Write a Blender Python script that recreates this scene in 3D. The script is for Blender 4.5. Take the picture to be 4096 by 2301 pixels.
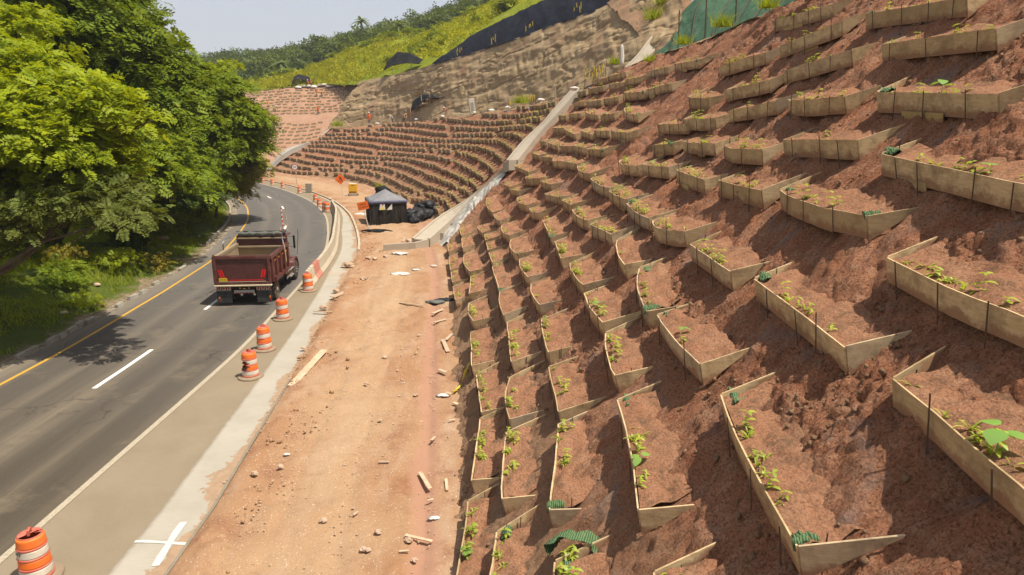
import bpy, bmesh, math, random
import numpy as np
from mathutils import Vector, Matrix

# ------------------------------------------------------------------ camera, sky, sun, exposure
scene = bpy.context.scene
for ob in list(bpy.data.objects):
    bpy.data.objects.remove(ob)
COL = scene.collection
R = math.radians

cam_data = bpy.data.cameras.new("camera")
cam_data.sensor_width = 36.0
cam_data.lens = 24.0
cam_data.clip_start = 0.1
cam_data.clip_end = 5000.0
cam = bpy.data.objects.new("camera", cam_data)
cam.location = (0.0, 0.0, 8.8)
cam.rotation_euler = (R(90 - 13.84), 0, 0)
COL.objects.link(cam)
scene.camera = cam
scene.render.resolution_x = 1024
scene.render.resolution_y = 575

SUN_EL, SUN_AZ = 65.0, 114.0        # azimuth clockwise from +Y: the sun stands to the right of the road
world = bpy.data.worlds.new("World")
scene.world = world
world.use_nodes = True
wn = world.node_tree
wn.nodes.clear()
w_out = wn.nodes.new("ShaderNodeOutputWorld")
w_bg = wn.nodes.new("ShaderNodeBackground")
w_sky = wn.nodes.new("ShaderNodeTexSky")
w_sky.sky_type = 'NISHITA'
w_sky.sun_disc = False
w_sky.sun_elevation = R(SUN_EL)
w_sky.sun_rotation = R(SUN_AZ)
w_sky.altitude = 300
w_sky.air_density = 1.0
w_sky.dust_density = 4.0
w_sky.ozone_density = 1.5
w_bg.inputs[1].default_value = 0.10
w_mix = wn.nodes.new("ShaderNodeMix")          # milky tropical haze veil, even over the whole sky
w_mix.data_type = 'RGBA'
w_geo = wn.nodes.new("ShaderNodeNewGeometry")     # the veil thins from the horizon towards the zenith, all round
w_sep = wn.nodes.new("ShaderNodeSeparateXYZ")
w_map = wn.nodes.new("ShaderNodeMapRange")
w_map.inputs[1].default_value, w_map.inputs[2].default_value = 0.0, -0.9
w_map.inputs[3].default_value, w_map.inputs[4].default_value = 0.80, 0.42
wn.links.new(w_geo.outputs['Incoming'], w_sep.inputs[0])
wn.links.new(w_sep.outputs[2], w_map.inputs[0])
wn.links.new(w_map.outputs[0], w_mix.inputs[0])
w_mix.inputs[7].default_value = (5.3, 5.4, 5.8, 1)
wn.links.new(w_sky.outputs[0], w_mix.inputs[6])
wn.links.new(w_mix.outputs[2], w_bg.inputs[0])
wn.links.new(w_bg.outputs[0], w_out.inputs[0])

sun_data = bpy.data.lights.new("sun", 'SUN')
sun_data.energy = 4.9
sun_data.angle = R(0.6)
sun_data.color = (1.0, 0.935, 0.83)
sun = bpy.data.objects.new("sun", sun_data)
el, az = R(SUN_EL), R(SUN_AZ)
sdir = Vector((math.cos(el) * math.sin(az), math.cos(el) * math.cos(az), math.sin(el)))
sun.rotation_euler = sdir.to_track_quat('Z', 'Y').to_euler()
sun.location = (60, -25, 110)
COL.objects.link(sun)

vs = scene.view_settings
vs.view_transform = 'Standard'
vs.look = 'None'
vs.exposure = 0.40
vs.gamma = 1.0
vs.use_curve_mapping = False

# ------------------------------------------------------------------ data measured for this place
# slope foot and crest, paired (metres)
PAIRS = [((2.00,-14.00,0.00),(16.50,-14.00,14.20)),
 ((-0.10,0.00,0.00),(14.50,0.00,14.00)),
 ((-1.09,11.80,0.00),(13.20,13.00,13.80)),
 ((-2.70,28.00,0.00),(11.40,29.00,13.40)),
 ((-3.58,37.90,0.00),(10.40,40.00,13.00)),
 ((-4.90,46.50,0.00),(8.60,49.50,12.60)),
 ((-5.60,51.00,0.00),(5.10,56.10,10.90)),
 ((-8.20,64.60,0.00),(2.50,69.00,10.20)),
 ((-13.00,78.00,0.00),(-3.00,83.50,9.40)),
 ((-19.10,92.00,0.00),(-11.00,98.50,8.70)),
 ((-27.00,103.00,0.00),(-18.50,110.00,8.00)),
 ((-35.40,112.00,0.00),(-26.20,119.00,7.50)),
 ((-43.00,121.00,0.00),(-32.20,125.50,7.10))]

ROCK_FOOT = [(-34.34,129.39,7.27),(-18.12,111.15,8.46),(-5.47,89.80,9.61),(0.09,79.65,10.21),(4.37,69.57,11.09),(7.35,62.11,12.18),(9.86,53.54,12.91),(11.28,49.59,13.60)]

ROCK_TOP = [(-28.55,133.53,15.71),(-19.96,120.24,16.12),(-12.48,108.02,16.69),(-5.37,99.02,17.76),(0.10,89.92,18.44),(5.02,81.88,19.27),(8.64,74.78,19.71),(11.63,68.82,20.58),(14.59,62.73,20.95)]

CLOTH_TOP = [(-11.44,109.77,17.52),(-7.83,110.97,20.29),(-4.68,109.30,21.88),(0.11,103.45,23.20),(3.36,99.57,24.18),(7.44,96.77,25.37),(11.62,92.89,26.33),(16.81,89.14,27.84)]

HILL_FRONT = [(-70.38,172.25,14.01),(-61.14,168.34,14.89),(-51.67,165.45,15.68),(-42.79,163.50,16.12),(-31.45,147.05,16.25),(-20.65,124.41,16.30),(-12.22,111.21,17.10),(-7.98,113.04,20.33),(-4.69,112.43,22.02),(0.71,107.71,23.79),(4.07,103.85,24.84),(8.87,101.14,26.37),(14.42,98.54,28.38),(20.09,95.91,30.22)]

HILL_RIDGE = [(-72.93,178.54,14.49),(-65.29,179.97,16.09),(-60.95,182.34,17.36),(-48.93,186.51,21.73),(-39.96,192.02,27.38),(-30.66,196.91,30.52),(-21.24,199.24,31.60),(-11.62,202.58,36.79),(-3.35,205.51,40.34),(4.75,208.60,44.51),(12.79,211.70,48.76),(22.14,214.83,53.08),(36.34,218.25,58.62),(53.81,219.65,64.28)]

FOREST_BACK = [(-179.80,356.25,33.51),(-153.74,351.20,33.90),(-128.39,346.42,35.39),(-110.27,338.47,36.57),(-79.59,328.83,39.23),(-62.97,318.71,39.97),(-48.98,308.97,42.24),(-30.88,299.33,44.92),(-17.11,290.00,48.87),(-7.44,284.90,53.25),(4.85,280.11,58.86)]

FOREST_FRONT = [(-100.48,194.90,5.63),(-89.49,200.84,8.85),(-74.32,207.53,15.08),(-62.12,210.45,18.57),(-52.04,213.24,21.55),(-43.37,218.87,27.68),(-33.09,223.91,31.40),(-22.39,228.49,33.29),(-11.17,231.97,39.06),(-1.03,237.31,44.01),(9.48,242.85,49.76)]

FAR_TOP = [(-74.25,171.85,12.41),(-69.96,171.19,13.88),(-65.31,169.38,14.93),(-54.79,166.51,15.81),(-42.79,163.50,16.12),(-34.13,159.44,16.37),(-25.16,156.48,16.90)]

FAR_FOOT = [(-82,126,0),(-72,127,0),(-60,129,0),(-50,130,0.2),(-38,131,1.0),(-26,133,3.0),(-12,136,5.0)]

FLUME_LOW = [(-6.73,50.35,-0.67),(-4.15,51.53,1.95),(-1.44,52.11,4.58),(-0.09,51.46,5.72)]

FLUME_UP = [(0.35,50.61,5.94),(1.84,52.31,7.66),(3.37,53.26,9.25),(5.08,54.39,11.06)]

FLUME_NET = [(9.32,52.96,12.67),(10.86,54.33,14.06),(12.41,56.27,15.65),(14.48,58.72,17.21)]

FLUME_FAR = [(-42.61,119.37,0.02),(-39.71,121.14,3.05),(-37.21,123.55,4.45),(-34.32,124.81,5.38),(-32.22,126.77,7.09)]

NET_TOP = [(10.25,52.54,13.06),(12.17,55.19,15.43),(14.84,57.99,18.43),(17.82,54.22,19.84),(19.53,48.14,20.26),(19.12,39.89,20.21)]

NET_FOOT = [(9.94,50.95,12.87),(10.80,47.38,13.01),(11.46,42.27,13.15),(11.66,37.14,13.24),(11.57,32.01,13.30),(11.61,28.44,13.45)]

# planter boxes: both ends of the front board's top edge, bow, features (nA/nB net scrap at an end, b broad-leaved seedling)
BOXES = [
(10.01,27.82,12.46,10.33,23.55,12.42,0.00,''),
(8.98,24.10,11.18,9.66,21.25,11.59,0.02,''),
(8.21,28.32,10.80,8.76,24.87,11.04,0.10,''),
(9.81,20.18,11.64,9.95,16.00,11.40,0.00,'nA'),
(8.94,17.43,10.56,9.19,13.78,10.48,0.00,''),
(8.19,21.54,10.21,8.82,18.73,10.56,0.00,''),
(7.44,24.84,9.79,7.91,21.92,9.98,0.00,''),
(7.88,15.30,9.36,8.05,11.74,9.22,0.00,'nA b'),
(7.48,19.17,9.32,7.74,16.51,9.33,0.08,''),
(6.90,22.44,9.06,7.39,19.87,9.30,0.00,''),
(6.63,17.06,8.32,6.98,14.13,8.40,0.00,''),
(6.86,12.89,8.18,6.94,8.98,7.94,0.00,'nA b'),
(6.09,19.94,8.07,6.31,17.53,8.06,0.06,''),
(5.42,18.04,7.25,5.65,15.54,7.25,0.00,''),
(5.79,14.82,7.32,6.00,11.47,7.23,0.05,'nA nB'),
(5.65,10.05,6.79,5.74,7.07,6.65,0.02,''),
(4.23,15.96,5.93,4.38,13.37,5.84,0.00,''),
(4.54,12.44,5.91,4.64,9.02,5.73,0.00,'nA'),
(3.33,10.10,4.56,3.19,6.69,4.19,0.02,'nA nB'),
(4.70,7.88,5.71,4.67,5.23,5.50,0.00,'b'),
(3.14,14.14,4.72,3.30,11.33,4.63,0.02,'b nA'),
(2.05,12.35,3.52,1.91,9.17,3.13,-0.02,'nA b'),
(2.20,15.27,3.93,2.13,13.25,3.67,0.03,''),
(2.04,18.53,4.08,2.22,15.89,4.01,0.03,'b'),
(3.26,17.04,5.10,3.03,14.68,4.67,0.05,'nA nB'),
(0.89,19.45,3.06,0.97,16.92,2.90,0.02,''),
(0.93,16.11,2.79,1.02,13.75,2.65,0.00,''),
(-0.15,21.67,2.28,-0.01,18.38,2.11,0.00,''),
(-1.50,23.91,1.22,-1.28,20.73,1.12,0.00,''),
(-1.08,19.67,1.20,-0.80,16.90,1.21,0.00,''),
(-0.04,17.46,1.99,-0.05,15.29,1.77,0.05,''),
(-0.82,16.59,1.16,-0.90,14.02,0.84,0.00,''),
(-0.11,14.78,1.67,-0.18,12.35,1.38,0.02,''),
(0.98,13.25,2.58,0.67,10.84,2.07,-0.01,'nB'),
(0.67,23.28,3.21,0.86,20.73,3.16,0.03,''),
(-0.46,25.55,2.36,-0.26,22.59,2.27,0.03,''),
(-1.80,27.79,1.29,-1.46,24.94,1.35,0.04,''),
(-1.97,32.03,1.47,-1.88,29.18,1.33,0.00,''),
(-2.97,33.39,0.63,-2.60,30.33,0.75,0.00,''),
(-0.87,30.11,2.36,-0.49,25.79,2.35,0.00,'nB'),
(1.90,21.85,4.25,2.07,19.19,4.16,0.03,''),
(-0.96,13.31,0.72,-1.07,10.88,0.40,-0.02,'b'),
(-0.27,11.44,1.21,-0.41,9.97,0.96,0.00,'nA'),
(0.69,9.47,1.98,0.63,8.62,1.86,0.00,'nA'),
(1.89,7.83,3.02,1.77,7.32,2.87,0.00,''),
(2.93,50.55,8.20,3.54,47.70,8.23,0.00,''),
(3.52,47.35,8.16,3.90,43.34,7.92,0.00,''),
(4.20,43.00,8.14,4.50,39.40,8.00,0.00,''),
(4.67,39.76,8.19,5.00,36.18,8.22,0.00,''),
(5.04,35.60,8.23,5.26,31.38,8.22,0.00,''),
(2.00,50.10,7.27,2.36,48.62,7.32,0.00,''),
(2.45,47.79,7.26,2.90,44.51,7.18,0.00,''),
(3.03,44.08,7.23,3.52,40.94,7.28,0.05,'nA'),
(3.58,40.82,7.32,3.92,37.55,7.31,0.00,''),
(3.94,36.81,7.27,4.32,32.87,7.41,0.00,'nB'),
(1.40,48.77,6.49,1.82,46.35,6.48,0.00,''),
(1.90,45.39,6.41,2.51,42.35,6.54,0.00,''),
(2.53,42.06,6.52,2.93,38.95,6.52,0.10,''),
(2.97,38.68,6.53,3.33,35.25,6.61,0.00,''),
(3.29,34.53,6.54,3.45,30.72,6.47,0.05,''),
(3.40,29.59,6.35,3.66,25.94,6.29,0.03,''),
(3.62,25.51,6.22,3.85,22.90,6.20,0.02,''),
(3.79,22.50,6.11,3.97,19.71,6.02,0.03,'nA'),
(0.18,49.66,5.55,0.62,47.25,5.54,0.00,''),
(0.70,46.93,5.56,1.09,44.27,5.52,0.00,''),
(0.92,43.74,5.29,1.63,40.22,5.47,0.10,''),
(1.63,39.34,5.37,2.04,36.24,5.48,0.00,''),
(-0.54,47.14,4.49,-0.15,45.08,4.52,0.00,''),
(-0.15,44.27,4.40,0.41,41.85,4.57,0.00,''),
(0.33,40.47,4.32,0.75,36.80,4.33,0.05,''),
(0.93,34.96,4.37,1.24,32.36,4.50,0.05,''),
(1.68,35.23,5.08,2.21,31.24,5.34,0.00,'nB'),
(2.24,30.48,5.31,2.46,28.32,5.36,0.00,''),
(2.44,27.47,5.27,2.71,24.55,5.27,0.03,'nA'),
(2.75,23.74,5.24,3.10,21.07,5.32,0.00,''),
(4.41,28.23,7.19,4.61,25.48,7.15,0.08,''),
(4.73,25.04,7.22,5.06,22.43,7.31,0.02,''),
(5.11,21.44,7.27,5.28,18.91,7.20,0.00,''),
(-1.73,47.77,3.51,-1.20,42.45,3.19,0.04,''),
(-1.11,41.72,3.18,-0.72,38.90,3.18,0.03,''),
(-0.53,37.06,3.18,-0.12,33.20,3.28,0.05,''),
(-0.03,31.96,3.29,0.26,28.28,3.28,0.05,'nB'),
(1.37,30.02,4.46,1.53,26.60,4.33,0.00,'nB'),
(1.63,25.51,4.33,1.70,22.96,4.17,0.00,''),
(3.16,20.21,5.29,3.05,18.03,5.00,0.04,''),
(4.01,19.23,6.02,4.30,16.92,6.08,0.10,''),
(0.32,27.34,3.26,0.60,24.24,3.24,0.03,''),
(-2.19,42.37,2.29,-1.74,39.69,2.35,0.00,''),
(-1.59,38.72,2.37,-1.45,37.24,2.34,0.00,''),
(-1.37,36.30,2.34,-1.20,34.33,2.34,0.00,''),
(-1.14,33.53,2.34,-0.89,30.88,2.40,0.00,''),
(-3.62,46.65,1.64,-3.29,43.84,1.51,0.00,''),
(-3.19,42.92,1.47,-2.98,40.41,1.31,0.00,''),
(-2.73,38.44,1.29,-2.08,33.21,1.45,0.03,''),
(-4.25,44.63,0.78,-4.04,42.75,0.68,0.00,''),
(-3.86,41.13,0.62,-3.48,37.72,0.53,0.00,''),
(-3.40,37.16,0.55,-3.07,34.38,0.62,0.00,''),
(5.29,26.13,7.85,5.60,24.36,8.00,0.00,'nB'),
(4.96,53.94,10.81,5.42,52.44,10.88,0.00,''),
(5.60,52.09,10.95,6.32,49.66,11.05,0.00,''),
(6.61,48.48,11.11,7.09,45.69,11.12,0.00,''),
(7.26,45.61,11.26,7.68,42.94,11.29,0.06,''),
(8.04,42.50,11.56,8.44,38.79,11.56,0.00,''),
(8.60,37.98,11.65,8.64,33.27,11.48,0.00,'nB'),
(4.50,52.02,9.95,5.07,50.41,10.07,0.00,''),
(5.20,49.25,9.97,5.80,46.27,10.04,0.00,''),
(5.92,45.69,10.07,6.40,42.89,10.12,0.00,''),
(6.73,42.58,10.39,7.07,37.97,10.25,0.06,'nB'),
(7.17,37.87,10.33,7.53,33.77,10.46,0.00,''),
(6.08,53.05,11.62,6.81,50.72,11.70,0.00,''),
(6.85,51.01,11.79,7.58,47.74,11.86,0.00,''),
(3.45,52.28,9.07,3.85,50.71,9.06,0.00,''),
(4.07,50.36,9.18,4.64,47.56,9.20,0.00,''),
(4.92,46.87,9.34,5.24,43.03,9.09,0.05,'nA'),
(5.30,42.03,9.02,5.71,39.61,9.13,0.00,'nA'),
(6.13,38.33,9.40,6.00,33.63,9.03,0.05,'nB'),
(7.05,28.26,9.70,7.12,25.63,9.55,0.05,''),
(6.31,25.96,8.81,6.63,22.88,8.84,0.02,'b'),
(5.89,28.36,8.60,6.23,25.22,8.66,0.00,''),
(5.76,23.52,8.08,6.05,20.82,8.11,0.02,'b')]

TREES = {
'lime': [(-22.5, 26, 0.8), [(-19.6,28.3,10.6,2.2,1.2),(-17.5,27.0,9.5,2.6,1.2),(-16.0,26.8,9.0,2.0,0.9),(-14.8,26.8,8.7,1.3,0.5),(-17.9,25.5,8.0,2.6,1.3),(-16.5,26.5,7.6,2.2,1.0),(-20.7,26.9,9.4,3.0,1.8),(-17.7,26.2,6.3,2.3,1.0),(-16.3,27.3,6.8,1.6,0.8),(-19.6,25.3,7.1,2.6,1.6),(-21.1,30.8,12.4,2.0,1.0)]],
'feather': [(-20.8, 22.4, 0.6), [(-15.6,25.0,5.8,1.8,0.8),(-17.0,24.9,5.6,1.8,0.8),(-13.9,24.4,5.4,1.2,0.5),(-17.6,23.9,5.5,1.6,0.8),(-15.4,26.1,6.2,1.5,0.7),(-16.9,26.1,6.2,1.8,0.8)]],
'tall': [(-35, 43, 0.5), [(-26.6,44.7,14.5,4.5,2.0),(-24.7,45.6,14.0,3.2,1.6),(-27.7,42.8,15.1,5.0,2.5),(-23.3,46.2,12.5,2.5,1.2),(-22.2,47.0,11.5,2.4,1.1),(-24.7,44.9,11.2,4.0,1.8),(-23.3,45.5,9.6,3.5,1.8),(-25.9,44.1,12.4,4.0,2.0),(-25.4,43.1,8.1,3.5,2.0),(-26.4,46.1,16.0,3.2,1.5),(-23.5,48.5,13.4,1.8,0.7)]],
'mid': [(-32, 55, 0.8), [(-25.9,57.0,10.4,3.6,1.8),(-24.2,58.3,11.5,2.4,1.0),(-23.7,57.8,9.1,3.2,1.6),(-22.9,59.5,7.8,2.2,1.3),(-26.0,55.3,7.6,3.6,2.0),(-24.4,57.1,6.6,3.6,1.8),(-22.2,59.1,6.4,1.9,1.0),(-26.9,52.9,6.2,3.6,2.0),(-25.4,54.6,4.5,3.0,1.4)]],
'small': [(-26.2, 60, 1.0), [(-25.4,60.6,4.1,3.0,1.2),(-23.3,60.7,4.4,2.0,0.8),(-27.1,59.5,3.8,2.4,1.0),(-25.1,60.3,2.7,2.4,0.9),(-23.0,61.9,4.9,1.3,0.5),(-27.6,58.2,2.6,2.0,0.9),(-24.4,62.0,5.4,1.8,0.8)]],
'branchy': [(-37, 70, 0.5), [(-30.7,73.1,13.0,2.4,1.0),(-28.9,73.4,14.2,1.2,0.5),(-31.2,70.8,12.1,2.6,1.4),(-30.1,72.6,10.8,2.6,1.4)]],
'backleft': [(-44, 46, 0.3), [(-37.2,55.4,16.5,6.0,3.4),(-40.8,54.9,14.1,6.0,4.0),(-35.4,57.2,19.3,5.0,2.6),(-41.4,55.7,17.6,6.0,3.5),(-34.9,52.6,13.3,5.0,3.0)]],
'understory': [(-27.5, 40, 1.0), [(-21.8,39.4,5.7,2.8,1.3),(-21.2,42.4,5.1,2.6,1.2),(-22.8,38.6,6.4,2.8,1.5),(-23.9,37.5,6.5,2.8,1.6),(-21.9,41.7,6.8,2.6,1.4)]],
'dark': [(-26, 47, 1.4), [(-24.9,47.1,3.5,2.4,1.0),(-23.4,48.2,3.7,2.4,1.0),(-25.7,46.2,3.9,2.6,1.1),(-23.4,51.1,3.0,1.8,0.7)]],
'near': [(-20.3, 22.5, 0.6), [(-19.3,25.1,6.0,1.8,0.9),(-18.5,24.8,5.1,1.0,0.6),(-20.4,24.8,5.1,2.2,1.4),(-19.2,26.2,6.6,1.8,0.9)]],
'fillA': [(-52, 62, 0), [(-49.8,72.4,1.5,6.0,5.0),(-49.8,69.3,5.7,6.0,5.0),(-51.4,65.9,8.8,8.0,7.0)]],
'fillB': [(-47, 76, 0), [(-44.9,78.2,-0.0,6.0,4.5),(-41.4,80.6,1.6,5.0,4.0),(-46.0,75.0,3.8,6.0,5.0)]],
'fillC': [(-45, 96, 0), [(-43.3,93.0,1.5,6.0,4.0),(-41.6,99.3,2.2,5.0,3.0),(-40.5,106.7,7.1,5.0,3.4),(-42.7,100.5,7.2,5.0,4.0)]]}

# ------------------------------------------------------------------ helpers
rng = random.Random(7)
nrg = np.random.default_rng(11)


def tag(o, label=None, cat=None, group=None, kind=None):
    if label: o["label"] = label
    if cat: o["category"] = cat
    if group: o["group"] = group
    if kind: o["kind"] = kind
    return o


def empty(name, loc=(0, 0, 0), rz=0.0, label=None, cat=None, group=None):
    o = bpy.data.objects.new(name, None)
    o.empty_display_size = 0.2
    o.location = loc
    o.rotation_euler = (0, 0, rz)
    COL.objects.link(o)
    return tag(o, label, cat, group)


def link(name, me, parent=None, loc=None):
    o = bpy.data.objects.new(name, me)
    COL.objects.link(o)
    if parent is not None: o.parent = parent
    if loc is not None: o.location = loc
    return o


def np_mesh(name, V, Fq, material, smooth=False, uv=None, mats=None, midx=None):
    """mesh from arrays; Fq (n,4) or (n,3)"""
    me = bpy.data.meshes.new(name)
    V = np.ascontiguousarray(V, dtype=np.float32)
    Fq = np.ascontiguousarray(Fq, dtype=np.int32)
    n, k = Fq.shape
    me.vertices.add(len(V)); me.vertices.foreach_set("co", V.ravel())
    me.loops.add(n * k); me.loops.foreach_set("vertex_index", Fq.ravel())
    me.polygons.add(n)
    me.polygons.foreach_set("loop_start", np.arange(0, n * k, k, dtype=np.int32))
    me.polygons.foreach_set("loop_total", np.full(n, k, dtype=np.int32))
    if smooth: me.polygons.foreach_set("use_smooth", np.ones(n, dtype=bool))
    if midx is not None: me.polygons.foreach_set("material_index", np.asarray(midx, dtype=np.int32))
    if uv is not None:
        l = me.uv_layers.new(name="UVMap")
        l.data.foreach_set("uv", np.ascontiguousarray(np.asarray(uv, dtype=np.float32)[Fq.ravel()]).ravel())
    me.update(calc_edges=True)
    for m in (mats or [material]): me.materials.append(m)
    return me


def py_mesh(name, V, F, material, smooth=False):
    me = bpy.data.meshes.new(name)
    me.from_pydata([tuple(v) for v in V], [], F)
    if smooth: me.polygons.foreach_set("use_smooth", [True] * len(me.polygons))
    me.materials.append(material)
    me.update()
    return me


class MB:
    """collects simple solids, then builds ONE mesh object"""
    def __init__(self): self.V = []; self.F = []
    def add(self, V, F):
        b = len(self.V); self.V += [tuple(v) for v in V]; self.F += [tuple(i + b for i in f) for f in F]; return self
    def box(self, x0, x1, y0, y1, z0, z1, M=None):
        V = [Vector(p) for p in ((x0,y0,z0),(x1,y0,z0),(x1,y1,z0),(x0,y1,z0),(x0,y0,z1),(x1,y0,z1),(x1,y1,z1),(x0,y1,z1))]
        if M is not None: V = [M @ v for v in V]
        return self.add(V, [(0,3,2,1),(4,5,6,7),(0,1,5,4),(1,2,6,5),(2,3,7,6),(3,0,4,7)])
    def prism(self, pts, axis, a, b):
        """polygon pts in the two other axes, extruded along axis from a to b"""
        n = len(pts); V = []
        for t in (a, b):
            for p in pts:
                V.append({'x': (t, p[0], p[1]), 'y': (p[0], t, p[1]), 'z': (p[0], p[1], t)}[axis])
        F = [tuple(range(n))[::-1], tuple(range(n, 2 * n))]
        F += [(i, (i + 1) % n, n + (i + 1) % n, n + i) for i in range(n)]
        return self.add(V, F)
    def tube(self, path, rad, n=8, cap=True):
        path = [Vector(p) for p in path]; k = len(path)
        rads = rad if isinstance(rad, (list, tuple)) else [rad] * k
        V = []; up = Vector((0, 0, 1)); prev = None
        for i, p in enumerate(path):
            d = (path[min(i + 1, k - 1)] - path[max(i - 1, 0)]).normalized()
            a = prev if prev is not None else (up if abs(d.z) < .9 else Vector((1, 0, 0)))
            u = (a - d * a.dot(d)).normalized(); w = d.cross(u); prev = u
            for j in range(n):
                t = 2 * math.pi * j / n
                V.append(p + (u * math.cos(t) + w * math.sin(t)) * rads[i])
        F = [(i * n + j, i * n + (j + 1) % n, (i + 1) * n + (j + 1) % n, (i + 1) * n + j) for i in range(k - 1) for j in range(n)]
        if cap: F += [tuple(range(n))[::-1], tuple(range((k - 1) * n, k * n))]
        return self.add(V, F)
    def lathe(self, prof, n=20, axis='z', c=(0, 0, 0)):
        V = []; c = Vector(c)
        for r, h in prof:
            for j in range(n):
                t = 2 * math.pi * j / n; a, b = r * math.cos(t), r * math.sin(t)
                V.append(c + Vector({'z': (a, b, h), 'x': (h, a, b), 'y': (a, h, b)}[axis]))
        k = len(prof)
        F = [(i * n + j, i * n + (j + 1) % n, (i + 1) * n + (j + 1) % n, (i + 1) * n + j) for i in range(k - 1) for j in range(n)]
        F += [tuple(range(n))[::-1], tuple(range((k - 1) * n, k * n))]
        return self.add(V, F)
    def build(self, name, material, parent=None, loc=None, smooth=False, bevel=0.0):
        me = py_mesh(name, self.V, self.F, material)
        bm = bmesh.new(); bm.from_mesh(me); bmesh.ops.recalc_face_normals(bm, faces=bm.faces); bm.to_mesh(me); bm.free()
        if smooth:
            me.polygons.foreach_set("use_smooth", [True] * len(me.polygons))
            try: me.set_sharp_from_angle(angle=R(38))
            except Exception: pass
        o = link(name, me, parent, loc)
        if bevel:
            b = o.modifiers.new("bevel", 'BEVEL'); b.width = bevel; b.segments = 2; b.limit_method = 'ANGLE'; b.angle_limit = R(40)
        return o


def copy_tree(o, parent=None):
    c = o.copy(); COL.objects.link(c); c.parent = parent
    for ch in list(o.children):
        copy_tree(ch, c)
    return c


# numpy noise -------------------------------------------------------
def _h(ix, iy, seed):
    n = (ix.astype(np.int64) * 374761393 + iy.astype(np.int64) * 668265263 + seed * 974711) & 0xFFFFFFFF
    n = ((n ^ (n >> 13)) * 1274126177) & 0xFFFFFFFF
    return ((n ^ (n >> 16)) & 0xFFFFFF) / float(0xFFFFFF)


def vnoise(x, y, seed=0):
    x = np.asarray(x, float); y = np.asarray(y, float)
    ix = np.floor(x); iy = np.floor(y); fx = x - ix; fy = y - iy
    fx = fx * fx * (3 - 2 * fx); fy = fy * fy * (3 - 2 * fy)
    a = _h(ix, iy, seed); b = _h(ix + 1, iy, seed); c = _h(ix, iy + 1, seed); d = _h(ix + 1, iy + 1, seed)
    return (a * (1 - fx) + b * fx) * (1 - fy) + (c * (1 - fx) + d * fx) * fy


def fbm(x, y, seed=0, o=4, g=.5):
    s = 0.; a = 1.; t = 0.
    for i in range(o):
        s = s + a * vnoise(x * 2 ** i + 17.3 * i, y * 2 ** i - 9.1 * i, seed + i); t += a; a *= g
    return s / t


def worley(x, y, seed=0):
    ix = np.floor(x); iy = np.floor(y); best = np.full(np.shape(x), 9.)
    for dx in (-1, 0, 1):
        for dy in (-1, 0, 1):
            cx = ix + dx; cy = iy + dy
            px = cx + _h(cx, cy, seed); py = cy + _h(cx, cy, seed + 5)
            best = np.minimum(best, (px - x) ** 2 + (py - y) ** 2)
    return np.sqrt(best)


def crv(P, s):
    """Catmull-Rom through control points P (n,k) at parameters s (array)"""
    P = np.asarray(P, float); s = np.clip(np.asarray(s, float), 0, len(P) - 1 - 1e-9)
    i = s.astype(int); f = (s - i)[..., None]; n = len(P)
    p0 = P[np.maximum(i - 1, 0)]; p1 = P[i]; p2 = P[np.minimum(i + 1, n - 1)]; p3 = P[np.minimum(i + 2, n - 1)]
    return .5 * ((2 * p1) + (-p0 + p2) * f + (2 * p0 - 5 * p1 + 4 * p2 - p3) * f ** 2 + (-p0 + 3 * p1 - 3 * p2 + p3) * f ** 3)


def resample(P, n):
    """n points evenly by arc length along the smooth curve through P"""
    d = crv(P, np.linspace(0, len(P) - 1, 400))
    L = np.r_[0, np.cumsum(np.linalg.norm(np.diff(d, axis=0), axis=1))]
    t = np.linspace(0, L[-1], n)
    return np.stack([np.interp(t, L, d[:, k]) for k in range(d.shape[1])], 1)


def grid_faces(nu, nv):
    a = (np.arange(nu - 1)[:, None] * nv + np.arange(nv - 1)[None, :]).ravel()
    return np.stack([a, a + nv, a + nv + 1, a + 1], 1)


def sheet(name, G, material, uv=None, smooth=True, kind='structure', flip=False):
    nu, nv, _ = G.shape
    F = grid_faces(nu, nv)
    if flip: F = F[:, ::-1]
    me = np_mesh(name, G.reshape(-1, 3), F, material, smooth, None if uv is None else uv.reshape(-1, 2))
    o = link(name, me)
    if kind: o["kind"] = kind
    return o


def normals(G):
    du = np.gradient(G, axis=0); dv = np.gradient(G, axis=1)
    n = np.cross(du, dv); n /= np.linalg.norm(n, axis=2, keepdims=True) + 1e-9
    n[n[..., 2] < 0] *= -1
    return n


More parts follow.
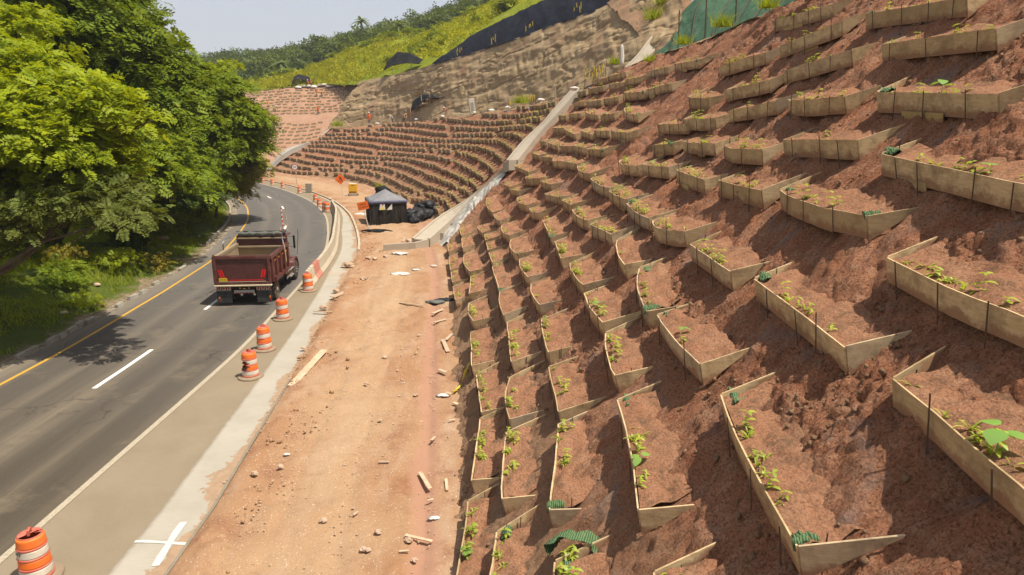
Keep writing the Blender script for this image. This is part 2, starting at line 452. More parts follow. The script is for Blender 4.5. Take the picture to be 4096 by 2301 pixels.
# node materials ----------------------------------------------------
class NT:
    def __init__(self, name):
        self.m = bpy.data.materials.new(name); self.m.use_nodes = True
        self.t = self.m.node_tree; self.t.nodes.clear()
        self.out = self.t.nodes.new("ShaderNodeOutputMaterial")
        self.b = self.t.nodes.new("ShaderNodeBsdfPrincipled")
        self.t.links.new(self.b.outputs[0], self.out.inputs[0])
    def n(self, typ, **kw):
        x = self.t.nodes.new(typ)
        for k, v in kw.items(): setattr(x, k, v)
        return x
    def l(self, a, b): self.t.links.new(a, b)
    def coord(self, which='Object', scale=None, rot=None):
        c = self.n("ShaderNodeTexCoord").outputs[which]
        if which == 'World': c = self.n("ShaderNodeNewGeometry").outputs['Position']
        if scale is None and rot is None: return c
        mp = self.n("ShaderNodeMapping"); self.l(c, mp.inputs[0])
        if scale is not None: mp.inputs['Scale'].default_value = scale
        if rot is not None: mp.inputs['Rotation'].default_value = rot
        return mp.outputs[0]
    def pos(self, scale=None, rot=None):
        c = self.n("ShaderNodeNewGeometry").outputs['Position']
        if scale is None and rot is None: return c
        mp = self.n("ShaderNodeMapping"); self.l(c, mp.inputs[0])
        if scale is not None: mp.inputs['Scale'].default_value = scale
        if rot is not None: mp.inputs['Rotation'].default_value = rot
        return mp.outputs[0]
    def noise(self, vec, scale, detail=4, rough=.55, dist=0.):
        x = self.n("ShaderNodeTexNoise"); self.l(vec, x.inputs['Vector'])
        x.inputs['Scale'].default_value = scale; x.inputs['Detail'].default_value = detail
        x.inputs['Roughness'].default_value = rough; x.inputs['Distortion'].default_value = dist
        return x.outputs['Fac']
    def voronoi(self, vec, scale, feature='F1'):
        x = self.n("ShaderNodeTexVoronoi", feature=feature); self.l(vec, x.inputs['Vector'])
        x.inputs['Scale'].default_value = scale
        return x.outputs['Distance']
    def ramp(self, fac, stops):
        x = self.n("ShaderNodeValToRGB"); e = x.color_ramp.elements
        while len(e) < len(stops): e.new(.5)
        for i, (p, c) in enumerate(stops):
            e[i].position = p; e[i].color = (c, c, c, 1) if isinstance(c, (int, float)) else (*c, 1)
        if fac is not None: self.l(fac, x.inputs[0])
        return x.outputs[0]
    def mix(self, fac, a, b, mode='MIX'):
        x = self.n("ShaderNodeMix", data_type='RGBA', blend_type=mode)
        for s, v in ((0, fac), (6, a), (7, b)):
            if isinstance(v, (int, float)): x.inputs[s].default_value = v if s == 0 else (v, v, v, 1)
            elif isinstance(v, tuple): x.inputs[s].default_value = (*v, 1)
            else: self.l(v, x.inputs[s])
        return x.outputs[2]
    def math(self, op, a, b=None):
        x = self.n("ShaderNodeMath", operation=op)
        for s, v in ((0, a), (1, b)):
            if v is None: continue
            if isinstance(v, (int, float)): x.inputs[s].default_value = v
            else: self.l(v, x.inputs[s])
        return x.outputs[0]
    def sep(self, vec):
        x = self.n("ShaderNodeSeparateXYZ"); self.l(vec, x.inputs[0]); return x.outputs
    def bump(self, h, strength=.5, dist=.05, prev=None):
        x = self.n("ShaderNodeBump"); x.inputs['Strength'].default_value = strength; x.inputs['Distance'].default_value = dist
        self.l(h, x.inputs['Height'])
        if prev is not None: self.l(prev, x.inputs['Normal'])
        return x.outputs[0]
    def fin(self, col=None, rough=.9, normal=None, metal=0., spec=.25):
        b = self.b
        if col is not None:
            if isinstance(col, tuple): b.inputs['Base Color'].default_value = (*col, 1)
            else: self.l(col, b.inputs['Base Color'])
        if isinstance(rough, (int, float)): b.inputs['Roughness'].default_value = rough
        else: self.l(rough, b.inputs['Roughness'])
        b.inputs['Metallic'].default_value = metal
        b.inputs['Specular IOR Level'].default_value = spec
        if normal is not None: self.l(normal, b.inputs['Normal'])
        return self.m


def plain(name, col, rough=.6, metal=0., spec=.4, dirt=0., dirtcol=(.33, .25, .17), scale=3., bump=0.):
    """paint or plastic with uneven tone and road dust"""
    t = NT(name); c = t.coord('Object')
    f = t.noise(c, scale, 5, .6)
    k = t.mix(t.ramp(f, [(.3, 0.), (.75, .35)]), col, tuple(x * .62 for x in col))
    if dirt:
        k = t.mix(t.math('MULTIPLY', t.ramp(t.noise(c, scale * 1.7, 6, .65), [(.38, 0.), (.7, 1.)]), dirt), k, dirtcol)
    nm = t.bump(t.noise(c, scale * 9, 3), bump, .01) if bump else None
    return t.fin(k, rough, nm, metal, spec)


def soil_material(name, cols, grey=.0, rough_relief=1.0, rills=False, humus=False):
    t = NT(name); p = t.pos()
    big = t.noise(p, .55, 4, .6, .3)
    med = t.noise(p, 3.2, 6, .65)
    fin = t.noise(p, 26., 5, .7)
    c = t.mix(t.ramp(big, [(.33, 0.), (.66, 1.)]), cols[0], cols[1])
    c = t.mix(t.ramp(med, [(.46, 0.), (.72, .75)]), c, cols[2])
    c = t.mix(t.ramp(fin, [(.46, 0.), (.66, .9)]), c, cols[3])
    c = t.mix(t.ramp(t.noise(p, 44., 4, .75), [(.56, 0.), (.70, .6)]), c, tuple(min(1, x * 1.5) for x in cols[2]))
    if grey:
        g = t.ramp(t.noise(t.pos((.9, .9, .45)), 1.1, 6, .7, .6), [(.56, 0.), (.70, grey)])
        c = t.mix(g, c, (.27, .24, .215))
    if humus: c = t.mix(t.ramp(t.noise(p, 2.6, 7, .78, .5), [(.50, 0.), (.66, .8)]), c, (.13, .08, .045))
    vor = t.noise(p, 11., 5, .7, .6)
    h = t.math('ADD', t.math('MULTIPLY', med, .7), t.math('ADD', t.math('MULTIPLY', fin, .45), t.math('MULTIPLY', vor, .5)))
    nm = t.bump(h, 1.0 * rough_relief, .16)
    if rills:
        mp = t.n("ShaderNodeMapping"); t.l(t.coord('UV'), mp.inputs[0]); mp.inputs['Scale'].default_value = (5.5, .9, 1.); mp.inputs['Rotation'].default_value = (0, 0, R(-9))
        rl = t.noise(mp.outputs[0], 1., 6, .7, .5)
        nm = t.bump(rl, .8, .16, nm)
        c = t.mix(t.ramp(rl, [(.50, 0.), (.68, .55)]), c, tuple(x * .55 for x in cols[0]))
        low = t.ramp(t.math('ADD', t.math('DIVIDE', t.sep(t.coord('UV'))[1], 20.), t.math('MULTIPLY', t.math('SUBTRACT', big, .5), .35)), [(.05, .8), (.24, 0.)])
        c = t.mix(low, c, t.mix(med, (.40, .235, .125), (.34, .24, .15)))
    nm = t.bump(t.noise(p, 48., 6, .8), .55 * rough_relief, .035, nm)
    return t.fin(c, .95, nm, spec=.12)


M = {}
RED = [(.415, .168, .084), (.475, .225, .122), (.54, .32, .195), (.11, .036, .019)]
M['slope'] = soil_material('slope_soil', RED, .6, 1., True)
M['fill'] = soil_material('planter_soil', [(.41, .20, .108), (.39, .18, .094), (.44, .25, .145), (.18, .085, .048)], 0, .8, False, True)
M['farsoil'] = soil_material('far_slope_soil', [(.36, .20, .125), (.40, .24, .155), (.44, .285, .195), (.25, .125, .075)], .3, .8)


def flat_material():
    """trodden orange dirt beside the road: UV.x runs 0 (kerb) to 1 (slope foot)"""
    t = NT('dirt_ground'); p = t.pos()
    u = t.sep(t.coord('UV'))
    c = t.mix(t.ramp(t.noise(p, .30, 5, .6, .4), [(.36, 0.), (.62, 1.)]), (.31, .158, .078), (.355, .212, .115))
    c = t.mix(t.ramp(t.noise(t.pos((1., .22, 1.)), .9, 5, .65), [(.50, 0.), (.68, .8)]), c, (.42, .29, .19))
    c = t.mix(t.ramp(t.noise(p, 1.1, 6, .7), [(.52, 0.), (.70, .85)]), c, (.23, .105, .058))
    mid = t.ramp(t.math('ADD', u[0], t.math('MULTIPLY', t.math('SUBTRACT', t.noise(p, .35, 4, .6), .5), .5)), [(.14, 0.), (.36, .6), (.55, .6), (.72, 0.)])
    c = t.mix(mid, c, t.mix(t.noise(p, 3., 5, .7), (.375, .235, .128), (.45, .315, .185)))
    c = t.mix(t.ramp(t.noise(p, 14., 5, .75), [(.58, 0.), (.75, .8)]), c, (.21, .10, .06))
    c = t.mix(t.ramp(t.noise(p, 23., 3, .6), [(.63, 0.), (.68, .9)]), c, (.62, .48, .36))
    wob = t.math('ADD', u[0], t.math('MULTIPLY', t.math('SUBTRACT', t.noise(t.pos((.25, .25, .25)), 1., 3), .5), .16))
    mud = t.ramp(wob, [(.80, 0.), (.845, 1.), (.905, 1.), (.95, 0.)])
    c = t.mix(t.math('MULTIPLY', mud, .85), c, (.33, .18, .115))
    h = t.math('ADD', t.noise(p, 5., 6, .7), t.math('MULTIPLY', t.noise(p, 30., 4, .7), .5))
    bs = t.n("ShaderNodeBump"); bs.inputs['Distance'].default_value = .07
    t.l(h, bs.inputs['Height']); t.l(t.math('MULTIPLY', t.math('SUBTRACT', 1., t.math('MULTIPLY', mud, .85)), .7), bs.inputs['Strength'])
    return t.fin(c, .95, bs.outputs[0], spec=.12)


M['dirt'] = flat_material()


def asphalt_material():
    """UV.x = metres to the right of the lane line, UV.y = metres along"""
    t = NT('asphalt'); uvc = t.coord('UV'); u = t.sep(uvc); p = t.pos()
    mp = t.n("ShaderNodeMapping"); t.l(uvc, mp.inputs[0]); mp.inputs['Scale'].default_value = (1., .05, 1.)
    streak = t.noise(mp.outputs[0], 1.6, 5, .6)
    x = t.math('ADD', u[0], t.math('MULTIPLY', t.math('SUBTRACT', streak, .5), .9))
    x = t.math('DIVIDE', t.math('ADD', x, 4.5), 9.)
    dust = t.ramp(x, [(.0, .9), (.08, .55), (.16, .10), (.26, .12), (.315, .42), (.36, .12), (.44, .22), (.50, .50), (.56, .20), (.63, .06), (.70, .30), (.76, .08), (.83, .12), (.90, .55), (.96, 1.)])
    f = t.noise(p, 34., 4, .75)
    dust = t.math('MULTIPLY', dust, t.ramp(t.noise(mp.outputs[0], 5., 5, .7), [(.3, .55), (.7, 1.05)]))
    base = t.mix(t.ramp(f, [(.35, 0.), (.75, 1.)]), (.029, .0235, .016), (.088, .068, .046))
    c = t.mix(dust, base, (.29, .228, .150))
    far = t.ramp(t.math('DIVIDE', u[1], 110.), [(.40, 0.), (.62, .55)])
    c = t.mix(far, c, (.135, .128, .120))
    c = t.mix(t.ramp(t.noise(p, 9., 5, .7), [(.70, 0.), (.74, .7)]), c, (.33, .28, .21))
    c = t.mix(t.ramp(t.noise(p, 2.2, 6, .7), [(.62, 0.), (.80, .45)]), c, (.03, .028, .027))
    wp = t.n("ShaderNodeVectorMath", operation='ADD'); t.l(p, wp.inputs[0]); nz = t.n("ShaderNodeTexNoise"); t.l(p, nz.inputs['Vector']); nz.inputs['Scale'].default_value = 1.3; nz.inputs['Detail'].default_value = 4; t.l(nz.outputs['Color'], wp.inputs[1])
    ck = t.voronoi(wp.outputs[0], .33, 'DISTANCE_TO_EDGE')
    c = t.mix(t.math('MULTIPLY', t.ramp(ck, [(.0, 1.), (.012, 0.)]), t.ramp(t.noise(p, .25, 3), [(.45, 0.), (.6, .7)])), c, (.02, .018, .015))
    c = t.mix(t.ramp(t.noise(p, .45, 5, .7), [(.56, 0.), (.66, .35)]), c, (.20, .155, .10))
    nm = t.bump(t.noise(p, 120., 3, .7), .35, .012)
    return t.fin(c, .85, nm, spec=.25)


M['asphalt'] = asphalt_material()


def dusty(name, a, b, spots, sc=1.0, bump=.3, wet=None):
    t = NT(name); p = t.pos()
    c = t.mix(t.ramp(t.noise(p, .6 * sc, 5, .6, .4), [(.33, 0.), (.68, 1.)]), a, b)
    c = t.mix(t.ramp(t.noise(p, 7. * sc, 6, .7), [(.56, 0.), (.78, .6)]), c, spots)
    c = t.mix(t.ramp(t.noise(p, 60. * sc, 3, .7), [(.35, .22), (.7, 0.)]), c, tuple(x * .6 for x in a))
    nm = t.bump(t.noise(p, 45. * sc, 5, .7), bump, .02)
    return t.fin(c, .93, nm, spec=.15)


M['shoulder'] = dusty('dusty_shoulder', (.225, .178, .116), (.262, .208, .138), (.175, .135, .086))
M['barrier'] = dusty('barrier_concrete', (.48, .41, .30), (.42, .34, .24), (.31, .24, .16), 1.5)
M['flume'] = dusty('flume_concrete', (.44, .375, .285), (.38, .32, .24), (.29, .23, .165), 1.2, .4)
M['flumegrey'] = dusty('grey_flume_concrete', (.42, .39, .34), (.36, .33, .28), (.28, .24, .19), 1.2, .25)
M['kerb'] = dusty('old_kerb_concrete', (.36, .33, .27), (.28, .25, .19), (.16, .13, .09), 2.)


def gutter_material():
    """pale concrete strip; washed-over mud along its outer edge (UV.x 0..1 across, UV.y metres along)"""
    t = NT('gutter_concrete'); p = t.pos(); u = t.sep(t.coord('UV'))
    c = t.mix(t.ramp(t.noise(p, .8, 5, .6), [(.35, 0.), (.65, 1.)]), (.335, .30, .235), (.38, .34, .272))
    c = t.mix(t.ramp(t.noise(t.pos((1, 12, 1)), 2.2, 3, .6), [(.45, 0.), (.7, .25)]), c, (.26, .235, .19))
    c = t.mix(t.ramp(t.noise(p, 9., 6, .7), [(.60, 0.), (.78, .5)]), c, (.36, .30, .22))
    n1 = t.math('SUBTRACT', t.noise(p, .55, 3, .5), .5); n2 = t.math('SUBTRACT', t.noise(p, 4.5, 5, .7), .5)
    e = t.math('ADD', u[0], t.math('ADD', t.math('MULTIPLY', n1, 1.1), t.math('MULTIPLY', n2, .55)))
    mud = t.ramp(e, [(.74, 0.), (.765, 1.)])
    mudc = t.mix(t.ramp(t.noise(p, 5., 5, .7), [(.4, 0.), (.7, 1.)]), (.29, .20, .125), (.38, .25, .155))
    c = t.mix(mud, c, mudc)
    e2 = t.math('ADD', u[0], t.math('MULTIPLY', n2, .12))
    c = t.mix(t.ramp(e2, [(.0, .85), (.05, .35), (.10, 0.)]), c, (.19, .15, .10))
    wash = t.ramp(t.noise(t.pos((0, 1, 0)), .12, 2, .5), [(.60, 0.), (.64, 1.)])
    c = t.mix(t.math('MULTIPLY', wash, t.ramp(t.noise(p, 1.4, 5, .65), [(.38, 0.), (.5, .9)])), c, (.44, .31, .20))
    nm = t.bump(t.math('ADD', t.noise(p, 30., 4, .7), t.math('MULTIPLY', mud, .9)), .3, .03)
    return t.fin(c, .93, nm, spec=.15)


M['gutter'] = gutter_material()


def wood_material(name, a, b, stain, splash=True):
    t = NT(name); c = t.coord('Object'); r = t.n("ShaderNodeObjectInfo").outputs['Random']
    off = t.n("ShaderNodeVectorMath", operation='ADD'); t.l(c, off.inputs[0])
    cmb = t.n("ShaderNodeCombineXYZ"); t.l(t.math('MULTIPLY', r, 37.), cmb.inputs[0]); t.l(t.math('MULTIPLY', r, 11.), cmb.inputs[2]); t.l(cmb.outputs[0], off.inputs[1])
    v = off.outputs[0]
    mp = t.n("ShaderNodeMapping"); t.l(v, mp.inputs[0]); mp.inputs['Scale'].default_value = (1.2, 1.2, 9.)
    k = t.mix(t.ramp(t.noise(mp.outputs[0], 3.2, 5, .6, .4), [(.3, 0.), (.7, 1.)]), a, b)
    k = t.mix(t.ramp(t.noise(v, 1.7, 7, .75), [(.46, 0.), (.70, .9)]), k, stain)
    k = t.mix(t.ramp(t.noise(v, 6., 6, .75), [(.56, 0.), (.72, .75)]), k, (.30, .165, .095))
    k = t.mix(t.ramp(r, [(.0, .55), (.25, .0), (.6, .0), (1., .6)]), k, t.mix(t.ramp(r, [(.45, 0.), (.55, 1.)]), (.34, .29, .22), tuple(x * .6 for x in b)))
    at = t.n("ShaderNodeAttribute"); at.attribute_name = 'edge'
    mud = t.math('ADD', at.outputs['Fac'], t.math('MULTIPLY', t.math('SUBTRACT', t.noise(v, 3.1, 6, .75), .5), 1.5))
    if splash: k = t.mix(t.math('MULTIPLY', t.ramp(mud, [(.18, 1.), (.42, 0.)]), .8), k, (.27, .135, .075))
    nm = t.bump(t.noise(mp.outputs[0], 14., 4, .65), .25, .01)
    return t.fin(k, .88, nm, spec=.15)


M['wood'] = wood_material('plywood_board', (.66, .49, .28), (.48, .335, .165), (.18, .115, .06))
M['wood_shade'] = wood_material('shaded_board', (.44, .34, .19), (.35, .26, .13), (.20, .14, .07))  # darker plank colour: shade painted into the front boards of the far boxes
M['wood2'] = wood_material('yellowed_board', (.50, .36, .16), (.42, .29, .11), (.24, .16, .07))
M['lumber'] = wood_material('scrap_lumber', (.58, .42, .27), (.52, .37, .24), (.40, .24, .15), False)
M['rebar'] = plain('rusty_rebar', (.10, .058, .036), .8, 0., .2, .3, (.20, .11, .07), 8.)


# ------------------------------------------------------------------ road layout
CENTRE = np.array([(-13.2, -30.), (-13.55, -10.), (-13.85, 5.), (-14.0, 15.), (-14.07, 21.5), (-14.2, 26.), (-14.63, 31.4), (-15.15, 37.), (-16.35, 46.), (-19.2, 57.5),
                   (-21.8, 65.6), (-26.0, 75.4), (-33.05, 87.6), (-41.5, 99.), (-52., 111.), (-66., 123.), (-84., 134.), (-110., 145.)])
ROADC = resample(CENTRE, 420)
_d = np.gradient(ROADC, axis=0); _d /= np.linalg.norm(_d, axis=1, keepdims=True)
ROADN = np.stack([_d[:, 1], -_d[:, 0]], 1)          # to the right of travel
ROADS = np.r_[0, np.cumsum(np.linalg.norm(np.diff(ROADC, axis=0), axis=1))]
ROADY = ROADC[:, 1]


def road_pt(y, off, z=0.):
    """point beside the lane line, y of the lane line, off metres to the right"""
    c = np.array([np.interp(y, ROADY, ROADC[:, k]) for k in (0, 1)]); n = np.array([np.interp(y, ROADY, ROADN[:, k]) for k in (0, 1)])
    q = c + n * off
    return Vector((q[0], q[1], z))


def road_dir(y):
    n = np.array([np.interp(y, ROADY, ROADN[:, k]) for k in (0, 1)])
    return Vector((-n[1], n[0], 0)).normalized()


GUT_L = lambda y: np.interp(y, [-30, 0, 14, 25, 40, 54, 62, 68, 110], [6.6, 6.2, 5.85, 5.05, 4.5, 4.45, 4.9, 5.25, 5.15])
GUT_R = lambda y: np.interp(y, [-30, 0, 14, 26, 36, 60, 68, 110], [7.8, 7.4, 7.1, 6.1, 5.75, 5.6, 5.6, 5.4])


def strip(name, offA, offB, z, material, n=3, mask=None, uvmode='m', crown=None, zB=None):
    ys = ROADY; A = offA(ys) if callable(offA) else np.full(len(ys), offA); B = offB(ys) if callable(offB) else np.full(len(ys), offB)
    sel = np.ones(len(ys), bool) if mask is None else mask(ys)
    t = np.linspace(0, 1, n)
    off = A[sel][:, None] * (1 - t) + B[sel][:, None] * t
    XY = ROADC[sel][:, None, :] + ROADN[sel][:, None, :] * off[..., None]
    zz = z + (0 if zB is None else (zB - z)) * t[None, :] + np.zeros_like(off)
    G = np.concatenate([XY, zz[..., None]], 2)
    U = (off if uvmode == 'm' else np.broadcast_to(t, off.shape)); Vv = np.broadcast_to(ROADS[sel][:, None], off.shape)
    return sheet(name, G, material, np.stack([U, Vv], 2), flip=True)


def flat_ground_material():
    t = NT('valley_floor'); p = t.pos()
    c = t.mix(t.ramp(t.noise(p, .05, 5, .6), [(.4, 0.), (.6, 1.)]), (.06, .075, .022), (.10, .085, .04))
    return t.fin(c, .95, None, spec=.1)


M['valley'] = flat_ground_material()
g = np.array([[(-1500., -200., -2.6), (-1500., 2600., -2.6)], [(1500., -200., -2.6), (1500., 2600., -2.6)]])
sheet('ground', g, M['valley'], flip=True, smooth=False)

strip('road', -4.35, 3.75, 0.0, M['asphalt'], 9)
strip('road_shoulder', 3.55, lambda y: GUT_L(y) + .03, 0.004, M['shoulder'], 4)
strip('concrete_gutter', GUT_L, GUT_R, 0.018, M['gutter'], 6, uvmode='f', zB=.03)


def paint_material(name, col, wear):
    t = NT(name); p = t.pos()
    c = t.mix(t.ramp(t.noise(p, 14., 6, .75), [(wear, 0.), (wear + .14, .85)]), col, (.22, .18, .13))
    return t.fin(c, .7, None, spec=.3)


M['yellow'] = paint_material('yellow_road_paint', (.52, .29, .035), .54)
M['white'] = paint_material('white_road_paint', (.74, .72, .66), .64)
M['whiteworn'] = paint_material('dusty_white_paint', (.40, .335, .235), .50)


def line_mark(name, y0, y1, off, w, material, z=.0085, parent=None):
    n = max(2, int((y1 - y0) / 1.2)); ys = np.linspace(y0, y1, n)
    V = []; F = []
    for y in ys:
        a = road_pt(y, off - w / 2, z); b = road_pt(y, off + w / 2, z); V += [a, b]
    for i in range(n - 1): F.append((2 * i, 2 * i + 1, 2 * i + 3, 2 * i + 2))
    o = link(name, py_mesh(name, V, F, material)); o["kind"] = "structure"
    return o


line_mark('yellow_edge_line', -28, 130, -3.4, .14, M['yellow'])
line_mark('white_edge_line', -28, 130, 3.45, .17, M['whiteworn'])
for y0, y1 in ((3.5, 7.5), (11.8, 15.3), (21.5, 25.5), (31.3, 35.0), (42.5, 45.5), (50., 52.), (56.0, 58.2), (69, 71), (78.5, 80.5), (86, 88), (93, 95)):
    line_mark('lane_dash', y0, y1, 0, .16, M['white'])

# ------------------------------------------------------------------ cut slope
PAIRS_A = np.array(PAIRS, float)


def slope(s, w):
    a = crv(PAIRS_A[:, 0], s); b = crv(PAIRS_A[:, 1], s); w = np.asarray(w)[..., None]
    return a + (b - a) * w


def s_of_y():
    s = np.linspace(0, 12, 2400); return s, crv(PAIRS_A[:, 0], s)


_ss, _toe = s_of_y()
TOE_L = np.r_[0, np.cumsum(np.linalg.norm(np.diff(_toe, axis=0), axis=1))]


def build_slope():
    # denser towards the viewer's end of the cutting
    ya = np.r_[np.arange(-8, 4, .5), np.arange(4, 22, .055), np.arange(22, 50, .13), np.arange(50, 121, .36), 121.]
    s = np.interp(ya, _toe[:, 1], _ss)
    w = np.linspace(-.03, 1.0, 250)
    S, W = np.meshgrid(s, w, indexing='ij')
    G = slope(S, W)
    la = np.interp(S, _ss, TOE_L); lb = W * np.linalg.norm(slope(S, np.ones_like(S)) - slope(S, np.zeros_like(S)), axis=2)
    warp = (fbm(la * .35, lb * .35, 3) - .5) * 2.2
    rill = fbm((la + warp + lb * .10) * 1.5, lb * .28, 21, 4, .55) - .5
    lump = fbm(la * .5, lb * .5, 31, 3) - .5
    clodmask = np.clip((fbm(la * .42, lb * .42, 41, 3) - .44) * 5., 0, 1)
    clod = np.clip(.62 - worley(la * 6.5 + warp, lb * 6.5, 51), 0, 1) * .09 + np.clip(.6 - worley(la * 11, lb * 11, 52), 0, 1) * .07
    fine = fbm(la * 5.5, lb * 3.2, 61, 3, .6) - .5
    d = rill * .36 + lump * .22 + clodmask * clod * 1.25 + fine * .16 + np.abs(fbm(la * 2.4 + warp * 2 + lb * .3, lb * .6, 63, 3) - .5) * -.20 + np.abs(fbm(la * 5.5 + warp + lb * .8, lb * .7, 65, 3) - .5) * -.13 - .035
    near = np.clip((121 - G[..., 1]) / 60., .35, 1)
    G = G + normals(G) * (d * near)[..., None]
    return sheet('cut_slope', G, M['slope'], np.stack([la + warp * .4, lb], 2), flip=False)


build_slope()


def build_dirt():
    s = np.interp(np.r_[np.arange(-10, 30, .14), np.arange(30, 60, .2), np.arange(60, 121, .4)], _toe[:, 1], _ss)
    toe = crv(PAIRS_A[:, 0], s)[:, :2]
    # matching point on the gutter's outer edge
    d = ((toe[:, None, :] - ROADC[None]) ** 2).sum(2); idx = d.argmin(1)
    ker = ROADC[idx] + ROADN[idx] * (GUT_R(ROADY[idx]) - .12)[:, None]
    ker = np.stack([np.convolve(np.pad(ker[:, k], 12, mode='edge'), np.ones(25) / 25, 'valid') for k in (0, 1)], 1)
    nv = 64
    t = np.linspace(0, 1.06, nv)
    XY = ker[:, None, :] * (1 - t[None, :, None]) + toe[:, None, :] * t[None, :, None]
    x, y = XY[..., 0], XY[..., 1]
    edge = np.clip(t / .06, 0, 1)[None, :]
    z = .012 + edge * (.07 + .05 * (fbm(x * .5, y * .5, 71, 3) - .3)) + edge * (.16 * (fbm(x * 1.3, y * 1.3, 73, 4) - .5)) * (.35 + 1.2 * np.clip((fbm(x * .22, y * .22, 77, 2) - .35) * 3, 0, 1))
    berm = np.exp(-((t[None, :] - .10) / .07) ** 2) * np.clip((fbm(x * .0 + y * .25, y * .0, 79, 2) - .25) * 2, 0, 1)
    z = z + .16 * berm * fbm(x * 2, y * 2, 81, 3)
    mudl = np.exp(-((t[None, :] - .875) / .035) ** 2)
    z = z * (1 - .6 * mudl) - .03 * mudl
    clod = np.clip(.5 - worley(x * 3.2, y * 3.2, 83), 0, 1) * .09 * (vnoise(x * .4, y * .4, 85) > .5) * edge
    band = np.exp(-((t[None, :] - .13) / .11) ** 2)
    z = z + band * edge * .10 * np.clip(.62 - worley(x * 5.5, y * 5.5, 89), 0, 1) * np.clip((fbm(x * .6, y * .35, 91, 3) - .38) * 5, 0, 1)
    rut = np.exp(-((t[None, :] - .33 - .02 * np.sin(y * .3)) / .025) ** 2) + np.exp(-((t[None, :] - .58 - .02 * np.sin(y * .3)) / .025) ** 2)
    z = z - .035 * rut * edge
    z = z + clod + edge * .05 * (fbm(x * 3.5, y * 3.5, 87, 3) - .5)
    G = np.stack([x, y, z], 2)
    U = np.stack([np.broadcast_to(t, x.shape), y], 2)
    sheet('dirt_ground', G, M['dirt'], U, flip=True)
    # ragged seam where loose dirt meets the concrete kerb board
    return ker


KER = build_dirt()


def poly_solid(name, path, w, z0, z1, material, parent=None, kind=None):
    mb = MB(); P = [Vector(p) for p in path]
    n = len(P); V = []
    for i, p in enumerate(P):
        d = (P[min(i + 1, n - 1)] - P[max(i - 1, 0)]); d.z = 0; d.normalize(); r = Vector((d.y, -d.x, 0))
        for o, z in ((-w / 2, z0), (w / 2, z0), (w / 2, z1), (-w / 2, z1)):
            V.append(p + r * o + Vector((0, 0, z)))
    F = [(0, 1, 2, 3), tuple(4 * (n - 1) + k for k in (3, 2, 1, 0))]
    for i in range(n - 1):
        for k in range(4): F.append((4 * i + k, 4 * i + (k + 1) % 4, 4 * i + 4 + (k + 1) % 4, 4 * i + 4 + k))
    mb.add(V, F)
    o = mb.build(name, material, parent)
    if kind: o["kind"] = kind
    return o


# kerb boards along the loose dirt, far side of the tent and round the bend
far_kerb = [road_pt(y, float(GUT_R(y)) + .06) for y in np.arange(45, 108, 1.5)]
poly_solid('kerb', far_kerb, .16, -.05, .17, M['barrier'], kind='structure')
near_kerb = [road_pt(y, float(GUT_R(y)) - .02) for y in np.arange(4, 22.1, 1.0)]
poly_solid('kerb', near_kerb, .07, -.05, .10, M['gutter'], kind='structure')

# bench above the slope, rock face, upper hillside --------------------
def ruled(name, A, B, nu, nv, material, amp=0., fu=1., fv=1., seed=0, kind='structure', flip=False, oct=4, bulge=0.):
    a = resample(A, nu); b = resample(B, nu); t = np.linspace(0, 1, nv)[None, :, None]
    G = a[:, None] * (1 - t) + b[:, None] * t
    la = np.linspace(0, np.linalg.norm(np.diff(a, axis=0), axis=1).sum(), nu)[:, None] * np.ones((1, nv))
    lb = np.linspace(0, 1, nv)[None, :] * np.linalg.norm(b - a, axis=1)[:, None]
    N = normals(G)
    if amp: G = G + N * ((fbm(la * fu, lb * fv, seed, oct, .55) - .5) * 2 * amp)[..., None]
    if bulge: G = G + N * (bulge * np.sin(np.pi * np.linspace(0, 1, nv)))[None, :, None]
    return sheet(name, G, material, flip=flip, kind=kind), G


crest = crv(PAIRS_A[:, 1], np.linspace(12, 3.2, 60)) + np.array([0, 0, -.02])
foot = np.array(ROCK_FOOT) + np.array([.3, .5, -.3])
ruled('slope_bench', crest, foot, 200, 14, M['slope'], .12, .9, .9, 91)


def rock_material():
    """weathered cut rock under brown erosion netting"""
    t = NT('netted_rock'); p = t.pos()
    st = t.pos((.25, .25, 1.5), (0, R(28), R(-20)))
    c = t.mix(t.ramp(t.noise(st, .5, 6, .65, .8), [(.35, 0.), (.65, 1.)]), (.285, .19, .098), (.36, .255, .14))
    um = t.n('ShaderNodeMapping'); t.l(t.coord('UV'), um.inputs[0]); um.inputs['Scale'].default_value = (.9, .11, 1.); um.inputs['Rotation'].default_value = (0, 0, R(24)); dn = um.outputs[0]
    uh = t.n('ShaderNodeMapping'); t.l(t.coord('UV'), uh.inputs[0]); uh.inputs['Scale'].default_value = (.07, .55, 1.); uh.inputs['Rotation'].default_value = (0, 0, R(-4)); st = uh.outputs[0]
    c = t.mix(t.ramp(t.noise(dn, 1.1, 5, .65), [(.47, 0.), (.66, .85)]), c, (.40, .305, .185))
    c = t.mix(t.ramp(t.noise(dn, 2.0, 5, .7), [(.60, 0.), (.76, .6)]), c, (.19, .135, .08))
    c = t.mix(t.ramp(t.noise(p, .22, 4, .6), [(.55, 0.), (.68, .6)]), c, (.30, .16, .10))
    c = t.mix(t.ramp(t.noise(p, .5, 5, .7), [(.64, 0.), (.76, .35)]), c, (.30, .26, .21))
    h = t.math('ADD', t.noise(dn, 1.6, 6, .7), t.math('MULTIPLY', t.noise(st, 1.3, 6, .7, .5), 1.3))
    nm = t.bump(h, .6, .14)
    nm = t.bump(t.noise(p, 9., 5, .7), .5, .06, nm)
    return t.fin(c, .95, nm, spec=.1)


M['rock'] = rock_material()


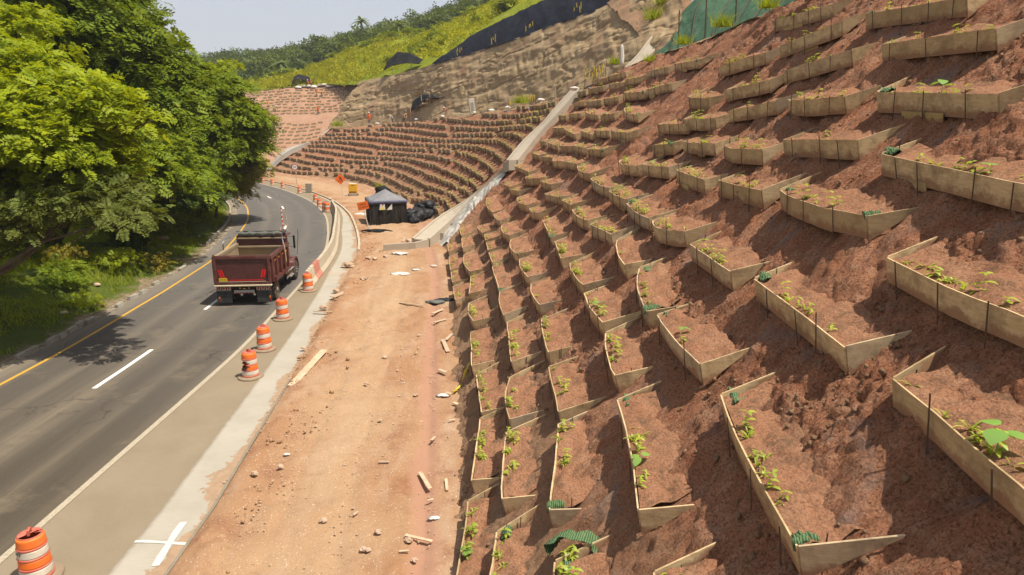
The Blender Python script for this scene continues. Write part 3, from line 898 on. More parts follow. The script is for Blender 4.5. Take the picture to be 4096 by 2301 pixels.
def build_rock():
    nu, nv = 420, 90
    a = resample(np.array(ROCK_FOOT) - np.array([0, 0, .4]), nu); b = resample(ROCK_TOP, nu)
    t = np.linspace(0, 1, nv)[None, :, None]
    G = a[:, None] * (1 - t) + b[:, None] * t
    la = np.linspace(0, 120, nu)[:, None] * np.ones((1, nv)); lb = np.linspace(0, 12, nv)[None, :] * np.ones((nu, 1))
    N = normals(G)
    strata = fbm(la * .07 + lb * .12, lb * .38 - la * .03, 101, 4, .55) - .5
    ledge = np.abs(fbm(la * .09, lb * .42 - la * .02, 103, 4) - .5)
    gul = fbm(la * .9 + lb * .55, lb * .16, 105, 4, .55) - .5
    d = strata * .9 - np.clip(.03 - ledge, 0, 1) * 8. + gul * .16 + (fbm(la * .5, lb * .8, 107, 4) - .5) * .35
    fall = np.sin(np.pi * np.clip(np.linspace(0.02, .98, nv), 0, 1)) ** .5
    G = G + N * (d * fall[None, :])[..., None]
    sheet('rock_face', G, M['rock'], np.stack([la, lb], 2))
    return G


build_rock()


def cloth_material(name, a, b, seam, sc=1.):
    t = NT(name); p = t.pos(); dn = t.pos((1.2, 1.2, .16))
    c = t.mix(t.ramp(t.noise(dn, .8 * sc, 5, .6), [(.35, 0.), (.68, 1.)]), a, b)
    c = t.mix(t.ramp(t.noise(dn, 3.5 * sc, 4, .6), [(.60, 0.), (.70, .6)]), c, seam)
    nm = t.bump(t.noise(dn, 1.8 * sc, 5, .6), .7, .2)
    return t.fin(c, .9, nm, spec=.06)


M['geotextile'] = cloth_material('black_geotextile', (.007, .008, .013), (.015, .017, .025), (.045, .043, .045))
M['greennet'] = cloth_material('green_shade_net', (.050, .105, .062), (.085, .15, .085), (.03, .055, .035), 1.)
M['blacknet'] = cloth_material('black_shade_net', (.012, .012, .013), (.03, .029, .029), (.05, .045, .04), 2.)

# black geotextile sheet over the upper bank
_rt = resample(ROCK_TOP, 200)
_i0 = np.argmin(np.abs(_rt[:, 0] + 12.0)); _i1 = len(_rt) - 1
o, G = ruled('geotextile_sheet', _rt[_i0:_i1] + np.array([-.1, -.1, -.15]), np.array(CLOTH_TOP), 160, 30, M['geotextile'], .22, .45, .12, 111, kind=None, bulge=.25)
tag(o, 'black geotextile sheet pinned over the bank above the rock face', 'geotextile')
for f in (.2, .42, .63, .8):
    i = int(f * 159); mb = MB(); mb.tube([tuple(G[i + 3 * k // 6, k] + np.array([0, 0, .06])) for k in range(0, 30, 3)], .07, 5)
    mb.build('seam', M['geotextile'], o)
ruled('upper_bank', _rt[_i0:_i1] + np.array([.2, .2, -.5]), np.array(CLOTH_TOP) + np.array([.3, .3, -.5]), 120, 12, M['slope'])
# green shade net above the planter rows
o, G = ruled('shade_net', np.array(NET_FOOT) + np.array([.1, 0, .1]), np.array(NET_TOP), 140, 30, M['greennet'], .16, .6, .2, 113, kind=None)
tag(o, 'green shade net stretched over the bank above the planter rows', 'netting')
NETG = G
for f in (.12, .26, .40, .54, .68, .82):
    i = int(f * 139); mb = MB(); mb.tube([tuple(G[min(139, i + k // 3), k] + np.array([-.03, -.03, .05])) for k in range(0, 30, 3)], .025, 5)
    mb.build('tie_rope', M['rebar'], o)
crest2 = crv(PAIRS_A[:, 1], np.linspace(5.2, 0.5, 60)) + np.array([0, 0, -.02])
ruled('slope_shoulder', crest2, np.array([(12.2, 50.2, 13.3), (12.6, 46, 13.6), (13.6, 38, 14.2), (14.6, 28, 14.6), (15.6, 13, 14.8), (17., 0, 15.), (18, -10, 15)]), 140, 12, M['slope'], .10, .9, .9, 93)

_g = np.stack([resample([(9.5, 73.5, 20.2), (12.5, 67.5, 21.0), (15.5, 62.0, 21.5)], 30), resample([(10.5, 58.5, 15.2), (12.2, 56.2, 15.6), (14.0, 57.0, 17.2)], 30)], 0)
_g = np.stack([_g[0] * (1 - q) + _g[1] * q for q in np.linspace(0, 1, 24)], 0)
_g[..., 2] += .8 * (fbm(_g[..., 0] * .8, _g[..., 1] * .8 + _g[..., 2], 115, 4) - .5)
sheet('gully_bank', _g, M['slope'])


def grass_ground(name, a, b, bare):
    t = NT(name); p = t.pos()
    c = t.mix(t.ramp(t.noise(p, .25, 5, .65), [(.36, 0.), (.64, 1.)]), a, b)
    c = t.mix(t.ramp(t.noise(p, .12, 5, .7, .5), [(.63, 0.), (.70, .9)]), c, bare)
    c = t.mix(t.ramp(t.noise(p, 2.5, 5, .7), [(.50, 0.), (.75, .6)]), c, tuple(x * .45 for x in a))
    nm = t.bump(t.noise(p, 2.2, 6, .7), .9, .5)
    return t.fin(c, .95, nm, spec=.1)


M['hillgrass'] = grass_ground('hill_grass_ground', (.17, .21, .012), (.24, .25, .015), (.44, .29, .17))
M['forestfloor'] = grass_ground('forest_floor', (.03, .05, .014), (.05, .07, .018), (.10, .09, .04))
M['verge'] = grass_ground('verge_ground', (.045, .07, .016), (.085, .10, .022), (.24, .17, .10))
_, HILLG = ruled('grass_hill', HILL_FRONT, HILL_RIDGE, 180, 60, M['hillgrass'], 1.0, .07, .10, 121, bulge=1.2)
_, FORG = ruled('forest_hill', FOREST_FRONT, FOREST_BACK, 160, 60, M['forestfloor'], 3.0, .02, .02, 123)
ruled('forest_hill', [(p[0] * 1.0, p[1], p[2]) for p in FOREST_BACK], [(p[0] * 1.2, p[1] * 1.3, p[2] - 30) for p in FOREST_BACK], 60, 8, M['forestfloor'])
_, FARG = ruled('far_cut_slope', FAR_FOOT, FAR_TOP, 260, 120, M['farsoil'], .5, .15, .15, 125, oct=6)
ruled('far_slope_apron', [(-100, 112, -2.7), (-70, 113, -2.7), (-46, 118, -.4), (-36, 122, -.2), (-24, 128, 1.5), (-10, 134, 3.)], FAR_FOOT, 90, 20, M['farsoil'], .25, .4, .4, 127)
# ground between the slope's far end and the far slope
ruled('far_slope_edge', [tuple(slope(np.array([12.0]), np.array([w]))[0]) for w in np.linspace(-.03, 1, 8)], [(-48, 131, -.6), (-44, 131.2, .6), (-41, 131.5, 1.6), (-38, 132, 3.), (-36, 134, 4.6), (-34, 136, 6.4)], 40, 20, M['farsoil'], .4, .4, .4, 128)


def build_verge():
    sel = (ROADY > -12); C = ROADC[sel]; N = ROADN[sel]; y = ROADY[sel]
    d = np.r_[np.linspace(0, 8, 60), np.linspace(8.5, 60, 30)]
    XY = C[:, None, :] - N[:, None, :] * (4.3 + d)[None, :, None]
    X, Y = XY[..., 0], XY[..., 1]
    rise = np.interp(d, [0, .5, .95, 1.6, 3.2, 5.0, 7.5, 12, 20, 60], [-.012, -.03, -.06, .10, .70, 1.15, 1.2, .7, -.4, -2.2])[None, :]
    m = .55 + .9 * fbm(Y * .09, X * .02, 131, 2)
    z = np.where(rise > 0, rise * m, rise)
    ramp = np.clip((d - 1.1) / 1.5, 0, 1)[None, :]
    z = z + ramp * (.75 * (fbm(X * .28, Y * .28, 133, 3) - .5) + .18 * (fbm(X * 1.6, Y * 1.6, 135, 3) - .5)) + np.clip((d - .35) / .5, 0, 1)[None, :] * .10 * (fbm(X * 2.2, Y * 2.2, 137, 3) - .5)
    z[:, 0] = -.02
    G = np.stack([X, Y, z], 2)
    sheet('verge', G, M['verge'], np.stack([np.broadcast_to(d, X.shape), Y], 2))
    return G, d


def verge_material():
    t = NT('verge_ground2'); p = t.pos(); u = t.sep(t.coord('UV'))
    c = t.mix(t.ramp(t.noise(p, .5, 5, .65), [(.36, 0.), (.64, 1.)]), (.06, .09, .014), (.10, .12, .02))
    c = t.mix(t.ramp(t.noise(p, 6., 5, .7), [(.5, 0.), (.75, .6)]), c, (.03, .03, .012))
    e = t.math('ADD', u[0], t.math('MULTIPLY', t.math('SUBTRACT', t.noise(p, .5, 5, .65), .5), 4.2))
    c = t.mix(t.ramp(t.math('DIVIDE', e, 6.), [(.10, 1.), (.22, 0.)]), c, t.mix(t.ramp(t.noise(p, 5., 6, .7), [(.4, 0.), (.65, 1.)]), (.16, .11, .065), (.34, .255, .165)))
    c = t.mix(t.ramp(u[0], [(.0, 1.), (.45, 1.), (.62, 0.)]), c, t.mix(t.ramp(t.noise(p, 3., 6, .7), [(.42, 0.), (.6, 1.)]), (.15, .115, .075), (.36, .30, .22)))
    nm = t.bump(t.noise(p, 9., 6, .7), .8, .12)
    return t.fin(c, .95, nm, spec=.1)


M['verge'] = verge_material()
VERGE, VERGE_D = build_verge()


def verge_z(x, y):
    i = np.argmin((VERGE[:, :, 0] - x) ** 2 + (VERGE[:, :, 1] - y) ** 2)
    return float(VERGE.reshape(-1, 3)[i, 2])

# ------------------------------------------------------------------ planter boxes
def slope_frame(p):
    """uphill direction (horizontal) and steepness at a point near the slope"""
    i = np.argmin((_toe[:, 0] - p[0]) ** 2 * .3 + (_toe[:, 1] - p[1]) ** 2)
    s = _ss[i]
    for _ in range(3):
        a = crv(PAIRS_A[:, 0], np.array([s]))[0]; b = crv(PAIRS_A[:, 1], np.array([s]))[0]
        w = np.clip((p[2] - .46 - a[2]) / (b[2] - a[2] + 1e-6), 0, 1)
        q = a + (b - a) * w; t = crv(PAIRS_A[:, 0], np.array([s + .02]))[0] * (1 - w) + crv(PAIRS_A[:, 1], np.array([s + .02]))[0] * w - q
        s += np.clip(np.dot((np.array(p) - q)[:2], t[:2]) / (np.dot(t[:2], t[:2]) + 1e-9) * .02, -.5, .5)
    du = slope(np.array([s + .02]), np.array([w]))[0] - slope(np.array([s - .02]), np.array([w]))[0]
    dv = (b - a)
    n = np.cross(du, dv); n = n if n[2] > 0 else -n
    up = -n[:2] / (np.linalg.norm(n[:2]) + 1e-9)
    k = np.linalg.norm(n[:2]) / n[2]
    return Vector((up[0], up[1], 0)), float(k), s, w


def board_strip(pts_top, pts_bot, thick, out):
    """bent board: top and bottom edge polylines, thickness along 'out' (per point)"""
    n = len(pts_top); V = []
    for i in range(n):
        o = out[i] * thick
        V += [pts_bot[i], pts_bot[i] + o, pts_top[i] + o, pts_top[i]]
    F = [(0, 1, 2, 3), tuple(4 * (n - 1) + k for k in (3, 2, 1, 0))]
    for i in range(n - 1):
        for k in range(4): F.append((4 * i + k, 4 * i + (k + 1) % 4, 4 * i + 4 + (k + 1) % 4, 4 * i + 4 + k))
    return V, F


def edge_attr(me, n):
    a = me.attributes.new('edge', 'FLOAT', 'POINT'); a.data.foreach_set('value', [0., 0., 1., 1.] * (n // 4))


def fill_normals(me):
    bm = bmesh.new(); bm.from_mesh(me); bmesh.ops.recalc_face_normals(bm, faces=bm.faces); bm.to_mesh(me); bm.free()


def box_parts(A, B, bow, r, detail):
    """returns list of (name, V, F, material key) in world space plus soil spots"""
    A = Vector(A); B = Vector(B)
    mid = (A + B) / 2
    up, k, s, w = slope_frame(mid)
    L = (B - A).length; d = (B - A).normalized()
    nseg = 7 if detail else 3
    hp = r.uniform(.37, .43) if detail else .36
    top = []; bot = []; out = []
    lean = r.uniform(.06, .11) if detail else .05
    for i in range(nseg):
        t = i / (nseg - 1)
        sag = bow * L * 4 * t * (1 - t) + (r.uniform(-.012, .012) if detail else 0)
        p = A.lerp(B, t) - up * sag
        p.z += (-sag * .25) + (r.uniform(-.012, .012) if detail else 0)
        top.append(p); bot.append(p + Vector((0, 0, -hp)) + up * lean); out.append(-up)
    th = .026 if detail else .035
    parts = [('front_board', *board_strip(top, bot, th, out), 'wood' if detail else 'wood_shade')]
    for e, (c, cb, sg) in enumerate(((top[0], bot[0], -1), (top[-1], bot[-1], 1))):
        wl = r.uniform(.70, 1.05) if detail else .5; fl = r.uniform(.05, .40) if detail else r.uniform(.0, .15)
        dirw = (up + d * sg * fl).normalized()
        tip = c + dirw * wl + Vector((0, 0, wl * k * .72 - .33 + r.uniform(-.03, .05)))
        pc = c + Vector((0, 0, r.uniform(-.01, .03)))
        base = cb + Vector((0, 0, -.03))
        tb = tip + Vector((0, 0, -.05)) - dirw * .03
        o = d * sg
        parts.append(('end_board', *board_strip([pc, tip], [base, tb], th, [o, o]), 'wood'))
    # soil fill
    nu, nv = (22, 11) if detail else (4, 3)
    V = []; F = []
    for i in range(nu):
        t = i / (nu - 1); p = A.lerp(B, t) - up * (bow * L * 4 * t * (1 - t))
        for j in range(nv):
            q = j / (nv - 1); dd = .015 + q * (.80 if detail else .48)
            z = -.05 + q * .24 + ((float(vnoise(np.array(t * L * 5 + A.y), np.array(q * 5.), 7)) - .5) * .13 + r.uniform(-.012, .012) if detail else 0) * min(1., q * 5) + .03 * math.sin(t * 9 + q * 3)
            V.append(p + up * dd + d * ((.5 - t) * .12 * q) + Vector((0, 0, z)))
    for i in range(nu - 1):
        for j in range(nv - 1): F.append((i * nv + j, (i + 1) * nv + j, (i + 1) * nv + j + 1, i * nv + j + 1))
    parts.append(('soil', V, F, 'fill'))
    # stakes
    ns = max(2, int(L / 1.15 + r.uniform(.1, .9))) if detail else 2
    for i in range(ns):
        t = (i + .5 + r.uniform(-.28, .28)) / ns
        p = A.lerp(B, t) - up * (bow * L * 4 * t * (1 - t) + th + .016)
        hi = r.choice([-.01, .0, .02, .04, .06, .10, .22]) if detail else .05
        tl = -up * r.uniform(.03, .06) + d * r.uniform(-.05, .03)
        mb = MB(); mb.tube([p - tl * .9 + Vector((0, 0, -hp - .18)), p + tl * .6 + Vector((0, 0, hi))], .0105 if detail else .018, 5)
        parts.append(('stake', mb.V, mb.F, 'rebar'))
    for e in (0, 1):
        if detail and r.random() < .55:
            c = top[0] if e == 0 else top[-1]
            p = c + up * r.uniform(.28, .45) + d * (.035 if e else -.035) * 1.6
            mb = MB(); mb.tube([p + Vector((0, 0, -.42)), p + Vector((r.uniform(-.02, .02), r.uniform(-.02, .02), r.uniform(.03, .26)))], .010, 5)
            parts.append(('stake', mb.V, mb.F, 'rebar'))
    if detail and r.random() < .5:
        t0 = r.uniform(.1, .5); t1 = t0 + r.uniform(.18, .42)
        a = A.lerp(B, t0); b = A.lerp(B, min(t1, .97))
        tp = [a + up * .012 - Vector((0, 0, hp - .06)), b + up * .012 - Vector((0, 0, hp - .06))]
        hh = r.uniform(.12, .2)
        bt = [p - Vector((0, 0, hh)) + up * .03 for p in tp]
        parts.append(('lower_board', *board_strip(tp, bt, .02, [up, up]), 'wood2'))
    return parts, up, k, s, w, L, d


ORD = ['first', 'second', 'third', 'fourth', 'fifth', 'sixth', 'seventh', 'eighth', 'ninth', 'tenth', 'eleventh', 'twelfth', 'thirteenth', 'fourteenth', 'fifteenth']
GB = 'planter boxes in rows up the red cut slope'


def add_box(A, B, bow, label, r, detail=True):
    parts, up, k, s, w, L, d = box_parts(A, B, bow, r, detail)
    base = (Vector(A) + Vector(B)) / 2
    root = empty('planter_box', base, 0, label, 'planter box', GB)
    for nm, V, F, mk in parts:
        me = py_mesh(nm, [Vector(v) - base for v in V], F, M[mk], smooth=(nm == 'soil'))
        if nm != 'soil': fill_normals(me)
        if nm.endswith('board'): edge_attr(me, len(V))
        link(nm, me, root)
    return root, up, k, L, d


# seedlings -----------------------------------------------------------
def leaf_mat(name, a, b, trans=.45):
    t = NT(name); c = t.pos(); r = t.n("ShaderNodeNewGeometry").outputs['Random Per Island']
    o = t.n("ShaderNodeObjectInfo").outputs['Random']
    k = t.mix(t.math('FRACT', t.math('ADD', r, o)), a, b)
    k = t.mix(t.ramp(t.noise(c, .55, 3, .6), [(.38, 0.), (.66, .55)]), k, tuple(x * .55 for x in a))
    tr = t.n("ShaderNodeBsdfTranslucent"); df = t.n("ShaderNodeBsdfDiffuse"); ms = t.n("ShaderNodeMixShader"); gl = t.n("ShaderNodeBsdfGlossy"); m2 = t.n("ShaderNodeMixShader")
    t.l(k, df.inputs[0]); t.l(t.mix(1., k, (1.25, 1.15, .55), 'MULTIPLY'), tr.inputs[0]); ms.inputs[0].default_value = trans
    t.l(df.outputs[0], ms.inputs[1]); t.l(tr.outputs[0], ms.inputs[2])
    gl.inputs['Roughness'].default_value = .5; m2.inputs[0].default_value = .05
    t.l(ms.outputs[0], m2.inputs[1]); t.l(gl.outputs[0], m2.inputs[2]); t.l(m2.outputs[0], t.out.inputs[0])
    return t.m


M['sprout'] = leaf_mat('sprout_leaf', (.33, .44, .03), (.47, .52, .05))
M['broad'] = leaf_mat('broad_leaf', (.20, .38, .06), (.26, .45, .08))
M['stem'] = plain('plant_stem', (.16, .17, .06), .8)


def leaf_quad(V, F, p, d, side, L, W, droop, n=3):
    """a leaf of n segments along d"""
    b = len(V); d = d.normalized(); side = side.normalized()
    for i in range(n + 1):
        t = i / n; wd = W * math.sin(math.pi * (.12 + .84 * t)) * .5
        c = p + d * (L * t) + Vector((0, 0, -droop * L * t * t))
        V += [c - side * wd, c + side * wd]
    for i in range(n): F.append((b + 2 * i, b + 2 * i + 1, b + 2 * i + 3, b + 2 * i + 2))


def sprout_mesh(kind, seed):
    r = random.Random(seed); V = []; F = []
    if kind == 'grass':
        for i in range(9):
            a = r.uniform(0, 6.28); d = Vector((math.cos(a) * r.uniform(.3, .9), math.sin(a) * r.uniform(.3, .9), r.uniform(.5, 1.2)))
            leaf_quad(V, F, Vector((r.uniform(-.015, .015), r.uniform(-.015, .015), 0)), d, Vector((-math.sin(a), math.cos(a), 0)), r.uniform(.06, .17), .016, .5)
    elif kind == 'herb':
        for st in range(1):
            px, py = 0., 0.; h = r.uniform(.10, .24)
            for lv in range(3):
                z = h * (lv + .6) / 3
                for q in range(3):
                    a = q * 2.094 + lv * .8 + r.uniform(-.4, .4)
                    d = Vector((math.cos(a), math.sin(a), r.uniform(.1, .6)))
                    leaf_quad(V, F, Vector((px, py, z)), d, Vector((-math.sin(a), math.cos(a), .2)), r.uniform(.05, .10), .032, .5)
    else:   # broad
        for q in range(r.randint(3, 4)):
            a = q * 2.1 + r.uniform(-.4, .4); z = r.uniform(.18, .36)
            d = Vector((math.cos(a), math.sin(a), r.uniform(-.1, .35)))
            leaf_quad(V, F, Vector((math.cos(a) * .05, math.sin(a) * .05, z)), d, Vector((-math.sin(a), math.cos(a), r.uniform(-.2, .2))), r.uniform(.20, .30), r.uniform(.19, .26), .35, 5)
        for q in range(6):
            a = r.uniform(0, 6.28)
            leaf_quad(V, F, Vector((r.uniform(-.03, .03), r.uniform(-.03, .03), r.uniform(.05, .2))), Vector((math.cos(a), math.sin(a), .5)), Vector((-math.sin(a), math.cos(a), 0)), .09, .04, .4)
    return py_mesh('leaves', V, F, M['broad' if kind == 'broad' else 'sprout'], smooth=True)


SPM = {k: [sprout_mesh(k, 31 + i) for i in range(5)] for k in ('grass', 'herb', 'broad')}
_mb = MB(); _mb.tube([(0, 0, -.05), (.008, .004, .12), (0, .01, .30)], [.008, .006, .004], 5)
_st = _mb.build('stem', M['stem']); STEM_ME = _st.data; bpy.data.objects.remove(_st)
SPROUTS = 0
STUFF_V = []; STUFF_F = []; STUFF_N = 0


def add_sprout(p, kind, label, grp, r, sc=1.):
    global SPROUTS
    o = link('seedling', r.choice(SPM[kind]), None, p)
    o.rotation_euler = (0, 0, r.uniform(0, 6.28)); k = r.uniform(1.0, 1.9) * sc; o.scale = (k, k, k)
    tag(o, label, 'seedling', grp)
    if kind == 'broad':
        link('stem', STEM_ME, o)
    SPROUTS += 1
    return o


# green net scraps -------------------------------------------------------
def net_stripe():
    t = NT('green_net_scrap'); c = t.coord('Object')
    w = t.n("ShaderNodeTexWave"); t.l(c, w.inputs[0]); w.inputs['Scale'].default_value = 9.; w.inputs['Distortion'].default_value = 1.5
    k = t.mix(t.ramp(w.outputs['Fac'], [(.35, 0.), (.65, 1.)]), (.035, .075, .038), (.12, .185, .075))
    k = t.mix(t.ramp(t.noise(c, 4., 4), [(.5, 0.), (.75, .6)]), k, (.20, .22, .11))
    return t.fin(k, .85, t.bump(w.outputs['Fac'], .4, .02), spec=.15)


M['scrap'] = net_stripe()


def net_scrap(p, d, up, r, label, size=.55, drape=True):
    """crumpled piece of shade net hung over a board end"""
    nu, nv = 12, 10; V = []; F = []
    for i in range(nu):
        for j in range(nv):
            u = i / (nu - 1) - .5; v = j / (nv - 1)
            pt = d * (u * size * (.8 + .4 * r.random() * 0 + .15 * math.sin(v * 5)))
            if drape:
                x = (v - .4) * size * .9
                pt = pt + (up * x * (.75 if x > 0 else .35)) + Vector((0, 0, (.05 - abs(x) * (.18 if x > 0 else 1.0))))
            else:
                pt = pt + up * (v - .3) * size * .6 + Vector((0, 0, .10 * math.sin(v * 3.1)))
            pt += Vector((0, 0, .018 * math.sin(u * 15 + v * 4) + r.uniform(-.02, .02))) + up * r.uniform(-.02, .02)
            V.append(pt)
    for i in range(nu - 1):
        for j in range(nv - 1): F.append((i * nv + j, (i + 1) * nv + j, (i + 1) * nv + j + 1, i * nv + j + 1))
    o = link('net_scrap', py_mesh('net_scrap', V, F, M['scrap'], smooth=True), None, p)
    s = o.modifiers.new('solid', 'SOLIDIFY'); s.thickness = .006
    return tag(o, label, 'net scrap', 'green net scraps hung over planter boards')


GS = 'seedlings sprouting in the planter boxes'
def ordn(i):
    return ORD[i] if i < len(ORD) else ('%dth' % (i + 1) if (i + 1) % 10 not in (1, 2, 3) or 10 < (i + 1) % 100 < 14 else '%d%s' % (i + 1, {1: 'st', 2: 'nd', 3: 'rd'}[(i + 1) % 10]))


_rows = {}
for bi, b in enumerate(BOXES):
    _rows.setdefault(max(0, min(14, int(round((b[2] + b[5]) / 2 / .97)) - 1)), []).append((-(b[1] + b[4]), bi))
ALONG = {bi: k for row in _rows.values() for k, (_, bi) in enumerate(sorted(row))}
NB = len(BOXES)
for bi, (x0, y0, z0, x1, y1, z1, bow, fl) in enumerate(BOXES):
    r = random.Random(1000 + bi)
    row = max(0, min(14, int(round((z0 + z1) / 2 / .97)) - 1))
    L = math.dist((x0, y0, z0), (x1, y1, z1))
    feats = []
    if 'nA' in fl and 'nB' in fl: feats.append('with nets both ends')
    elif 'nA' in fl: feats.append('with net at far end')
    elif 'nB' in fl: feats.append('with net at near end')
    if 'b' in fl.replace('nB', ''): feats.append('with broad-leaved seedling')
    if (y0 + y1) / 2 > 41: where = 'beside flume'
    elif (y0 + y1) / 2 > 27: where = 'partway from flume'
    else: where = 'away from flume'
    lab = '%s planter box %s, %s row up, %s along from flume' % ('bowed' if abs(bow) > .045 else ('long' if L > 3.3 else ('short' if L < 2.3 else 'straight')), ' '.join(feats[:1]), ORD[row], ordn(ALONG[bi]))
    lab = ' '.join(lab.replace(' ,', ',').split())
    root, up, k, L, d = add_box((x0, y0, z0), (x1, y1, z1), bow, lab, r, True)
    A = Vector((x0, y0, z0)); B = Vector((x1, y1, z1))
    near = y0 < 30
    npl = int(L * (3.0 if near else 1.5)) + r.randint(0, 3)
    if r.random() < .12: npl = 1
    for q in range(npl):
        t = r.uniform(.06, .94)
        if r.random() < .4: t = .5 + (t - .5) * .5
        p = A.lerp(B, t) + up * (abs(r.gauss(.09, .07)) + .04 - bow * L * 4 * t * (1 - t) * .9) + Vector((0, 0, -.03))
        kd = 'herb' if r.random() < (.45 if near else .25) else 'grass'
        if SPROUTS < 285:
            add_sprout(p, kd, '%s in the %s planter row above the slope foot' % ('leafy lime green seedling' if kd == 'herb' else 'thin lime green grass tuft', ORD[row]), GS, r, 1. if near else 1.2)
        else:
            me = r.choice(SPM[kd]); a = r.uniform(0, 6.28); c_, s_ = math.cos(a), math.sin(a); sc = r.uniform(1.2, 2.1); b = STUFF_N
            for v in me.vertices: STUFF_V.append((p.x + sc * (v.co.x * c_ - v.co.y * s_), p.y + sc * (v.co.x * s_ + v.co.y * c_), p.z + sc * v.co.z))
            for f in me.polygons: STUFF_F.append(tuple(i + b for i in f.vertices))
            STUFF_N += len(me.vertices)
    if 'b' in fl.replace('nB', ''):
        t = r.uniform(.45, .7)
        add_sprout(A.lerp(B, t) + up * .15 + Vector((0, 0, -.02)), 'broad', 'broad-leaved green seedling with heart-shaped leaves in the %s planter row' % ORD[row], 'broad-leaved seedlings', r, .46)
    if 'nA' in fl: net_scrap(A + up * .14 + d * .08, d, up, r, 'green net scrap over the far end board of the %s planter row' % ORD[row], r.uniform(.32, .5), r.random() < .4)
    if 'nB' in fl: net_scrap(B - d * .06 + up * .1, up, -d, r, 'green net scrap over the near end board of the %s planter row' % ORD[row], r.uniform(.32, .46), True)

# the big net thrown over the box by the slope foot
def net_arch(p, label):
    r = random.Random(8); V = []; F = []; nu, nv = 26, 12
    for i in range(nu):
        a = math.pi * (i / (nu - 1)) * 1.08 - .1
        for j in range(nv):
            q = j / (nv - 1); rad = .40 + .05 * math.sin(a * 7 + q * 5) + r.uniform(-.015, .015)
            V.append((math.cos(a) * rad * 1.15 + q * .10, q * .42 + .03 * math.sin(a * 9) - .1, math.sin(a) * rad * .8 - .08 - .10 * q + r.uniform(-.012, .012)))
    for i in range(nu - 1):
        for j in range(nv - 1): F.append((i * nv + j, (i + 1) * nv + j, (i + 1) * nv + j + 1, i * nv + j + 1))
    o = link('net_scrap', py_mesh('net_scrap', V, F, M['scrap'], smooth=True), None, p); o.rotation_euler = (0, 0, R(-20)); o.modifiers.new('solid', 'SOLIDIFY').thickness = .008
    tag(o, label, 'net scrap', 'green net scraps hung over planter boards')


net_arch((1.02, 9.75, 2.02), 'large green net arched over seedlings in a low planter box')
for q_ in range(7): add_sprout(Vector((1.02 + rng.uniform(-.25, .25), 9.6 + rng.uniform(-.15, .2), 1.92)), 'herb', 'leafy seedling sheltered under the arched green net', 'seedlings under the net arch', rng, .9)

# rows beyond the concrete flume
mid_boxes = []
rr = random.Random(77)
for ri in range(14):
    lvl = .35 + ri * .725
    s = 6.22 + .05 * (ri % 2)
    while s < 11.75:
        a = crv(PAIRS_A[:, 0], np.array([s]))[0]; b = crv(PAIRS_A[:, 1], np.array([s]))[0]
        ln = rr.uniform(1.0, 1.45); step = .02
        ds = .02; t = np.linalg.norm(slope(np.array([s + ds]), np.array([.5]))[0] - slope(np.array([s]), np.array([.5]))[0]) / ds
        s2 = s + ln / t
        z = lvl + .2 * math.sin(s * 2.1 + ri * .7) + rr.uniform(-.05, .05)
        wv = (z) / b[2]
        zz2 = z + rr.uniform(-.07, .07)
        a2 = crv(PAIRS_A[:, 0], np.array([s2]))[0]; b2 = crv(PAIRS_A[:, 1], np.array([s2]))[0]
        if wv < .965 and rr.random() > .06:
            P = a + (b - a) * wv; Q = a2 + (b2 - a2) * (zz2 / b2[2])
            mid_boxes.append((tuple(P + np.array([0, 0, .46])), tuple(Q + np.array([0, 0, .46])), ri, P[1]))
        s = s2 + rr.uniform(.22, .5) / t
mid_boxes.sort(key=lambda q: q[3])
N_IND = 300 - NB
_cnt = {}
REST = []
for bi, (P, Q, ri, yy) in enumerate(mid_boxes):
    r = random.Random(5000 + bi)
    bow = r.choice([0, 0, 0, .04, .08])
    if bi < N_IND:
        _cnt[ri] = _cnt.get(ri, 0) + 1
        lab = '%s planter box past the concrete flume, %s row up, %s along' % ('small bowed plank' if bow else 'small straight plank', ORD[ri], ordn(_cnt[ri] - 1))
        root, up, k, L, d = add_box(P, Q, bow, lab, r, False)
    else:
        parts, up, k, s, w, L, d = box_parts(P, Q, bow, r, False)
        REST.append(parts)
    A = Vector(P); B = Vector(Q)
    if r.random() < (.8 if yy < 75 else .35):
        for q in range(r.randint(1, 3) if yy < 80 else 1):
            p = A.lerp(B, r.uniform(.15, .85)) + up * .12
            me = r.choice(SPM['grass']); sc = r.uniform(1.8, 2.8); b = STUFF_N
            for v in me.vertices: STUFF_V.append((p.x + sc * v.co.x, p.y + sc * v.co.y, p.z + sc * v.co.z))
            for f in me.polygons: STUFF_F.append(tuple(i + b for i in f.vertices))
            STUFF_N += len(me.vertices)
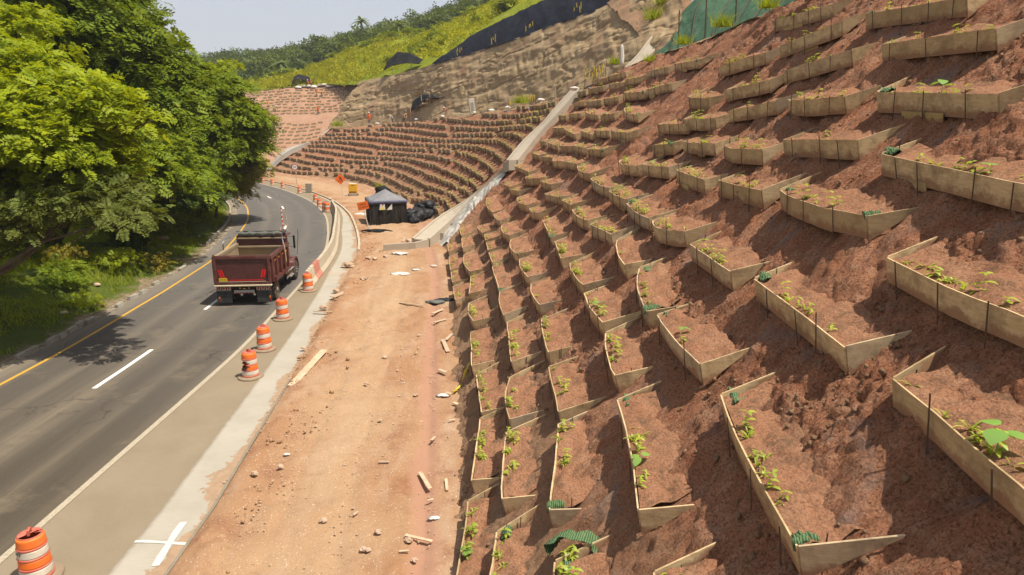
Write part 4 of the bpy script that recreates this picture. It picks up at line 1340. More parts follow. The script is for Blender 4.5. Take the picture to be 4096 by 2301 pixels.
# boxes of the far slope
NU, NV, _ = FARG.shape
for ri in range(18):
    v = .20 + ri * .044
    u = .04 + .006 * (ri % 2)
    while u < .90:
        if abs(v - .53) < .028 or (u > .64 and v < .47) or (u > .8 and v > .75):
            u += .018; continue
        i = min(NU - 2, int(u * (NU - 1))); j = min(NV - 2, int((v + .006 * math.sin(u * 30)) * (NV - 1)))
        i2 = min(NU - 1, i + 4)
        P = FARG[i, j] + np.array([0, 0, .3]); Q = FARG[i2, j] + np.array([0, 0, .3])
        if rr.random() > .10:
            A = Vector(P); B = Vector(Q)
            dd = (B - A).normalized(); upv = Vector((-dd.y, dd.x, 0)).normalized()
            if upv.y < 0: upv = -upv
            ps = []
            hp = rr.uniform(.40, .55)
            ps.append(('b', *board_strip([A, B], [A - Vector((0, 0, hp)), B - Vector((0, 0, hp))], .05, [-upv, -upv]), 'wood_shade'))
            for c in (A, B):
                tip = c + upv * .7 + Vector((0, 0, .1))
                ps.append(('e', *board_strip([c, tip], [c - Vector((0, 0, hp)), tip - Vector((0, 0, .1))], .05, [dd, dd]), 'wood'))
            ps.append(('s', [A + upv * .02 - Vector((0, 0, .04)), B + upv * .02 - Vector((0, 0, .04)), B + upv * 1.2 + Vector((0, 0, .25)), A + upv * 1.2 + Vector((0, 0, .25))], [(0, 1, 2, 3)], 'fill'))
            REST.append(ps)
        u += .0205 + rr.uniform(0, .004)
V = []; F = []; MI = []
keys = ['wood', 'fill', 'rebar', 'wood2', 'wood_shade']
for ps in REST:
    for nm, v, f, mk in ps:
        b = len(V); V += [tuple(x) for x in v]; F += [tuple(i + b for i in q) for q in f]; MI += [keys.index(mk)] * len(f)
me = bpy.data.meshes.new('planter_boxes'); me.from_pydata(V, [], F)
for k_ in keys: me.materials.append(M[k_])
me.polygons.foreach_set("material_index", MI); fill_normals(me)
a_ = me.attributes.new('edge', 'FLOAT', 'POINT'); a_.data.foreach_set('value', [.8] * len(V))
o = link('planter_boxes', me)
tag(o, 'many tiny plank planter boxes in rows on the distant cut slopes', 'planter boxes', GB, 'stuff')
o = link('seedlings', py_mesh('seedlings', STUFF_V, STUFF_F, M['sprout'], smooth=True))
tag(o, 'sparse lime green seedlings in the planter rows around and past the flume', 'seedlings', GS, 'stuff')

# ------------------------------------------------------------------ flumes
M['mortar'] = dusty('pale_mortar', (.50, .465, .41), (.37, .34, .29), (.22, .18, .14), 2.2, 1.0)


_sv = bpy.data.objects['cut_slope'].data.vertices; _sc = np.empty(len(_sv) * 3, np.float32); _sv.foreach_get('co', _sc); _sc = _sc.reshape(-1, 3); _sc = _sc[(_sc[:, 1] > 40) & (_sc[:, 1] < 62)]


def slope_z(X, Y):
    out = np.empty(X.shape)
    for q in np.ndindex(X.shape): out[q] = _sc[np.argmin((_sc[:, 0] - X[q]) ** 2 + (_sc[:, 1] - Y[q]) ** 2), 2]
    return out


def offset_path(path, d):
    P = [Vector(p) for p in path]; out = []
    for i, p in enumerate(P):
        t = P[min(i + 1, len(P) - 1)] - P[max(i - 1, 0)]; t.z = 0; t.normalize()
        out.append(p + Vector((t.y, -t.x, 0)) * d)
    return out


def flume(path, w_in, mortar_side, mat, label, hgt=.95, mortar_w=1.3, ribs=0, end=None, mortar_from=0.):
    P = [tuple(p) for p in resample(np.array(path, float), 18)]
    root = empty('flume', P[0], 0, label, 'flume')
    def rel(o):
        for v in o.data.vertices: v.co -= Vector(P[0])
        o.parent = root; return o
    rel(poly_solid('side_wall', P, .22, -hgt, 0, mat))
    inner = offset_path(P, -w_in)
    rel(poly_solid('side_wall', inner, .2, -hgt, -.05, mat))
    rel(poly_solid('channel_floor', offset_path(P, -w_in / 2), w_in - .21, -.30, -.12, mat))
    if mortar_side:
        nu, nv = 90, 16; a = resample(np.array(P), nu); G = np.zeros((nu, nv, 3))
        off = [offset_path([tuple(q) for q in a], mortar_side * (.1 + mortar_w * j / (nv - 1))) for j in range(nv)]
        for j in range(nv):
            for i in range(nu):
                p = off[j][i]; up, k, s, w = (Vector((1, 0, 0)), .9, 0, 0) if False else (None, None, None, None)
                G[i, j] = p
        la = np.arange(nu)[:, None] * .12 + np.zeros((1, nv)); lb = np.arange(nv)[None] * .09 + np.zeros((nu, 1))
        base = slope_z(G[..., 0], G[..., 1])
        G[..., 2] = base + .10 + (1 - np.arange(nv) / (nv - 1))[None] * .14 + .34 * (fbm(la * 1.6, lb * 2.4, 151, 4) - .45) - np.clip(np.arange(nv) - nv + 4, 0, 9)[None] * .12
        G[..., 1] += .12 * (fbm(la * 2, lb * 0 + 3, 153, 3) - .5) * (np.arange(nv) / nv)[None] * 6
        o = sheet('mortar_apron', G, M['mortar'], kind=None, flip=mortar_side < 0); rel(o)
    if ribs:
        Q = resample(np.array(path, float), ribs + 2)
        for q in Q[1:-1]:
            mb = MB(); mb.box(-.12, .35, -.06, .06, -.75, -.25, Matrix.Translation(Vector(q) - Vector(P[0])) @ Matrix.Rotation(R(-15), 4, 'Z')); mb.build('rib', mat, root)
    if end:
        rel(poly_solid('end_wall', end, .22, -.9, 0, mat))
    return root


low = [(-5.9, 47.7, .62)] + FLUME_LOW[1:]
flume(low, 1.25, 1, M['flume'], 'tan concrete flume running down the slope to the dirt beside pale mortar', .95, 1.6, 5, [(-5.95, 47.55, .60), (-6.7, 46.5, .55), (-8.8, 46.0, .5)])
flume(FLUME_UP, .9, -1, M['flume'], 'upper length of tan concrete flume reaching the bench below the rock face', .95, 1.5, 0)
o = poly_solid('flume_landing', [FLUME_LOW[-1], (.15, 51.0, 5.80), FLUME_UP[0]], 1.3, -.75, -.02, M['flume'])
tag(o, 'flat concrete landing joining two lengths of flume', 'landing')
flume(FLUME_NET, 1.2, 0, M['flume'], 'concrete flume between the rock face and the green shade net', 1.1)
flume(FLUME_FAR, 1.7, 0, M['flumegrey'], 'grey concrete flume at the far end of the planter rows', .8)

# ------------------------------------------------------------------ barriers
def jersey(y0, y1, offf, material, name, label, group=None, h=.85, split=False):
    prof = [(-.30, 0), (-.30, .10), (-.16, .32), (-.09, h), (.09, h), (.16, .32), (.30, .10), (.30, 0)]
    n = 5; V = []; F = []; m = len(prof)
    base = road_pt((y0 + y1) / 2, offf((y0 + y1) / 2), .0)
    for i in range(n):
        y = y0 + (y1 - y0) * i / (n - 1)
        c = road_pt(y, offf(y), .003); d = road_dir(y); rgt = Vector((d.y, -d.x, 0))
        for a, z in prof: V.append(c + rgt * a + Vector((0, 0, z)) - base)
    for i in range(n - 1):
        for k in range(m): F.append((i * m + k, i * m + (k + 1) % m, (i + 1) * m + (k + 1) % m, (i + 1) * m + k))
    F += [tuple(range(m)), tuple(range((n - 1) * m, n * m))[::-1]]
    mb = MB(); mb.add(V, F)
    o = mb.build(name, material, None, base, bevel=.02)
    tag(o, label, 'barrier', group)
    return o


BOFF = lambda y: float(np.interp(y, [35, 40, 50, 57, 66, 71], [3.98, 4.0, 3.95, 4.15, 4.55, 4.75]))
M['plastic_red'] = plain('faded_red_plastic', (.52, .16, .11), .6, 0, .3, .6, (.42, .32, .22), 2.)
M['plastic_white'] = plain('dirty_white_plastic', (.56, .49, .36), .6, 0, .3, .7, (.34, .27, .17), 2.)
M['black_plastic'] = plain('black_plastic', (.025, .025, .028), .55, 0, .4, .25, (.2, .16, .11), 3.)
o = jersey(35.35, 36.85, BOFF, M['plastic_white'], 'plastic_barrier', 'dirty white plastic barrier segment behind an orange drum', None, .9)
for f in (.25, .6): mb = MB(); p = road_dir(36) * ((f - .5) * 1.4); mb.box(-.07, .07, -.04, .04, .895, .91, Matrix.Translation(p)); mb.build('filler_slot', M['black_plastic'], o)
o = jersey(36.88, 38.5, BOFF, M['plastic_red'], 'plastic_barrier', 'faded red plastic barrier segment between white and concrete segments', None, .9)
for f in (.2, .5, .8): mb = MB(); p = road_dir(37.7) * ((f - .5) * 1.4); mb.box(-.07, .07, -.04, .04, .895, .91, Matrix.Translation(p)); mb.build('filler_slot', M['black_plastic'], o)
yy = 38.56
for i, ln in enumerate([2.9] * 10):
    lab = 'dusty concrete jersey barrier, %s segment from the red plastic barrier' % ORD[i]
    o = jersey(yy, yy + ln - .04, BOFF, M['barrier'], 'concrete_barrier', lab, 'concrete barriers along the shoulder')
    d = road_dir(yy + 1.4); rz = math.atan2(d.y, d.x)
    for f in (-.28, .28):
        mb = MB(); mb.box(-.07, .07, -.015, .015, .846, .856, Matrix.Rotation(rz + R(90), 4, 'Z') @ Matrix.Translation((0, f * ln, 0))); mb.build('lifting_slot', M['black_plastic'], o)
    yy += ln
# black hose lying in the seam behind the barriers is the dark line of its base joint

# ------------------------------------------------------------------ traffic drums
M['drum'] = plain('drum_red_plastic', (.50, .085, .05), .55, 0, .4, .45, (.42, .27, .18), 3.)
M['drum_orange'] = plain('drum_orange_sheeting', (.83, .16, .012), .5, 0, .4, .25, (.45, .26, .14), 2.5)
M['drum_white'] = plain('drum_white_sheeting', (.66, .60, .49), .5, 0, .4, .5, (.36, .27, .18), 2.)
M['drum_base'] = plain('drum_rubber_base', (.24, .175, .115), .9, 0, .2, .6, (.34, .25, .16), 3.)


def drum(p, label, hole=None, tophole=None, n=36, rz=0., lean=0., rads=(.235, .285), h=.94):
    root = empty('traffic_drum', p, rz, label, 'traffic drum', 'orange and white drums along the shoulder')
    root.rotation_euler = (lean, lean * .5, rz)
    zs = sorted(set([.06, .10, .115] + [round(.115 + i * .0247, 4) for i in range(1, 32)] + [h - .02]))
    def radius(z):
        t = (z - .06) / (h - .06); r0 = rads[1] + (rads[0] - rads[1]) * t
        for zr in (.115, .315, .515, .715):       # raised ribs between the bands
            if abs(z - zr) < .016: r0 += .012
        if z > h - .03: r0 -= .02
        return r0
    bands = {'body': ([], []), 'white_band': ([], []), 'orange_band': ([], [])}
    bands = {'body': [], 'white_band_a': [], 'orange_band_a': [], 'white_band_b': [], 'orange_band_b': []}
    def which(zc):
        for lo, hi, nm in ((.135, .295, 'white_band_b'), (.335, .495, 'orange_band_b'), (.535, .695, 'white_band_a'), (.735, h - .03, 'orange_band_a')):
            if lo < zc < hi: return nm
        return 'body'
    for i in range(len(zs) - 1):
        zc = (zs[i] + zs[i + 1]) / 2
        for j in range(n):
            th = 2 * math.pi * (j + .5) / n
            if hole and hole(th, zc): continue
            bands[which(zc)].append((i, j))
    def vert(i, j, o=0.):
        a = 2 * math.pi * j / n; r0 = radius(zs[i]) + o
        return (r0 * math.cos(a), r0 * math.sin(a), zs[i])
    body_o = None
    for nm, cells in bands.items():
        V = []; F = []; mp = {}
        for i, j in cells:
            f = []
            for q in ((i, j), (i, j + 1), (i + 1, j + 1), (i + 1, j)):
                key = (q[0], q[1] % n)
                if key not in mp: mp[key] = len(V); V.append(vert(*key))
                f.append(mp[key])
            F.append(tuple(f))
        if nm == 'body':
            # lid
            rt = radius(zs[-1]); rings = [(rt, zs[-1]), (rt - .015, h), (rt * .66, h), (rt * .33, h)]
            b = len(V)
            for rr_, z in rings:
                for j in range(n): a = 2 * math.pi * j / n; V.append((rr_ * math.cos(a), rr_ * math.sin(a), z))
            V.append((0, 0, h))
            for k in range(3):
                for j in range(n):
                    th = 2 * math.pi * (j + .5) / n
                    if tophole and tophole(th, k): continue
                    F.append((b + k * n + j, b + k * n + (j + 1) % n, b + (k + 1) * n + (j + 1) % n, b + (k + 1) * n + j))
            for j in range(n):
                th = 2 * math.pi * (j + .5) / n
                if tophole and tophole(th, 3): continue
                F.append((b + 3 * n + j, b + 3 * n + (j + 1) % n, len(V) - 1))
        if not F: continue
        name = {'body': 'body', 'white_band_a': 'white_band', 'white_band_b': 'white_band', 'orange_band_a': 'orange_band', 'orange_band_b': 'orange_band'}[nm]
        mt = {'body': M['drum'], 'white_band': M['drum_white'], 'orange_band': M['drum_orange']}[name]
        ob = link(name, py_mesh(name, V, F, mt, smooth=True), root)
        if n > 20:
            s = ob.modifiers.new('shell', 'SOLIDIFY'); s.thickness = .006; s.offset = -1
    mb = MB(); mb.lathe([(.42, 0), (.44, .02), (.43, .05), (.33, .075), (.29, .08)], n); mb.build('base', M['drum_base'], root, smooth=True)
    mb = MB(); mb.prism([(-.085, h - .01), (-.075, h + .085), (-.055, h + .10), (.055, h + .10), (.075, h + .085), (.085, h - .01), (.045, h - .01), (.045, h + .055), (-.045, h + .055), (-.045, h - .01)], 'y', -.022, .022)
    mb.build('handle', M['drum'], root)
    return root


def h1(th, z):   # torn wall of the second drum, facing the road
    a = (th - math.pi * 1.38 + math.pi) % (2 * math.pi) - math.pi
    jag = .16 * math.sin(z * 47) + .10 * math.sin(z * 91 + 1)
    return .315 < z < .66 and abs(a) < (.95 + jag) * (1 - abs((z - .49) / .22) ** 3 * .55)


def t1(th, k):
    a = (th - .45 + math.pi) % (2 * math.pi) - math.pi
    return k >= 1 and abs(a) < 1.15 + .3 * math.sin(th * 7) + .15 * k


drum((-9.36, 11.72, .006), 'traffic drum with a torn lid opening, beside the white cross mark', None, t1, 40, R(-70), 0).scale = (1.02, 1.02, 1.06)
drum((-9.18, 22.55, .006), 'traffic drum with a large ragged hole in its side', h1, None, 40, R(-25), 0)
drum((-9.73, 25.5, .006), 'intact traffic drum between the holed drum and the drum behind the truck', None, None, 32, R(10), 0)
drum((-10.38, 29.7, .006), 'traffic drum close behind the dump truck wheel', None, None, 32, R(-30), 0)
drum((-10.75, 34.95, .006), 'traffic drum standing against the white plastic barrier end', None, None, 32, R(20), 0)
for i, (x, y) in enumerate([(-18.0, 66.3), (-18.35, 66.9)]):
    drum((x, y, .006), ['traffic drum huddled at the far end of the concrete barriers', 'second drum of the pair at the far end of the concrete barriers'][i], None, None, 16, i * 1.)
for i, (x, y) in enumerate([(-19.9, 70.5), (-21.5, 74.8), (-25.9, 83.6), (-30.1, 90.2), (-32.9, 94.4), (-35.4, 97.8)]):
    drum((x, y, .006), 'traffic drum round the bend, %s one past the concrete barriers' % ORD[i], None, None, 16, i * 1.3).scale = (.88, .88, .88)
# stencilled letters on the near drum's upper white band
def text_mesh(txt, size, material, depth=.002, align='CENTER', spacing=1.):
    cu = bpy.data.curves.new('txt', 'FONT'); cu.body = txt; cu.size = size; cu.align_x = align; cu.align_y = 'CENTER'; cu.extrude = depth; cu.space_character = spacing; cu.resolution_u = 3
    ob = bpy.data.objects.new('txt', cu); COL.objects.link(ob)
    dg = bpy.context.evaluated_depsgraph_get(); me = bpy.data.meshes.new_from_object(ob.evaluated_get(dg))
    bpy.data.objects.remove(ob); me.materials.clear(); me.materials.append(material)
    return me


M['ink'] = plain('black_ink', (.018, .017, .016), .7)
for i, (ch, th, z) in enumerate((('M', -2.12, .64), ('T', -1.82, .645))):
    root = [o for o in bpy.data.objects if o.name == 'traffic_drum'][0]
    # letters face the slope side of the drum, local angles undo the drum's own turn
    a = th - root.rotation_euler.z
    rad = .2655
    o = link('stencil_letter', text_mesh(ch, .11, M['ink']), root)
    o.location = (rad * math.cos(a), rad * math.sin(a), z); o.rotation_euler = (R(90), 0, a + R(90))

# delineator posts along the lane line of the bend
M['post_white'] = plain('post_white', (.62, .58, .50), .6, 0, .3, .4)
M['steel'] = plain('galvanised_steel', (.45, .44, .42), .45, .6, .5, .3)
for i, y in enumerate((50.5, 57.8, 66.2, 75.5, 87.5, 92.0)):
    root = empty('delineator_post', road_pt(y, .05, .006), 0, 'slim grey delineator post on the lane line, %s from the truck' % ORD[i], 'delineator post', 'delineator posts along the lane line')
    mb = MB(); mb.lathe([(.14, 0), (.14, .03), (.06, .06)], 10); mb.build('base', M['drum_base'], root)
    mb = MB(); mb.tube([(0, 0, .03), (.02, 0, .95)], .035, 8); mb.build('post', M['drum_white'] if i == 0 else M['kerb'], root)
    for z in (.55, .75):
        mb = MB(); mb.tube([(.011, 0, z), (.0155, 0, z + .1)], .038, 8); mb.build('reflective_band', M['drum_orange'] if i == 0 else M['post_white'], root)

# white painted cross on the gutter
def paint_stroke(pts, w, name):
    V = []; F = []
    P = [Vector(p) for p in pts]
    for i, p in enumerate(P):
        d = (P[min(i + 1, len(P) - 1)] - P[max(i - 1, 0)]).normalized(); n = Vector((-d.y, d.x, 0)); ww = w * (1 + .18 * math.sin(i * 2.3))
        V += [p - n * ww / 2, p + n * ww / 2]
    for i in range(len(P) - 1): F.append((2 * i, 2 * i + 1, 2 * i + 3, 2 * i + 2))
    o = link(name, py_mesh(name, V, F, M['whitefresh'])); o["kind"] = "structure"


M['whitefresh'] = paint_material('fresh_white_paint', (.56, .53, .46), .56)
def gp(x, y, z=.036): return (x, y, z)
paint_stroke([gp(-8.07, 12.88), gp(-7.8, 12.88), gp(-7.58, 12.86), gp(-7.2, 12.82), gp(-6.85, 12.79)], .085, 'painted_cross_stroke')
paint_stroke([gp(-7.21, 12.05, .040), gp(-7.25, 12.4, .040), gp(-7.3, 12.82, .040), gp(-7.34, 13.2, .040), gp(-7.36, 13.6, .040)], .15, 'painted_cross_stroke')

# ------------------------------------------------------------------ dump truck
def car_paint(name, col, rough=.35, dust=.5, dustcol=(.36, .27, .18)):
    t = NT(name); c = t.coord('Object')
    k = t.mix(t.ramp(t.noise(c, 1.3, 5, .6), [(.3, 0.), (.7, .4)]), col, tuple(x * .7 for x in col))
    d = t.math('MULTIPLY', t.ramp(t.noise(c, 3.2, 6, .7), [(.40, .10), (.68, 1.)]), dust)
    k = t.mix(d, k, dustcol)
    return t.fin(k, t.math('ADD', rough, t.math('MULTIPLY', d, .5)), None, 0., .5)


M['maroon'] = car_paint('maroon_paint', (.085, .012, .013), .3, .22)
M['maroon_gate'] = car_paint('dusty_maroon_gate', (.070, .013, .011), .42, .16, (.26, .14, .10))
M['bed_dust'] = dusty('dusty_bed_steel', (.31, .24, .15), (.25, .185, .11), (.12, .075, .05), 2.)
M['redtape'] = plain('red_reflective_tape', (.62, .012, .015), .4)
M['plate'] = plain('yellow_plate', (.66, .46, .02), .5)
M['rubber'] = plain('tyre_rubber', (.030, .028, .026), .85, 0, .2, .7, (.26, .21, .15), 4.)
M['flap'] = plain('mudflap_rubber', (.020, .022, .024), .6, 0, .35, .35, (.13, .115, .09), 3.)
M['chrome'] = plain('chrome', (.75, .74, .72), .12, 1., .5)
M['rim'] = plain('dusty_wheel_rim', (.50, .43, .31), .5, .3, .4, .5)
M['glass'] = plain('dark_cab_glass', (.012, .013, .016), .06, 0, .6)
M['frame'] = plain('chassis_black', (.018, .016, .015), .6, 0, .3, .3, (.12, .10, .07), 3.)
M['redlens'] = plain('red_lens', (.30, .006, .010), .2, 0, .6)
M['amberlens'] = plain('amber_lens', (.75, .22, .01), .25, 0, .6)
M['tarp'] = plain('grey_tarp', (.10, .115, .105), .8, 0, .2, .4, (.25, .2, .14), 6., .4)
M['beam'] = dusty('dusty_sill', (.50, .43, .29), (.42, .35, .22), (.26, .2, .12), 4.)


def truck():
    yb = 31.9; c = road_pt(yb, 1.72, .004); d = road_dir(yb + 3.0)
    T = empty('dump_truck', c, math.atan2(d.y, d.x) - R(90), 'maroon dump truck with an empty dusty bed driving up the lane', 'truck')
    def B(name, mat, boxes, parent=T, bevel=.012, smooth=False):
        mb = MB()
        for b in boxes: mb.box(*b)
        return mb.build(name, mat, parent, bevel=bevel, smooth=smooth)
    T.scale = (1.04, 1.0, 1.05)
    # chassis
    B('chassis', M['frame'], [(-.45, -.33, .15, 6.9, .72, .98), (.33, .45, .15, 6.9, .72, .98), (-.45, .45, .2, .35, .72, .95), (-1.05, 1.05, 1.02, 1.18, .44, .60), (-.95, .95, 5.52, 5.68, .44, .58), (-.25, .25, .9, 1.3, .36, .72), (-.16, .16, 1.3, 4.6, .50, .66)])
    # bed floor, sides with ribs, headboard
    B('bed_floor', M['bed_dust'], [(-1.2, 1.2, .06, 3.9, 1.08, 1.16)])
    for sx in (-1, 1):
        x0, x1 = sorted((sx * 1.20, sx * 1.26)); b = B('bed_side', M['maroon'], [(x0, x1, .05, 3.95, 1.08, 2.14)])
        x0, x1 = sorted((sx * 1.17, sx * 1.33)); B('top_rail', M['bed_dust'] if sx < 0 else M['maroon_gate'], [(x0, x1, .02, 3.97, 2.14, 2.30)], b)
        x0, x1 = sorted((sx * 1.193, sx * 1.199)); B('side_liner', M['bed_dust'], [(x0, x1, .10, 3.88, 1.17, 2.13)], b, 0)
        for yy_ in (.10, .95, 1.8, 2.65, 3.5):
            x0, x1 = sorted((sx * 1.261, sx * 1.36)); B('side_rib', M['maroon_gate'], [(x0, x1, yy_, yy_ + .12, 1.06, 2.135)], b)
        mb = MB(); xs = sorted((sx * 1.262, sx * 1.44))
        mb.prism([(.35, 1.05), (3.7, 1.05), (3.7, 1.10), (.35, 1.25)], 'x', *xs); mb.build('dirt_ledge', M['maroon_gate'], b)
        for yy_ in (.6, 1.4, 2.2, 3.0, 3.8):
            x0, x1 = sorted((sx * 1.34, sx * 1.37)); B('marker_lamp', M['amberlens'], [(x0, x1, yy_, yy_ + .09, 1.98, 2.04)], b, 0)
    hb = B('headboard', M['maroon_gate'], [(-1.26, 1.26, 3.90, 3.98, 1.08, 2.66)])
    B('headboard_liner', M['bed_dust'], [(-1.19, 1.19, 3.885, 3.896, 1.17, 2.05)], hb, 0)
    B('stiffener', M['bed_dust'], [(-1.19, 1.19, 3.79, 3.884, 2.06, 2.15), (-1.19, 1.19, 3.80, 3.884, 2.50, 2.57)], hb)
    cp = B('cab_guard', M['maroon_gate'], [(-1.26, 1.26, 3.99, 4.85, 2.60, 2.66)])
    B('dirt_pile', M['bed_dust'], [(.1, .5, 3.3, 3.62, 1.165, 1.30)], T, .05)
    # tarp roll with its arms
    mb = MB(); pts = [(-1.18 + i * .2, 3.90 + .05 * math.sin(i * 1.9), 2.76 + .025 * math.sin(i * 2.7)) for i in range(12)]
    mb.tube(pts, [.10 + .03 * math.sin(i * 2.2) for i in range(12)], 9); mb.build('tarp_roll', M['tarp'], T, smooth=True)
    mb = MB(); mb.tube([(-1.24, 3.98, 2.86), (1.24, 3.98, 2.86)], .035, 8); mb.build('tarp_bar', M['frame'], T)
    for sx in (-1, 1):
        mb = MB(); mb.tube([(sx * 1.42, 2.6, 1.55), (sx * 1.46, 2.35, 2.1), (sx * 1.44, 2.2, 2.60), (sx * 1.36, 2.4, 2.75), (sx * 1.24, 2.9, 2.77)], .035, 8); mb.build('tarp_arm', M['chrome'], T, smooth=True)
    # tailgate
    tg = B('tailgate', M['maroon_gate'], [(-1.24, 1.24, -.035, .03, 1.06, 2.26)])
    B('gate_frame', M['maroon'], [(-1.28, -1.14, -.10, -.036, 1.02, 2.34), (1.14, 1.28, -.10, -.036, 1.02, 2.34), (-1.139, 1.139, -.10, -.036, 2.20, 2.34), (-1.139, 1.139, -.095, -.036, 1.02, 1.14)], tg, .02)
    B('gate_top_rail', M['maroon_gate'], [(-1.27, 1.27, -.02, .06, 2.27, 2.36)], tg)
    B('chrome_strip', M['beam'], [(-1.08, 1.05, -.105, -.097, 1.145, 1.172)], tg, 0)
    for sx in (-1, 1):
        for k in (0, .115):
            mb = MB(); Mx = Matrix.Translation((sx * (1.0 - k), -.041, 1.52)) @ Matrix.Rotation(sx * R(18), 4, 'Y'); mb.box(-.036, .036, -.004, .004, -.20, .20, Mx); mb.build('reflective_strip', M['redtape'], tg)
    B('reflective_strip', M['redtape'], [(-.66, .92, -.044, -.036, 1.195, 1.235)], tg, 0)
    pl = B('number_plate', M['plate'], [(-1.05, -.68, -.112, -.106, 1.18, 1.34)], tg, .004)
    o = link('plate_text', text_mesh('SZR-029', .088, M['ink'], .001), pl, (-.865, -.1135, 1.26)); o.rotation_euler = (R(90), 0, 0)
    for sx in (-1, 1):
        mb = MB(); mb.tube([(sx * 1.22, -.03, 2.30), (sx * 1.22, -.03, 2.42)], .03, 7); mb.build('gate_hinge', M['maroon'], tg)
    # sill beam and lamps
    B('rear_sill', M['beam'], [(-1.30, 1.30, -.16, .02, .93, 1.01)], T, .03)
    B('lamp_panel', M['maroon'], [(-1.22, -.55, -.06, .04, .74, .929), (.55, 1.22, -.06, .04, .74, .929)])
    for sx in (-1, 1):
        for k in range(3):
            x = sx * (.66 + k * .215)
            mb = MB(); mb.prism([(x - .075, .765), (x + .075, .765), (x + .075, .90), (x - .075, .90)], 'y', -.085, -.061); tl = mb.build('tail_lamp', M['chrome'], T, bevel=.02)
            mb = MB(); mb.prism([(x - .045, .79), (x + .045, .79), (x + .045, .898), (x - .045, .898)], 'y', -.10, -.086); mb.build('lens', M['redlens'], tl, bevel=.015)
    bp = B('under_bumper', M['steel'], [(-.46, .46, -.02, .06, .58, .74)], T, .02)
    for k in range(4): B('reflector', M['redlens'], [(-.40 + k * .21, -.24 + k * .21, -.028, -.022, .585, .63)], bp, 0)
    for x in (-.22, .18): B('top_lamp', M['amberlens'], [(x, x + .09, -.03, .02, .80, .86)])
    B('plate_lamp', M['post_white'], [(-.05, .08, -.03, .02, .79, .83)])
    for sx in (-1, 1):
        mb = MB(); xs = sorted((sx * .56, sx * 1.24)); mb.box(xs[0], xs[1], -.02, .0, .16, .735); fl = mb.build('mudflap', M['flap'], T)
        B('flap_weight', M['steel'], [(xs[0] + .01, xs[1] - .01, -.028, -.021, .72, .745)], fl, 0)
        xo = sx * 1.13 if sx > 0 else -1.16
        B('flap_reflector', M['amberlens'], [(xo, xo + .06, -.03, -.021, .36, .46)], fl, 0)
        B('flap_reflector', M['redlens'], [(xo, xo + .06, -.03, -.021, .24, .34)], fl, 0)
    for x in (-.16, .42):
        mb = MB(); mb.tube([(x, .12, .50), (x, .5, .50)], .06, 10); mb.build('tow_hook', M['chrome'], T)
    # wheels
    def wheel(x, y, w, sx, hubchrome):
        W = None
        mb = MB(); mb.lathe([(.30, -w / 2 + .02), (.40, -w / 2), (.50, -w / 2 + .03), (.525, -w / 2 + .07), (.525, w / 2 - .07), (.50, w / 2 - .03), (.40, w / 2), (.30, w / 2 - .02)], 30, 'x', (x, y, .525))
        W = mb.build('wheel', M['rubber'], T, smooth=True)
        mb = MB(); o_ = w / 2 - .05; mb.lathe([(.31, o_ * sx), (.29, (o_ + .03) * sx), (.20, (o_ - .06) * sx), (.12, (o_ + .02) * sx), (.10, (o_ + .06) * sx)], 24, 'x', (x, y, .525)); mb.build('rim', M['chrome'] if hubchrome else M['rim'], W, smooth=True)
        if hubchrome:
            mb = MB()
            for k in range(8): a = k * math.pi / 4; mb.tube([(x + sx * (o_ - .02), y + .17 * math.cos(a), .525 + .17 * math.sin(a)), (x + sx * (o_ + .13), y + .17 * math.cos(a), .525 + .17 * math.sin(a))], [.028, .02], 7)
            mb.build('lug_caps', M['chrome'], W)
        return W
    for sx in (-1, 1):
        wheel(sx * 1.10, 1.12, .30, sx, False); wheel(sx * .76, 1.12, .28, sx, False); wheel(sx * 1.12, 5.62, .30, sx, True)
    # cab, hood, fenders
    mb = MB(); mb.prism([(4.10, 1.0), (5.35, 1.0), (5.35, 1.70), (5.05, 2.46), (4.10, 2.50)], 'x', -1.02, 1.02); cab = mb.build('cab', M['maroon'], T, bevel=.05)
    for sx in (-1, 1):
        mb = MB(); xs = sorted((sx * 1.021, sx * 1.032)); mb.prism([(4.35, 1.80), (5.16, 1.80), (4.95, 2.32), (4.35, 2.34)], 'x', *xs); mb.build('side_window', M['glass'], cab)
        xs = sorted((sx * 1.05, sx * 1.10)); B('door_handle', M['chrome'], [(*xs, 4.40, 4.55, 1.58, 1.62)], cab, 0)
        mi = B('mirror', M['frame'], [(sx * 1.32 - .05, sx * 1.32 + .05, 5.20, 5.26, 1.75, 2.45)], cab, .02)
        mb = MB(); mb.tube([(sx * 1.02, 5.2, 2.4), (sx * 1.32, 5.23, 2.4)], .018, 6); mb.tube([(sx * 1.02, 5.2, 1.85), (sx * 1.32, 5.23, 1.85)], .018, 6); mb.build('mirror_arm', M['chrome'], mi)
        B('mirror_glass', M['chrome'], [(sx * 1.32 - .04, sx * 1.32 + .04, 5.190, 5.196, 1.80, 2.40)], mi, 0)
    B('rear_window', M['glass'], [(-.6, .6, 4.085, 4.098, 1.95, 2.45)], cab, 0)
    for x in (-.7, 0, .7): B('roof_lamp', M['amberlens'], [(x, x + .12, 4.9, 5.0, 2.49, 2.53)], cab, 0)
    mb = MB(); mb.prism([(5.36, .95), (6.85, .95), (6.85, 1.60), (6.6, 1.72), (5.36, 1.80)], 'x', -.62, .62); mb.build('hood', M['maroon'], T, bevel=.06)
